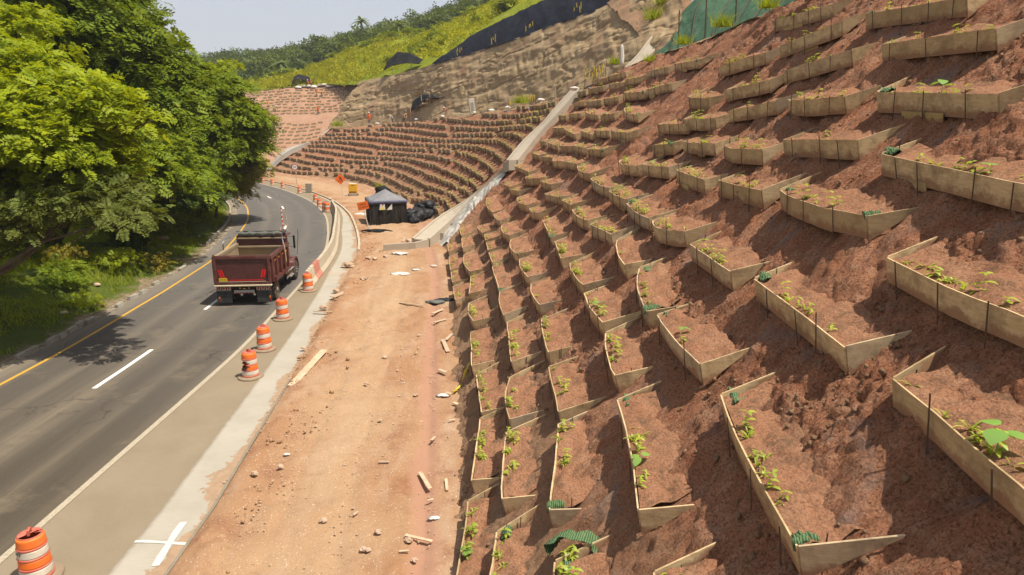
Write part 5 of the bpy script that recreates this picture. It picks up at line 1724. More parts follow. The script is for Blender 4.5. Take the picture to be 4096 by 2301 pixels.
    for sx in (-1, 1):
        mb = MB(); arc = [(5.62 + .72 * math.cos(a), .55 + .72 * math.sin(a)) for a in np.linspace(R(-5), R(185), 14)]; arc2 = [(5.62 + .60 * math.cos(a), .55 + .60 * math.sin(a)) for a in np.linspace(R(185), R(-5), 14)]
        xs = sorted((sx * .63, sx * 1.26)); mb.prism(arc + arc2, 'x', *xs); mb.build('fender', M['maroon'], T, smooth=True)
        mb = MB(); mb.tube([(sx * .95, 3.3, .62), (sx * .95, 4.7, .62)], .30, 16); mb.build('fuel_tank', M['chrome'] if sx > 0 else M['steel'], T, smooth=True)
        xs = sorted((sx * .95, sx * 1.28)); B('cab_step', M['steel'], [(*xs, 4.15, 4.95, .42, .47), (*xs, 4.15, 4.95, .78, .83)])
    mb = MB(); mb.tube([(1.12, 4.02, 1.0), (1.12, 4.02, 2.66), (1.12, 3.88, 2.84)], .075, 12); mb.build('exhaust_stack', M['frame'], T, smooth=True)
    mb = MB(); mb.tube([(1.22, 6.3, 1.3), (1.32, 6.35, 2.3), (1.30, 6.36, 2.6)], .012, 6); mb.build('marker_wand', M['frame'], T)
    ant = MB(); ant.tube([(1.05, 4.2, 2.66), (1.0, 4.25, 4.0)], .03, 7); w_ = ant.build('antenna_pole', M['redtape'], T)
    for k in range(5): mb = MB(); z = 2.95 + k * .22; mb.tube([(1.05 - (z - 2.66) * .037, 4.2 + (z - 2.66) * .037, z), (1.05 - (z - 2.56) * .037, 4.2 + (z - 2.56) * .037, z + .1)], .033, 7); mb.build('white_ring', M['post_white'], w_)
    return T


truck()

# ------------------------------------------------------------------ roadside tent, signs, generator
def tent():
    a = math.atan2(.30, .95); T = empty('shelter_tent', (-12.0, 57.5, .10), a, 'grey peaked shelter tent with black mesh walls and posters', 'tent')
    W = 3.1; H = 2.0; P = 2.85
    M['tent_roof'] = plain('grey_tent_roof', (.19, .19, .20), .75, 0, .2, .35, (.36, .32, .26), 1.2, .2)
    M['tent_valance'] = plain('blue_grey_valance', (.09, .10, .17), .75, 0, .2, .35, (.2, .19, .18), 1.5)
    M['mesh_wall'] = cloth_material('tent_mesh_wall', (.016, .015, .014), (.045, .040, .032), (.085, .075, .055), 2.5)
    # roof panels, each a slightly sagging sheet
    C = [(-.06, -.06), (W + .06, -.06), (W + .06, W + .06), (-.06, W + .06)]
    for i in range(4):
        p, q = Vector((*C[i], H)), Vector((*C[(i + 1) % 4], H)); top = Vector((W / 2, W / 2, P)); V = []; n = 7; idx = {}
        F = []
        for r_ in range(n):
            for c_ in range(n - r_):
                u, v = c_ / (n - 1), r_ / (n - 1)
                pt = p * (1 - u - v) + q * u + top * v; s = 27 * u * v * (1 - u - v); pt.z -= s * .05 + .06 * math.sin(math.pi * v)
                idx[(r_, c_)] = len(V); V.append(pt)
        for r_ in range(n - 1):
            for c_ in range(n - 1 - r_):
                F.append((idx[(r_, c_)], idx[(r_, c_ + 1)], idx[(r_ + 1, c_)]))
                if c_ < n - 2 - r_: F.append((idx[(r_, c_ + 1)], idx[(r_ + 1, c_ + 1)], idx[(r_ + 1, c_)]))
        o = link('roof_panel', py_mesh('roof_panel', V, F, M['tent_roof'], smooth=True), T)
        o.modifiers.new('s', 'SOLIDIFY').thickness = .01
        d = (q - p).normalized(); nn = Vector((d.y, -d.x, 0)); V = []; F = []
        for k in range(13):
            b = p + d * (k / 12 * (W + .12)); V += [b + nn * .012, b + nn * (.012 + .015 * math.sin(k * 1.7)) - Vector((0, 0, .24 + .02 * math.sin(k * 2.2)))]
        for k in range(12): F.append((2 * k, 2 * k + 2, 2 * k + 3, 2 * k + 1))
        o = link('valance', py_mesh('valance', V, F, M['tent_valance'], smooth=True), T); o.modifiers.new('s', 'SOLIDIFY').thickness = .008
    for x, y in ((0, 0), (W, 0), (W, W), (0, W)):
        mb = MB(); mb.tube([(x, y, -.1), (x, y, H)], .03, 7); mb.build('pole', M['frame'], T)
    for i, (p, q) in enumerate((((0, 0), (W, 0)), ((W, 0), (W, W)), ((W, W), (0, W)), ((0, W), (0, 0)))):
        p = Vector((*p, 0)); q = Vector((*q, 0)); d = (q - p).normalized(); nn = Vector((d.y, -d.x, 0)); nu, nv = 34, 14; G = np.zeros((nu, nv, 3))
        for k in range(nu):
            for j in range(nv):
                t = k / (nu - 1); z = j / (nv - 1)
                bl = .10 * math.sin(math.pi * t) * math.sin(math.pi * min(1, z * 1.1)) * (1 if i == 0 else .5) + .028 * math.sin(t * 44 + z * 9) * (1 - z) * (t > .45)
                pt = p.lerp(q, t) + nn * (bl - .03); G[k, j] = (pt.x, pt.y, -.12 + z * (H + .05))
        o = sheet('mesh_wall', G, M['mesh_wall'], kind=None); o.parent = T
    # notices pinned to the front wall
    pz = MB(); pz.add([(.78, -.20, 1.26), (1.28, -.20, 1.26), (1.24, -.19, 1.75), (.86, -.19, 1.75)], [(0, 1, 2, 3)]); po = pz.build('poster', M['post_white'], T); po.modifiers.new('s', 'SOLIDIFY').thickness = .006
    M['yellow_print'] = plain('yellow_print', (.70, .58, .04), .6); M['blue_print'] = plain('blue_print', (.03, .03, .16), .6)
    mb = MB(); mb.add([(.86, -.212, 1.29), (1.26, -.212, 1.29), (1.2, -.209, 1.36), (1.10, -.207, 1.40), (1.08, -.205, 1.50), (1.0, -.205, 1.50), (.98, -.207, 1.40), (.88, -.209, 1.36)], [(0, 1, 2, 3, 4, 5, 6, 7)]); mb.build('yellow_figure', M['yellow_print'], po)
    mb = MB(); mb.add([(.95, -.204, 1.74), (1.18, -.204, 1.74), (1.08, -.206, 1.60)], [(0, 1, 2)]); mb.build('dark_emblem', M['blue_print'], po)
    mb = MB(); mb.add([(1.0, -.2075, 1.70), (1.13, -.2075, 1.71), (1.07, -.2085, 1.64)], [(0, 1, 2)]); mb.build('red_emblem', M['redtape'], po)
    pz = MB(); pz.add([(1.38, -.21, 1.24), (1.86, -.205, 1.26), (1.86, -.19, 1.75)], [(0, 1, 2)]); po = pz.build('folded_notice', M['post_white'], T); po.modifiers.new('s', 'SOLIDIFY').thickness = .006
    return T


tent()
M['sign_orange'] = plain('orange_sign_sheeting', (.80, .135, .010), .45, 0, .4, .12, (.5, .25, .12), 1.)
M['sign_brown'] = plain('dull_orange_sign', (.62, .115, .008), .5, 0, .3, .15, (.4, .2, .1), 1.)
M['pole_white'] = plain('pale_pole', (.60, .55, .46), .6, 0, .3, .3)
# rectangular works sign, leaning
S = empty('works_sign', (-11.53, 54.62, .08), 0, 'leaning rectangular orange sign reading obras en la berma beside the tent', 'sign')
S.rotation_euler = (R(-3), R(-11), R(12))
mb = MB(); mb.tube([(0, 0, -.15), (0, 0, 2.0)], .035, 8); mb.build('post', M['pole_white'], S)
mb = MB(); mb.box(-.43, .43, -.045, -.03, 1.72, 2.36); pn = mb.build('panel', M['sign_brown'], S, bevel=.01)
for tx, z in (('OBRAS', 2.15), ('EN LA BERMA', 1.92)):
    o = link('lettering', text_mesh(tx, .165 if tx == 'OBRAS' else .132, M['ink'], .002), pn, (0, -.048, z)); o.rotation_euler = (R(90), 0, 0)
# diamond sign with workman pictogram
S = empty('warning_sign', (-18.65, 75.6, .08), R(12), 'orange diamond sign with a black workman pictogram', 'sign')
S.rotation_euler = (0, R(-5), R(14))
mb = MB(); mb.tube([(0, 0, -.15), (0, 0, 2.2)], .03, 8); mb.build('post', M['pole_white'], S)
c = 2.35; a = .60; q = .08
mb = MB(); mb.prism([(-a, c - .0), (-q, c - a + q), (q, c - a + q), (a, c), (q, c + a - q), (-q, c + a - q)], 'y', -.045, -.03); pn = mb.build('panel', M['sign_orange'], S, bevel=.01)
fig = MB()
def fpoly(pts): fig.add([(x * .75, -.0475, c + z * .75) for x, z in pts], [tuple(range(len(pts)))])
fpoly([(-.18, .36), (-.06, .40), (.0, .32), (-.08, .25), (-.18, .28)])
fpoly([(-.06, .24), (.06, .34), (.22, .10), (.18, -.02), (.04, -.02)])
fpoly([(.05, -.021), (.17, -.021), (.10, -.20), (.06, -.44), (-.03, -.44), (.02, -.20)])
fpoly([(.175, -.021), (.20, .0), (.30, -.20), (.30, -.44), (.21, -.44), (.20, -.22)])
fpoly([(-.09, .20), (-.04, .22), (-.06, -.02), (-.20, -.28), (-.25, -.26), (-.12, .0)])
fpoly([(-.20, -.281), (-.22, -.36), (-.34, -.38), (-.36, -.30), (-.26, -.262)])
fig.build('pictogram', M['ink'], pn)
# speed limit disc
S = empty('speed_sign', (-29.6, 94.2, .08), R(14), 'round speed limit sign reading 30 with a red rim', 'sign')
mb = MB(); mb.tube([(.15, 0, -.15), (0, 0, 2.3)], .03, 8); mb.build('post', M['kerb'], S)
M['sign_white'] = plain('white_sign_sheeting', (.66, .64, .60), .5); M['sign_red'] = plain('dark_red_rim', (.32, .03, .05), .5)
mb = MB(); mb.lathe([(.42, -.045), (.42, -.03)], 28, 'y', (0, 0, 2.4)); pn = mb.build('rim', M['sign_red'], S)
mb = MB(); mb.lathe([(.335, -.055), (.335, -.046)], 28, 'y', (0, 0, 2.4)); mb.build('face', M['sign_white'], pn)
o = link('lettering', text_mesh('30', .43, M['ink'], .002), pn, (0, -.059, 2.40)); o.rotation_euler = (R(90), 0, 0)
# yellow generator
Gn = empty('generator', (-18.55, 79.9, .08), R(6), 'yellow site generator with a white top and grey skid by the slope foot', 'generator')
Gn.scale = (.85, .85, .72)
M['gen_yellow'] = plain('generator_yellow', (.72, .40, .012), .45, 0, .4, .15)
mb = MB(); mb.box(-.55, .55, 0, .9, .45, 1.95); bd = mb.build('body', M['gen_yellow'], Gn, bevel=.03)
mb = MB(); mb.box(-.50, .50, .02, .88, 1.952, 2.02); mb.build('lid', M['post_white'], bd, bevel=.02)
mb = MB()
for k in range(4): mb.box(-.48, .48, -.012, -.002, .58 + k * .055, .61 + k * .055)
mb.build('vent', M['frame'], bd)
mb = MB(); mb.box(-.2, .25, -.012, -.002, 1.74, 1.82); mb.build('label_plate', M['frame'], bd)
mb = MB(); mb.box(-.58, .58, -.05, .95, .10, .449); mb.build('skid', M['steel'], Gn, bevel=.03)
for sx in (-1, 1):
    mb = MB(); mb.lathe([(.20, -.06), (.22, 0), (.20, .06)], 14, 'x', (sx * .62, .45, .20)); mb.build('wheel', M['rubber'], Gn)
mb = MB(); mb.tube([(.9, -.1, .9), (1.0, -.3, .05)], .03, 6); mb.build('drawbar', M['gen_yellow'], Gn)
# grey box by a far drum
mb = MB(); mb.box(-.4, .35, -.2, .2, 0, 1.05); o = mb.build('cabinet', M['kerb'], None, (-25.0, 84.6, .1), bevel=.02); tag(o, 'small grey cabinet standing behind a drum at the bend kerb', 'cabinet')

# black bags and nets by the tent
M['bag'] = plain('black_bag', (.012, .012, .013), .5, 0, .3, .12, (.12, .10, .08), 5., .5)


def crumple(name, p, sx, sy, sz, mat, seed, amp=.35, sub=3, freq=2.4):
    bm = bmesh.new(); bmesh.ops.create_icosphere(bm, subdivisions=sub, radius=1.); r = random.Random(seed); ox, oy = r.uniform(0, 50), r.uniform(0, 50)
    for v in bm.verts:
        n = v.co.normalized()
        k = 1 + amp * (float(fbm(np.array(n.x * freq + ox + n.z * 1.7), np.array(n.y * freq + oy - n.z * 1.3), seed, 4)) - .5) * 2
        v.co = Vector((n.x * k * sx, n.y * k * sy, max(n.z * k * sz, -.25 * sz)))
    me = bpy.data.meshes.new(name); bm.to_mesh(me); bm.free(); me.materials.append(mat)
    me.polygons.foreach_set("use_smooth", [True] * len(me.polygons))
    return link(name, me, None, p)


r = random.Random(4)
blist = [(-8.75, 59.6, .38, .62), (-8.1, 60.4, .45, .7), (-7.75, 61.4, .5, .75), (-8.5, 61.0, .6, .75), (-8.0, 62.4, .55, .75), (-7.3, 62.6, .8, .7), (-8.3, 61.8, 1.0, .65), (-7.6, 61.9, 1.25, .6), (-9.0, 60.6, .7, .6), (-8.55, 58.9, .22, .55)]
for i, (x, y, z, s) in enumerate(blist):
    o = crumple('black_bag', (x, y, z), s * .95, s * .9, s * .7, M['bag'], 40 + i, .55, 3, 4.5)
    tag(o, 'crumpled black plastic bag in the heap beside the tent' if i < 9 else 'flattened black plastic bag at the foot of the heap', 'bag', 'black bags heaped beside the tent')
o = crumple('black_net', (-10.95, 54.1, .12), 1.15, .55, .14, M['blacknet'], 61, .5, 4, 3.); tag(o, 'spread black net lying at the foot of the works sign', 'net')
o = crumple('black_net', (-14.6, 77.5, .65), .9, .5, .8, M['blacknet'], 62, .6, 3, 3.); tag(o, 'black net slumped on the slope behind the generator', 'net')
o = crumple('tyre_heap', (-15.4, 74.0, .2), .38, .35, .25, M['bag'], 63, .4, 3, 3.); tag(o, 'black bundle lying at the slope foot behind the tent', 'bundle')

# ------------------------------------------------------------------ litter, planks, stones on the dirt
PL = [((-5.48, 32.15), (-4.19, 31.22), .11), ((-3.63, 30.0), (-3.24, 30.86), .16), ((-3.42, 28.7), (-2.93, 29.11), .16), ((-2.79, 26.27), (-2.45, 24.77), .16), ((-2.66, 26.14), (-2.49, 27.08), .14), ((-7.42, 21.49), (-7.18, 24.77), .26),
      ((-2.32, 15.58), (-1.97, 14.8), .10), ((-2.28, 12.89), (-1.68, 12.7), .07), ((-1.63, 15.23), (-1.56, 14.75), .07), ((-3.46, 16.14), (-3.19, 16.11), .06), ((-2.61, 22.9), (-2.32, 22.56), .14), ((-2.32, 12.35), (-2.12, 12.35), .05),
      ((-3.56, 13.66), (-3.49, 13.81), .05), ((-1.86, 18.61), (-1.68, 18.7), .06), ((-2.23, 17.33), (-2.16, 17.58), .08), ((-1.98, 14.26), (-1.84, 14.33), .06), ((-1.84, 19.93), (-1.64, 19.77), .10), ((-2.15, 20.75), (-1.97, 20.62), .10),
      ((-6.4, 48.6), (-5.2, 50.3), .12), ((-13.6, 62.4), (-12.6, 61.1), .12), ((-8.95, 32.9), (-8.62, 34.3), .30), ((-9.2, 30.5), (-8.3, 30.3), .12), ((.55, 22.6), (1.0, 21.9), .12)]
for i, (a, b, w) in enumerate(PL):
    A = Vector((*a, .13)); B = Vector((*b, .16)); L = (B - A).length; ang = math.atan2(b[1] - a[1], b[0] - a[0])
    z = .17 if i != 22 else 1.95
    mb = MB(); mb.box(-L / 2, L / 2, -w / 2, w / 2, -.012, .014)
    o = mb.build('plank', M['lumber'], None, ((a[0] + b[0]) / 2, (a[1] + b[1]) / 2, z), bevel=.004)
    o.rotation_euler = (rng.uniform(-.12, .12), rng.uniform(-.08, .08), ang)
    where = {5: 'long grey plank tipped over the edge of the concrete gutter', 0: 'long thin plank lying across the dirt track', 20: 'short wide board lying on the concrete gutter', 22: 'plank lying loose inside a planter box low on the slope'}.get(i)
    tag(o, where or ('small splinter of pale wood lying in the muddy track' if L < .35 else 'short pale board discarded in the mud by the slope foot'), 'plank', 'wood scraps on the dirt')
M['stone'] = dusty('dirt_stone', (.42, .29, .19), (.50, .37, .26), (.30, .18, .11), 3., .5)
RK = [(-3.11, 20.58), (-3.84, 26.86), (-3.91, 18.65), (-1.97, 12.06), (-2.19, 12.73), (-3.08, 12.42), (-2.98, 12.4), (-5.93, 15.9), (-4.77, 24.2), (-3.66, 21.55), (-4.2, 13.46), (-2.88, 13.04), (-6.48, 15.53), (-8.12, 25.26), (-8.93, 31.04), (-4.92, 21.55),
      (-7.71, 49.34), (-9.23, 42.95), (-9.96, 40.74), (-8.3, 37.07), (-8.73, 42.75), (-8.18, 43.53), (-9.17, 34.35)]
for i, (x, y) in enumerate(RK):
    s = .055 + .035 * rng.random() + (.0022 * y if y > 28 else 0)
    if i in (16, 18): s = .30
    o = crumple('stone', (x, y, .16), s * 1.2, s, s * .75, M['stone'], 200 + i, .75, 2, 1.9); o.data.polygons.foreach_set('use_smooth', [False] * len(o.data.polygons))
    tag(o, {16: 'large pale boulder on the dirt in front of the tent', 18: 'large brown boulder at the edge of the concrete gutter'}.get(i, 'fist sized stone lying loose on the orange dirt' if y < 28 else 'pale stone lying on the dirt near the barriers'), 'stone', None if i in (16, 18) else 'stones on the dirt ground')


def scatter_stones(n, seed):
    V = []; F = []; r = np.random.default_rng(seed)
    base = np.array([(1, 0, 0), (-.9, .2, 0), (0, 1, .1), (.1, -1, 0), (0, 0, .75), (0, 0, -.5)]); tri = [(0, 2, 4), (2, 1, 4), (1, 3, 4), (3, 0, 4)]
    for i in range(n):
        k = r.integers(0, len(KER)); t = r.beta(1.0, 1.2); x = KER[k, 0]; y = KER[k, 1]
        if y > 60 and r.random() < .7: continue
        tx = np.interp(y, _toe[:, 1], _toe[:, 0]); px = x + (tx - x) * t; s = r.gamma(2., .006) + .006 + .0003 * y
        a = r.uniform(0, 6.28); c_, s_ = math.cos(a), math.sin(a); b = len(V)
        for v in base * r.uniform(.6, 1.2, (6, 1)): V.append((px + s * (v[0] * c_ - v[1] * s_), y + r.uniform(-.1, .1) * 0 + s * (v[0] * s_ + v[1] * c_), .10 + .03 * math.sin(px * 3) + s * v[2]))
        F += [tuple(q + b for q in f) for f in tri]
    o = link('gravel', py_mesh('gravel', V, F, M['stone'])); tag(o, 'loose gravel and clods scattered over the orange dirt', 'gravel', None, 'stuff')


scatter_stones(9000, 3)
M['paper'] = plain('white_scrap', (.66, .62, .56), .8, 0, .2, .3)
for i, (x, y, s, m, lb) in enumerate([(-7.47, 44.55, .55, 'paper', 'crumpled white sack by the flume end wall'), (-6.46, 38.43, .5, 'paper', 'long white scrap trodden into the dirt'), (-5.74, 39.55, .25, 'paper', 'small white paper scraps near the long scrap'), (-4.8, 40.74, .2, 'paper', 'small white scrap below the first planter row'), (-14.2, 63.88, .6, 'paper', 'white sheet lying left of the tent'),
                                  (-3.3, 32.6, .5, 'bag', 'black plastic sheet crumpled at the slope foot'), (-3.75, 32.2, .45, 'tarp', 'grey plastic scrap beside the black sheet'), (-2.25, 20.6, .2, 'paper', 'white plastic scrap by the yellow tape'), (-6.0, 16.6, .09, 'paper', 'crushed plastic bottle at the dirt edge'), (-1.75, 13.6, .12, 'paper', 'muddy white wrapper in the wet track')]):
    o = crumple('litter', (x, y, .14), s, s * .55, s * .18, M[m], 300 + i, .6, 3, 3.5); tag(o, lb, 'litter', 'litter on the dirt')
M['tape'] = plain('yellow_tape', (.62, .46, .02), .5, 0, .4, .2)
tp = empty('barrier_tape', (-1.6, 21.4, .3), 0, 'bundle of yellow barrier tape draped up the slope foot', 'tape')
for k in range(7):
    mb = MB(); pts = []
    for i in range(9):
        t = i / 8; pts.append((-.3 + t * .95 + .05 * math.sin(i * 1.7 + k), -.6 + t * 2.5 + .06 * math.sin(i * 1.1 + k * 2), -.12 + t * .95 * (t > .3) + .05 * math.sin(i * 2.1 + k)))
    mb.tube(pts, .032, 4); mb.build('strand', M['tape'], tp)

# ------------------------------------------------------------------ workers
def person(p, rz, pose, label, shirt, trousers, helmet):
    t = NT('work_clothes'); z = t.sep(t.coord('Object'))[2]
    k = t.mix(t.ramp(z, [(.0, 0.), (.50, 0.), (.505, 1.)]), trousers, shirt)
    t.fin(k, .85, None, spec=.15); mt = t.m
    J = {'stand': dict(pel=(0, 0, .92), ch=(0, .02, 1.32), nk=(0, .03, 1.47), hd=(0, .05, 1.62), ls=(-.19, .02, 1.40), le=(-.25, .05, 1.13), lh=(-.22, .20, .95), rs=(.19, .02, 1.40), re=(.25, .06, 1.13), rh=(.20, .26, 1.02), lk=(-.11, .03, .50), la=(-.13, 0, .08), rk=(.11, .02, .50), ra=(.13, -.02, .08)),
         'bend': dict(pel=(0, 0, .84), ch=(0, .34, 1.02), nk=(0, .46, 1.03), hd=(0, .58, .98), ls=(-.18, .38, 1.02), le=(-.22, .48, .76), lh=(-.15, .60, .50), rs=(.18, .38, 1.02), re=(.22, .50, .76), rh=(.14, .62, .48), lk=(-.12, .12, .46), la=(-.14, 0, .08), rk=(.12, .10, .46), ra=(.14, -.05, .08))}[pose]
    names = list(J); V = [J[n] for n in names]; ix = {n: i for i, n in enumerate(names)}
    V += [(J['la'][0], J['la'][1] + .16, .04), (J['ra'][0], J['ra'][1] + .16, .04)]
    E = [('pel', 'ch'), ('ch', 'nk'), ('nk', 'hd'), ('ch', 'ls'), ('ls', 'le'), ('le', 'lh'), ('ch', 'rs'), ('rs', 're'), ('re', 'rh'), ('pel', 'lk'), ('lk', 'la'), ('pel', 'rk'), ('rk', 'ra')]
    me = bpy.data.meshes.new('person'); me.from_pydata(V, [(ix[a], ix[b]) for a, b in E] + [(ix['la'], len(names)), (ix['ra'], len(names) + 1)], []); me.materials.append(mt)
    o = link('person', me, None, p); o.rotation_euler = (0, 0, rz)
    sk = o.modifiers.new('skin', 'SKIN'); sub = o.modifiers.new('sub', 'SUBSURF'); sub.levels = 1; sub.render_levels = 1
    rad = dict(pel=(.16, .12), ch=(.17, .12), nk=(.06, .06), hd=(.09, .10), ls=(.075, .07), le=(.05, .05), lh=(.045, .04), rs=(.075, .07), re=(.05, .05), rh=(.045, .04), lk=(.075, .075), la=(.055, .055), rk=(.075, .075), ra=(.055, .055))
    for i, sv in enumerate(me.skin_vertices[0].data):
        sv.radius = rad[names[i]] if i < len(names) else (.045, .04)
        sv.use_root = (i == 0)
    tag(o, label, 'person', 'workers on the slopes')
    hd = Vector(J['hd'])
    mb = MB(); mb.lathe([(.105, -.10), (.115, -.03), (.11, .03), (.08, .075)], 12, 'z', hd + Vector((0, 0, -.01))); mb.build('face', M['skin'], o, smooth=True)
    mb = MB(); mb.lathe([(.165, .055), (.165, .07), (.135, .075), (.125, .13), (.07, .175), (.01, .185)], 14, 'z', hd); mb.build('helmet', helmet, o, smooth=True)
    if pose == 'stand':
        mb = MB(); mb.lathe([(.175, .90), (.20, 1.0), (.20, 1.25), (.19, 1.40), (.10, 1.46)], 12, 'z', (0, .02, 0)); ob = mb.build('vest', M['vest'], o, smooth=True); ob.scale = (1, .78, 1)
    return o


M['skin'] = plain('skin', (.30, .17, .11), .6); M['vest'] = plain('orange_vest', (.75, .13, .03), .7, 0, .2, .2); M['helm_w'] = plain('white_helmet', (.7, .68, .62), .4); M['helm_y'] = plain('yellow_helmet', (.72, .42, .02), .4)
WK = []
def far_pt(u, v, dz=0.):
    i = int(u * (FARG.shape[0] - 1)); j = int(v * (FARG.shape[1] - 1)); q = FARG[i, j]; return (q[0], q[1], q[2] + dz)


def slope_at(s, w): return tuple(slope(np.array([s]), np.array([w]))[0])


b = crv(PAIRS_A[:, 1], np.array([10.75]))[0]
person((-23.1, 113.6, 8.15), R(200), 'stand', 'worker in an orange vest and jeans standing at the rock foot', (.62, .12, .04), (.04, .06, .14), M['helm_w'])
person((-18.6, 109.6, 8.35), R(120), 'bend', 'worker in a pale shirt bent over beside the standing worker', (.55, .52, .46), (.05, .05, .06), M['helm_y'])
person((-16.6, 107.5, 8.5), R(230), 'bend', 'worker in a tan shirt bent over on the bench', (.50, .30, .22), (.10, .09, .08), M['helm_y'])
person((-9.0, 97.6, 9.3), R(140), 'bend', 'worker in a pink shirt bent over beyond the black awning', (.55, .24, .19), (.12, .10, .08), M['helm_w'])
for i, (u, v, pose, sh, lb) in enumerate([(.60, .855, 'stand', (.55, .25, .08), 'worker standing high on the far slope near white sacks'), (.625, .845, 'bend', (.45, .20, .08), 'worker bent over high on the far slope'), (.415, .70, 'stand', (.55, .36, .15), 'worker in tan standing midway up the far slope'), (.445, .655, 'bend', (.50, .42, .30), 'worker crouching among the far planter rows'), (.455, .64, 'bend', (.30, .25, .20), 'worker in dark clothes crouching among the far planter rows'),
                                       (.625, .575, 'stand', (.45, .12, .06), 'worker in a red vest low on the far slope'), (.20, .70, 'bend', (.60, .16, .04), 'worker in orange bent at the far slope edge'), (.335, .535, 'stand', (.62, .56, .46), 'worker in pale clothes on the far slope path'), (.31, .53, 'bend', (.66, .62, .55), 'worker in white bent on the far slope path'), (.545, 1.0, 'stand', (.50, .20, .06), 'worker on the far slope crest beside the black awning'), (.56, 1.0, 'stand', (.12, .10, .10), 'worker in dark clothes on the far slope crest')]):
    person(far_pt(u, v, .1), R(160 + 37 * i), pose, lb, sh, (.10, .10, .13), M['helm_y'] if i % 3 else M['helm_w'])
# awnings
def awning(pts, label, poles):
    T = empty('awning', pts[0][0], 0, label, 'awning'); o0 = Vector(pts[0][0])
    G = np.array([[(np.array(a) * (1 - t) + np.array(b_) * t) for t in np.linspace(0, 1, 8)] for a, b_ in pts]); G = np.stack([np.stack([np.interp(np.linspace(0, len(pts) - 1, 24), np.arange(len(pts)), G[:, j, k]) for k in range(3)], 1) for j in range(8)], 1)
    x = np.arange(24)[:, None] / 23; y = np.arange(8)[None] / 7
    G[..., 2] += .18 * np.sin(x * 21) * np.sin(y * 3.1) - .25 * np.sin(np.pi * x) * np.sin(np.pi * y)
    o = sheet('canopy', G - np.array(o0), M['blacknet'], kind=None); o.parent = T; o.modifiers.new('s', 'SOLIDIFY').thickness = .02
    for a, b_ in poles:
        mb = MB(); mb.tube([Vector(a) - o0, Vector(b_) - o0], .05, 6); mb.build('pole', M['lumber'], T)


awning([((-15.3, 106.2, 9.8), (-15.1, 107.6, 11.5)), ((-13.6, 104.2, 10.9), (-13.4, 105.6, 12.4)), ((-12.6, 103.2, 11.7), (-12.4, 104.4, 12.3)), ((-9.0, 99.6, 11.9), (-8.8, 100.6, 12.1))], 'torn black net awning on poles at the rock foot', [((-15.3, 106.2, 8.4), (-15.3, 106.2, 11)), ((-13.4, 104.6, 8.5), (-13.4, 104.6, 12.3)), ((-12.0, 103.4, 8.6), (-12.0, 103.4, 12.2)), ((-10.0, 100.6, 8.9), (-9.8, 100.6, 12.0))])
p0 = np.array(far_pt(.515, 1.0))
awning([(tuple(p0 + np.array([-2.5, 0, .4])), tuple(p0 + np.array([-2.3, 2, 2.6]))), (tuple(p0 + np.array([-1.2, 0, 1.9])), tuple(p0 + np.array([-1, 2, 3.2]))), (tuple(p0 + np.array([1, 0, 1.8])), tuple(p0 + np.array([1.2, 2, 2.6]))), (tuple(p0 + np.array([2.8, 0, .2])), tuple(p0 + np.array([3, 2, .8])))], 'slumped black net awning on the far slope crest', [(tuple(p0 + np.array([-1, .5, -.3])), tuple(p0 + np.array([-1, .5, 2.4]))), (tuple(p0 + np.array([1.2, .5, -.3])), tuple(p0 + np.array([1.2, .5, 2.])))])
awning([((-22.2, 123.0, 16.9), (-21.8, 126, 18.8)), ((-20.4, 121.5, 17.6), (-19.8, 124.5, 20.2)), ((-17.5, 118.0, 17.8), (-17.0, 121, 19.6)), ((-14.8, 114.6, 17.4), (-14.4, 117, 18.2))], 'black net awning on the grassy edge above the rock face', [((-20.4, 121.6, 16.2), (-20.4, 121.6, 17.7)), ((-16.4, 116.8, 16.4), (-16.4, 116.8, 17.8))])
# pale sacks along the bench and crest
for i in range(16):
    f = i / 15; j = int(20 + f * 150)
    q = resample(np.array(ROCK_FOOT), 200)[j]; cr_ = crest[int(np.argmin(((crest - q) ** 2).sum(1)))]
    p = cr_ * .55 + q * .45
    if i in (1, 3, 4, 6, 8, 12, 14): continue
    o = crumple('sack', (p[0], p[1], p[2] + .18), rng.uniform(.25, .5), .22, .17, M['paper'] if i % 4 else M['plastic_red'], 500 + i, .5, 2, 2.5); tag(o, 'pale crumpled sack left on the bench below the rock face' if i % 4 else 'pinkish crumpled sack left on the bench below the rock face', 'sack', 'sacks on the bench')
for i in range(14):
    u = .50 + .34 * i / 13; p = far_pt(u, 1.0 if i % 3 else .985)
    o = crumple('sack', (p[0], p[1], p[2] + .25), rng.uniform(.5, 1.1), .4, .42, M['paper'], 540 + i, .5, 2, 2.5); tag(o, 'white sack on the crest of the far slope', 'sack', 'white sacks on the far slope crest')
mb = MB(); mb.box(-.35, .35, -.25, .25, 0, 1.9); o = mb.build('white_cabinet', M['post_white'], None, (-4.9, 88.6, 9.45), bevel=.04); o.rotation_euler = (0, R(-8), R(15)); tag(o, 'tall white cabinet leaning on the bench at the rock foot', 'cabinet')
mb = MB(); mb.box(-.2, .2, -.27, -.255, .2, 1.4); mb.build('door_panel', M['kerb'], o)
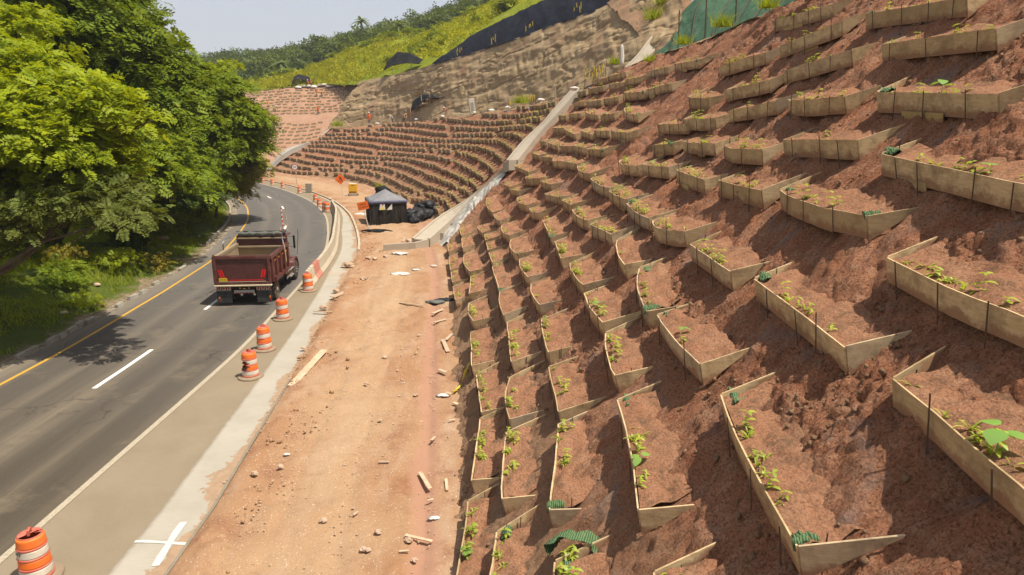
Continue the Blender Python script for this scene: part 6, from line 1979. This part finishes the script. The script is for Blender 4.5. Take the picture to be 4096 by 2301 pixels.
# marker stakes with yellow tape on the bench and along the cloth edge
def tape_fence(pts, h, label, n=5):
    T = empty('tape_fence', pts[0], 0, label, 'tape fence'); o0 = Vector(pts[0]); r = random.Random(int(abs(pts[0][0] * 100)))
    for p in pts:
        mb = MB(); mb.tube([Vector(p) - o0 - Vector((0, 0, .3)), Vector(p) - o0 + Vector((r.uniform(-.08, .08), 0, h))], .022, 5); mb.build('stake', M['rebar'], T)
    for a, b_ in zip(pts[:-1], pts[1:]):
        a = Vector(a) - o0; b_ = Vector(b_) - o0
        for k in range(n):
            t = (k + r.random()) / n; q = a.lerp(b_, t) + Vector((0, 0, h * r.uniform(.6, 1.)))
            mb = MB(); mb.tube([q, q + Vector((r.uniform(-.1, .1), 0, -h * r.uniform(.25, .6)))], .035, 4); mb.build('tape_strip', M['tape'], T)


tape_fence([(5.6, 54.9, 11.3), (6.3, 53.7, 11.5), (6.9, 52.7, 11.7)], 1.3, 'yellow tape strips on stakes above the top planter row', 5)
tape_fence([(2.4, 73.0, 10.4), (1.2, 75.2, 10.2), (-.4, 77.6, 10.)], 1.1, 'yellow tape strips along the bench at the rock foot', 6)
for i, f in enumerate((.12, .30, .47, .66, .80)):
    k = int(_i0 + f * (_i1 - _i0)); q = _rt[k]; q2 = _rt[min(k + 4, 199)]
    tape_fence([tuple(q + np.array([0, .1, .15])), tuple(q2 + np.array([0, .1, .15]))], 1.3, 'yellow tape strips on the edge of the geotextile, %s cluster from the awning' % ORD[i], 4)
for i, f in enumerate((.18, .36, .55, .74)):
    g_ = NETG[int(f * 139), 3]
    mb = MB(); mb.tube([tuple(g_ + np.array([-.1, -.1, -.6])), tuple(g_ + np.array([-.15, -.1, 2.3]))], .04, 6); o = mb.build('net_stake', M['rebar']); tag(o, 'rusty stake holding the green shade net, %s from the flume' % ORD[i], 'stake', 'stakes holding the shade net')
mb = MB(); mb.tube([(3.4, 55.2, 9.2), (3.35, 55.1, 11.2)], .05, 6); o = mb.build('wooden_stake', M['lumber']); tag(o, 'tall bare wooden stake beside the upper flume', 'stake')
o = crumple('white_sack', (10.9, 27.6, 13.9), .7, .5, .5, M['paper'], 600, .5, 3, 3.); tag(o, 'white sack on the bank above the top planter row', 'sack')
o = crumple('white_rag', (8.1, 52.9, 12.9), .14, .12, 1.0, M['paper'], 601, .5, 3, 3.); tag(o, 'white rag hanging on a stake below the rock face', 'rag')

# ------------------------------------------------------------------ broken kerb stones of the left verge
KS = [((-18.75, 20.5), 2.4), ((-18.69, 24.97), 1.0), ((-18.73, 26.52), .55), ((-18.69, 27.08), .5), ((-18.81, 27.92), .6), ((-18.98, 28.71), .5), ((-18.89, 29.3), .6), ((-19.01, 31.9), .5), ((-19.17, 33.4), .7), ((-19.21, 34.51), .6), ((-19.53, 36.39), .55), ((-19.74, 38.48), .5), ((-19.89, 40.28), .9)]
for i, ((x, y), L) in enumerate(KS):
    mb = MB(); mb.box(-L / 2, L / 2, -.09, .09, -.14, .16)
    o = mb.build('kerb_stone', M['kerb'], None, (x, y, .02), bevel=.025); d = road_dir(y); o.rotation_euler = (rng.uniform(-.2, .2), rng.uniform(-.1, .1), math.atan2(d.y, d.x) + rng.uniform(-.15, .15) * (i > 0))
    tag(o, 'long sound kerb stone between the verge and the yellow line' if i == 0 else 'broken leaning kerb stone in the dirt beside the yellow line', 'kerb stone', None if i == 0 else 'broken kerb stones of the verge')
far_left = [road_pt(y, -5.0) for y in np.arange(50, 92, 1.4)]
poly_solid('kerb', far_left, .14, -.05, .15, M['kerb'], kind='structure')
for i, (x, y, s) in enumerate([(-22.26, 39.11, .24), (-21.76, 34.77, .15), (-24.5, 47.5, .25), (-20.6, 30.2, .13)]):
    o = crumple('boulder', (x, y, verge_z(x, y) + .05), s * 1.3, s, s * .7, M['stone'], 700 + i, .3, 3, 1.5); tag(o, 'brown boulder half sunk in the grassy verge', 'boulder', 'boulders in the verge')

# ------------------------------------------------------------------ trees and plants
def foliage_mat(name, a, b, hi, trans=.4, clump=.5):
    t = NT(name); p = t.pos(); r = t.n("ShaderNodeNewGeometry").outputs['Random Per Island']
    k = t.mix(t.ramp(t.noise(p, clump, 4, .6), [(.36, 0.), (.64, 1.)]), a, b)
    k = t.mix(t.ramp(r, [(.55, 0.), (1., .7)]), k, hi)
    k = t.mix(t.ramp(r, [(.0, .45), (.35, 0.)]), k, tuple(x * .6 for x in a))
    tr = t.n("ShaderNodeBsdfTranslucent"); df = t.n("ShaderNodeBsdfDiffuse"); ms = t.n("ShaderNodeMixShader"); gl = t.n("ShaderNodeBsdfGlossy"); m2 = t.n("ShaderNodeMixShader")
    t.l(k, df.inputs[0]); t.l(t.mix(1., k, (1.35, 1.2, .5), 'MULTIPLY'), tr.inputs[0]); ms.inputs[0].default_value = trans
    t.l(df.outputs[0], ms.inputs[1]); t.l(tr.outputs[0], ms.inputs[2])
    gl.inputs['Roughness'].default_value = .6; m2.inputs[0].default_value = .012
    t.l(ms.outputs[0], m2.inputs[1]); t.l(gl.outputs[0], m2.inputs[2]); t.l(m2.outputs[0], t.out.inputs[0])
    return t.m


M['leaf_lime'] = foliage_mat('lime_leaf', (.22, .29, .010), (.31, .37, .013), (.43, .45, .018), .45)
M['leaf_dark'] = foliage_mat('dark_leaf', (.105, .160, .009), (.165, .220, .011), (.26, .30, .016), .38)
M['leaf_mid'] = foliage_mat('mid_leaf', (.125, .190, .010), (.19, .25, .012), (.30, .33, .018), .4)
M['leaf_olive'] = foliage_mat('olive_leaf', (.20, .215, .030), (.265, .26, .038), (.36, .33, .055), .4)
M['leaf_grey'] = foliage_mat('greygreen_leaf', (.11, .14, .026), (.15, .175, .030), (.22, .23, .045), .4)
M['leaf_shade'] = foliage_mat('deep_leaf', (.040, .070, .010), (.060, .092, .012), (.095, .125, .018), .3)
M['leaf_far'] = foliage_mat('far_forest_leaf', (.060, .098, .022), (.115, .150, .026), (.165, .185, .032), .3, .06)
M['leaf_hill'] = foliage_mat('hill_grass_leaf', (.25, .28, .010), (.35, .34, .012), (.43, .39, .015), .4, .09)
M['leaf_bush'] = foliage_mat('hill_bush_leaf', (.15, .20, .010), (.22, .25, .013), (.30, .31, .018), .35, .2)
M['leaf_verge'] = foliage_mat('verge_grass_leaf', (.20, .27, .010), (.27, .32, .013), (.38, .38, .02), .45, .6)
M['leaf_yellow'] = foliage_mat('yellowing_leaf', (.22, .19, .02), (.28, .23, .025), (.36, .29, .04), .4, .6)
M['bark'] = dusty('tree_bark', (.085, .06, .04), (.13, .095, .065), (.05, .035, .025), 4., .8)


def sprays(P, D, Nn, L, W, m, r):
    """P,D,N (n,3): pinnate sprays of 2m rhombic leaflets; returns V,F"""
    n = len(P); D = D / (np.linalg.norm(D, axis=1, keepdims=True) + 1e-9); S = np.cross(D, Nn); S /= (np.linalg.norm(S, axis=1, keepdims=True) + 1e-9)
    N2 = np.cross(S, D); Ls = L * r.uniform(.65, 1.35, (n, 1)); out = []
    for k in range(m):
        t = (k + .6) / m
        for sg in (-1, 1):
            o = P + D * Ls * t - N2 * (.22 * Ls * t * t)
            ld = S * sg * .85 + D * .5 + N2 * r.uniform(-.25, .2, (n, 1)); ll = Ls * W * (1.15 - .75 * abs(t - .35)) * r.uniform(.8, 1.2, (n, 1)); lw = ll * .26
            wd = D * .9 - S * sg * .4
            out.append(np.stack([o, o + ld * ll * .55 + wd * lw, o + ld * ll, o + ld * ll * .55 - wd * lw], 1))
    V = np.concatenate(out, 0).reshape(-1, 3); F = np.arange(len(V)).reshape(-1, 4)
    return V, F


def crown_arrays(blobs, L, W, m, dens, seed, flat=.35, inner=.15, nmin=6):
    r = np.random.default_rng(seed); Ps = []; Ds = []; Ns = []
    for (x, y, z, rh, rv) in blobs:
        npad = max(nmin - 1, int(7 * dens * (rh * rh + rh * rv * 1.2) ** .75))
        d = r.normal(size=(npad, 3)); d /= np.linalg.norm(d, axis=1, keepdims=True); d[:, 2] = np.where(d[:, 2] < -.35, -d[:, 2], d[:, 2])
        rad = r.uniform(.55, 1.05, (npad, 1)); pc = np.array([x, y, z]) + d * rad * np.array([rh, rh, rv])
        pn = d * np.array([.6, .6, .5]) + np.array([0, 0, 1.0]); pn /= np.linalg.norm(pn, axis=1, keepdims=True)
        psz = r.uniform(.28, .5, npad) * min(rh, 3.2) * .8
        for q in range(npad):
            ns = max(nmin, int(psz[q] ** 2 / (L * L) * 9 * dens))
            a = r.uniform(0, 6.283, ns); rr_ = np.sqrt(r.uniform(0, 1, ns)) * psz[q]
            n0 = pn[q]; u = np.cross(n0, (.3, .9, .2)); u /= np.linalg.norm(u); v = np.cross(n0, u)
            rad_d = u * np.cos(a)[:, None] + v * np.sin(a)[:, None]
            p = pc[q] + rad_d * rr_[:, None] + n0 * (r.normal(0, flat * psz[q] * .5, ns) - .25 * rr_ ** 2 / (psz[q] + .01))[:, None]
            dd = rad_d + r.normal(0, .35, (ns, 3)) + np.array([0, 0, -.15]) + d[q] * .35
            Ps.append(p); Ds.append(dd); Ns.append(n0 + r.normal(0, .28, (ns, 3)))
        ni = int(inner * npad * 8)
        if ni:
            p = np.array([x, y, z]) + r.normal(0, .38, (ni, 3)) * np.array([rh, rh, rv]); Ps.append(p); Ds.append(r.normal(size=(ni, 3))); Ns.append(r.normal(size=(ni, 3)) + np.array([0, 0, .8]))
    return sprays(np.concatenate(Ps), np.concatenate(Ds), np.concatenate(Ns), L, W, m, r)


def limb(a, b, r0, r1, seed, n=7, bend=.12):
    r = random.Random(seed); a = Vector(a); b = Vector(b); L = (b - a).length; pts = []; off = Vector((r.uniform(-1, 1), r.uniform(-1, 1), r.uniform(-.2, .6))) * L * bend
    for i in range(n):
        t = i / (n - 1); pts.append(a.lerp(b, t) + off * math.sin(math.pi * t) + Vector((r.uniform(-1, 1), r.uniform(-1, 1), r.uniform(-1, 1))) * L * .012 * (0 < t < 1))
    mb = MB(); mb.tube(pts, [r0 + (r1 - r0) * (i / (n - 1)) for i in range(n)], 8); return mb


def tree(name, base, blobs, leaf, L, W, m, dens, seed, label, group=None, trunk_r=.28, fork=.45):
    base = Vector((base[0], base[1], verge_z(base[0], base[1]) if base[0] > -48 and base[1] < 90 else base[2]))
    root = empty(name, base, 0, label, 'tree', group)
    V, F = crown_arrays(blobs, L, W, m, dens, seed)
    link('crown', np_mesh('crown', V - np.array(base), F, leaf), root)
    cen = np.mean([b[:3] for b in blobs], 0); fk = Vector((base.x + (cen[0] - base.x) * .35, base.y + (cen[1] - base.y) * .35, base.z + (cen[2] - base.z) * fork))
    limb(Vector((0, 0, -.4)), fk - base, trunk_r, trunk_r * .72, seed, 8, .06).build('trunk', M['bark'], root, smooth=True)
    for i, b in enumerate(blobs):
        tgt = Vector(b[:3]) - base
        limb(fk - base, tgt, trunk_r * .5, .03, seed + i, 8, .10).build('limb', M['bark'], root, smooth=True)
        r = random.Random(seed * 7 + i)
        for q in range(3):
            a = r.uniform(0, 6.28); e = tgt + Vector((math.cos(a) * b[3] * .8, math.sin(a) * b[3] * .8, b[4] * r.uniform(-.2, .5)))
            limb((fk - base).lerp(tgt, r.uniform(.6, .95)), e, trunk_r * .16, .015, seed + i * 5 + q, 5, .1).build('twig', M['bark'], root)
    return root


GT = 'roadside trees on the left verge'
TT = TREES
tree('lime_tree', *TT['lime'], M['leaf_lime'], .44, .42, 6, 1.05, 301, 'bright lime green feathery tree overhanging the near road edge', GT, .22)
tree('feathery_tree', *TT['feather'], M['leaf_grey'], .34, .40, 6, 1.2, 302, 'grey green fine leaved tree below the lime green one', GT, .14)
tree('tall_tree', *TT['tall'], M['leaf_dark'], .66, .48, 4, .92, 303, 'tall dark green spreading tree standing above the others', GT, .42)
tree('broad_tree', *TT['mid'], M['leaf_mid'], .62, .48, 4, 1.08, 304, 'broad green tree leaning toward the bend', GT, .34)
tree('small_tree', *TT['small'], M['leaf_olive'], .46, .48, 4, 1.12, 305, 'small olive green tree at the road edge of the bend', GT, .15)
tree('back_tree', *TT['branchy'], M['leaf_lime'], .60, .46, 4, 1.1, 306, 'thin tree with a bright bough showing against the far forest', GT, .22)
tree('shade_tree', *TT['backleft'], M['leaf_dark'], .85, .5, 4, .8, 307, 'dark tree rising behind the lime green tree', GT, .4)
tree('understory_tree', *TT['understory'], M['leaf_mid'], .52, .48, 4, 1.0, 308, 'mid green understory tree between the tall tree and the road', GT, .2)
tree('understory_tree', *TT['dark'], M['leaf_shade'], .45, .48, 4, 1.2, 309, 'deep green low tree on the grassy mound', GT, .16)
tree('leaning_tree', *TT['near'], M['leaf_grey'], .40, .44, 5, 1.2, 310, 'thin leaning tree at the verge end with trailing branches', GT, .13)
for k_, lb in (('fillA', 'deep green tree far back in the roadside wood'), ('fillB', 'deep green tree in the wood behind the grassy mound'), ('fillC', 'deep green tree in the wood beyond the bend')):
    tree('wood_tree', *TT[k_], M['leaf_shade'], 1.0, .5, 3, .9, 320 + len(lb), lb, GT, .35)


def shrub(p, rh, rv, leaf, label, seed, L=.28, group='shrubs on the verge', dens=1.2, m=4):
    z = verge_z(p[0], p[1]); root = empty('shrub', (p[0], p[1], z), 0, label, 'shrub', group)
    V, F = crown_arrays([(0, 0, rv * .75, rh, rv)], L, .5, m, dens, seed, .5, .5); link('foliage', np_mesh('foliage', V, F, leaf), root)
    mb = MB(); mb.tube([(0, 0, -.15), (.03, .02, rv * .5)], [.05, .02], 6); mb.build('stem', M['bark'], root)
    return root


for i, (x, y, rh, rv, lf, lb) in enumerate([(-24.0, 36.0, .9, .7, 'leaf_yellow', 'yellowing shrub at the foot of the trees'), (-21.0, 39.8, .8, .55, 'leaf_yellow', 'yellowing shrub on the slope of the grassy mound'), (-22.5, 38.0, 1.2, .6, 'leaf_verge', 'low green shrub below the grassy mound'), (-20.7, 31.5, .8, .4, 'leaf_verge', 'low green shrub beside the broken kerb'), (-22.6, 33.5, 1.2, .7, 'leaf_mid', 'leafy green shrub midway up the verge'),
                                        (-23.8, 42.0, 1.3, .7, 'leaf_shade', 'dark shrub on the back of the grassy mound'), (-28.0, 48.0, 1.8, 1.2, 'leaf_shade', 'dark shrub under the trees behind the mound'), (-28.5, 54.0, 1.8, 1.2, 'leaf_shade', 'dark shrub under the broad tree'), (-27.5, 38.0, 1.8, 1.6, 'leaf_shade', 'tall dark shrub among the trunks'), (-25.8, 31.0, 1.5, 1.4, 'leaf_shade', 'dark shrub behind the fine leaved tree'), (-31, 66, 2.0, 1.2, 'leaf_mid', 'green shrub beyond the small olive tree')]):
    shrub((x, y), rh, rv, M[lf], lb, 400 + i)


# verge grass -------------------------------------------------------------
def blades(P, h, w, r, lean=.5):
    n = len(P); a = r.uniform(0, 6.283, n); hh = h * r.uniform(.5, 1.4, n); dx = np.cos(a); dy = np.sin(a); ln = lean * hh * r.uniform(.2, 1.2, n); b = r.uniform(0, 6.283, n)
    s = np.stack([-dy, dx, np.zeros(n)], 1) * (w * .5); t = np.stack([np.cos(b) * ln, np.sin(b) * ln, hh], 1)
    V = np.stack([P - s, P + s, P + t], 1).reshape(-1, 3); return V, np.arange(3 * n).reshape(-1, 3)


def build_verge_grass():
    r = np.random.default_rng(5); n = 135000
    nu, nv, _ = VERGE.shape; w_ = np.interp(VERGE_D, [0, .9, 1.4, 9, 14, 22, 60], [0, 0, 1, 1, .4, .1, 0.])
    dens_u = np.where((VERGE[:, 0, 1] > 12) & (VERGE[:, 0, 1] < 84), 1., 0.)
    iu = r.choice(nu - 1, n, p=dens_u[:-1] / dens_u[:-1].sum()); area = w_[:-1] * np.diff(VERGE_D); iv = r.choice(nv - 1, n, p=area / area.sum())
    f, g_ = r.uniform(0, 1, (n, 1)), r.uniform(0, 1, (n, 1))
    P = VERGE[iu, iv] * (1 - f) * (1 - g_) + VERGE[iu + 1, iv] * f * (1 - g_) + VERGE[iu, iv + 1] * (1 - f) * g_ + VERGE[iu + 1, iv + 1] * f * g_
    k = fbm(P[:, 0] * .55, P[:, 1] * .55, 141, 3); edge = (VERGE_D[iv] < 2.4)
    keep = k > np.where(edge, .47, .33)
    P = P[keep]; hs = .13 + .20 * np.clip(k[keep] - .35, 0, 1) * 2
    V, F = blades(P, hs, .020 + .0005 * P[:, 1:2], r, .9)
    o = link('verge_grass', np_mesh('verge_grass', V, F, M['leaf_verge'])); tag(o, 'short uneven grass covering the left verge and mound', 'grass', None, 'stuff')


build_verge_grass()


# grass and bushes of the far hill ------------------------------------------
def build_hill_grass():
    r = np.random.default_rng(6); nu, nv, _ = HILLG.shape; n = 13000
    iu = r.integers(0, nu - 1, n); iv = r.integers(0, nv - 1, n); f, g_ = r.uniform(0, 1, (n, 1)), r.uniform(0, 1, (n, 1))
    P = HILLG[iu, iv] * (1 - f) * (1 - g_) + HILLG[iu + 1, iv] * f * (1 - g_) + HILLG[iu, iv + 1] * (1 - f) * g_ + HILLG[iu + 1, iv + 1] * f * g_
    k = fbm(P[:, 0] * .10, P[:, 1] * .10, 171, 4); P = P[(k < .60) & ((iv > 2) | (iu < 60))]
    V = []; F = []
    vv, ff = sprays(P, r.normal(size=P.shape) * np.array([1, 1, .3]) + np.array([0, 0, .9]), r.normal(size=P.shape) + np.array([-.4, -.6, .5]), 1.1, .5, 2, r)
    o = link('hill_grass', np_mesh('hill_grass', vv, ff, M['leaf_hill'])); tag(o, 'yellow green grass covering the hillside above the far slope', 'grass', None, 'stuff')
    # bushes along the ridge and beside the geotextile
    blobs = []
    for i in range(95):
        u = r.uniform(0, 1); v = 1 - abs(r.normal(0, .12))
        if r.random() < .3 and u > .42: v = abs(r.normal(0, .08)) + .14
        v = min(max(v, 0), .999); q = HILLG[int(u * (nu - 1)), int(v * (nv - 1))]
        s = r.uniform(.7, 1.7); blobs.append((q[0], q[1], q[2] + s * .4, s * 1.1, s * .8))
    vv, ff = crown_arrays(blobs, 1.0, .55, 2, .8, 77, .5, .4)
    o = link('hill_bushes', np_mesh('hill_bushes', vv, ff, M['leaf_bush'])); tag(o, 'mass of green bushes along the top of the grassy hill', 'bushes', None, 'stuff')


build_hill_grass()


def build_forest():
    r = np.random.default_rng(9); nu, nv, _ = FORG.shape; blobs = []
    for i in range(1000):
        u, v = r.uniform(0, 1), r.uniform(0, 1) ** .8
        q = FORG[int(u * (nu - 1)), int(v * (nv - 1))]; s = r.uniform(1.8, 4.0) * (.8 + .3 * v)
        blobs.append((q[0] + r.uniform(-2, 2), q[1] + r.uniform(-2, 2), q[2] + s * r.uniform(.4, 1.3), s, s * r.uniform(.6, .95)))
    vv, ff = crown_arrays(blobs, 2.2, .55, 2, .17, 88, .5, .1, 4)
    o = link('forest', np_mesh('forest', vv, ff, M['leaf_far'])); tag(o, 'distant mixed forest covering the hills behind the cutting', 'forest', None, 'stuff')


build_forest()


# palms standing out of the forest
def palm(p, h, seed, label):
    r = random.Random(seed); root = empty('palm_tree', p, 0, label, 'palm tree', 'palms rising from the forest')
    mb = MB(); mb.tube([(0, 0, -1), (.2, .1, h * .5), (.1, 0, h)], [.28, .22, .18], 8); mb.build('trunk', M['bark_pale'], root)
    for k in range(20):
        a = k * 2.4; el_ = r.uniform(-.2, 1.1); L = r.uniform(3.2, 4.4); V = []; F = []
        d = Vector((math.cos(a) * math.cos(el_), math.sin(a) * math.cos(el_), math.sin(el_))); s = Vector((-math.sin(a), math.cos(a), 0)); n = 7
        for i in range(n):
            t = i / (n - 1); c = Vector((.1, 0, h)) + d * (L * t) + Vector((0, 0, -1.9 * t * t)); w = .42 * math.sin(math.pi * (.1 + .85 * t))
            V += [c - s * w - Vector((0, 0, w * .5)), c, c + s * w - Vector((0, 0, w * .5))]
        for i in range(n - 1): F += [(3 * i, 3 * i + 1, 3 * i + 4, 3 * i + 3), (3 * i + 1, 3 * i + 2, 3 * i + 5, 3 * i + 4)]
        link('frond', py_mesh('frond', V, F, M['leaf_palm'], smooth=True), root)


M['bark_pale'] = plain('pale_bark', (.24, .21, .16), .9); M['leaf_palm'] = foliage_mat('palm_leaf', (.10, .135, .035), (.13, .16, .04), (.17, .20, .06), .3)
for i, (u, v, h, lb) in enumerate([(.30, .06, 7.5, 'tall palm with drooping fronds below the forest edge'), (.53, .30, 9.5, 'palm breaking the skyline above the grassy hill'), (.82, .20, 8.0, 'palm among trees above the grassy hill'), (.86, .16, 8.0, 'shorter palm beside the hilltop palm'), (.60, .05, 6., 'young palm at the forest front above the far slope')]):
    q = FORG[int(u * (FORG.shape[0] - 1)), int(v * (FORG.shape[1] - 1))]; palm((q[0], q[1], q[2]), h, 800 + i, lb)

# weeds: bright grass clumps on benches and among the rows -------------------------
def clump(p, s, label, seed, leaf='leaf_lime', n=160):
    r = np.random.default_rng(seed); P = np.zeros((n, 3)); P[:, :2] = r.normal(0, s * .35, (n, 2)); V, F = blades(P, s * .9, .05 * s + .02, r, .9)
    o = link('grass_clump', np_mesh('grass_clump', V, F, M[leaf]), None, p); tag(o, label, 'grass clump', 'bright grass clumps on the cutting')


for i, (p, s, lb) in enumerate([((.9, 68.2, 10.3), .9, 'large bright grass clump on the bench at the rock foot'), ((-30.5, 122.5, 7.6), 1.2, 'grass clump at the lower corner of the rock face'), ((8.9, 46.0, 12.4), .5, 'grass clump below the shade net, by the flume'), ((9.6, 40.5, 12.9), .55, 'grass clump along the middle of the shade net edge'), ((10.3, 35.5, 13.2), .6, 'grass clump below the shade net stakes'), ((10.9, 31.0, 13.4), .5, 'grass clump below the shade net end'), ((8.4, 58.5, 13.2), .6, 'weedy grass on the rock face foot'), ((11.8, 60.0, 16.8), 1.1, 'tall grass in the gully beside the upper flume'), ((12.8, 61.2, 18.2), 1.3, 'tall grass high in the gully beside the upper flume'), ((-15.7, 82.6, .6), .8, 'grass clump in the lowest planter row past the flume')]):
    clump(p, s, lb, 900 + i)


# loose clods: crumbled soil lying on the slope and along the dirt edge -----------------
def clods(name, P, N, size, mat, label, seed):
    r = np.random.default_rng(seed); n = len(P)
    base = np.array([(1, 0, 0), (-1, 0, 0), (0, 1, 0), (0, -1, 0), (0, 0, 1), (0, 0, -1)], float)
    q = r.normal(size=(n, 3, 3)); q, _ = np.linalg.qr(q)
    sc = size[:, None, None] * r.uniform(.55, 1.25, (n, 6, 1))
    V = P[:, None, :] + np.einsum('nij,kj->nki', q, base) * sc + N[:, None, :] * (size * .25)[:, None, None]
    T = np.array([(0, 2, 4), (2, 1, 4), (1, 3, 4), (3, 0, 4), (2, 0, 5), (1, 2, 5), (3, 1, 5), (0, 3, 5)])
    F = (np.arange(n)[:, None, None] * 6 + T[None]).reshape(-1, 3)
    o = link(name, np_mesh(name, V.reshape(-1, 3), F, mat)); tag(o, label, 'soil clods', None, 'stuff')


def slope_clods():
    me = bpy.data.objects['cut_slope'].data; n = len(me.vertices); co = np.empty(n * 3, np.float32); no = np.empty(n * 3, np.float32)
    me.vertices.foreach_get('co', co); me.vertices.foreach_get('normal', no); co = co.reshape(-1, 3); no = no.reshape(-1, 3)
    r = np.random.default_rng(12); m = (co[:, 1] > 4.5) & (co[:, 1] < 26)
    k = fbm(co[:, 0] * .45 + co[:, 2] * .3, co[:, 1] * .45, 41, 3); w = np.where(m, np.clip((k - .40) * 6, .03, 1) / np.maximum(co[:, 1], 6) ** .3, 0)
    i = r.choice(n, 11000, p=w / w.sum()); P = co[i] + r.normal(0, .03, (len(i), 3)); s = np.clip(r.gamma(2.2, .011, len(i)) + .008, 0, .07)
    clods('slope_clods', P, no[i], s, M['slope'], 'crumbled red soil clods lying on the cut slope', 13)
    j = r.integers(0, len(KER), 3600); t = np.abs(r.normal(.12, .10, len(j))); y = KER[j, 1]; sel = (y < 62) & (fbm(y * .5, t * 6, 97, 2) > .42); j = j[sel]; t = t[sel]
    tx = np.interp(KER[j, 1], _toe[:, 1], _toe[:, 0]); P = np.stack([KER[j, 0] + (tx - KER[j, 0]) * t, KER[j, 1] + r.normal(0, .1, len(j)), np.full(len(j), .12)], 1)
    clods('dirt_clods', P, np.tile([0., 0., 1.], (len(j), 1)), np.clip(r.gamma(1.3, .018, len(j)) + .006, 0, .10), M['dirt_clod'], 'brown soil clods heaped along the kerb edge of the dirt', 14)


M['dirt_clod'] = soil_material('dirt_clod_soil', [(.40, .235, .13), (.44, .28, .16), (.48, .33, .20), (.30, .165, .09)], 0, .5)
slope_clods()

# ------------------------------------------------------------------ air
mb = MB(); mb.box(-420, 420, -40, 520, -4.0, 90)
hz = NT('haze_air'); hz.t.nodes.remove(hz.b)
pv = hz.n("ShaderNodeVolumePrincipled"); pv.inputs['Density'].default_value = .00022; pv.inputs['Color'].default_value = (.88, .93, 1., 1)
hz.l(pv.outputs[0], hz.out.inputs['Volume'])
o = mb.build('haze', hz.m); tag(o, 'thin pale haze filling the valley air', 'haze', None, 'stuff')
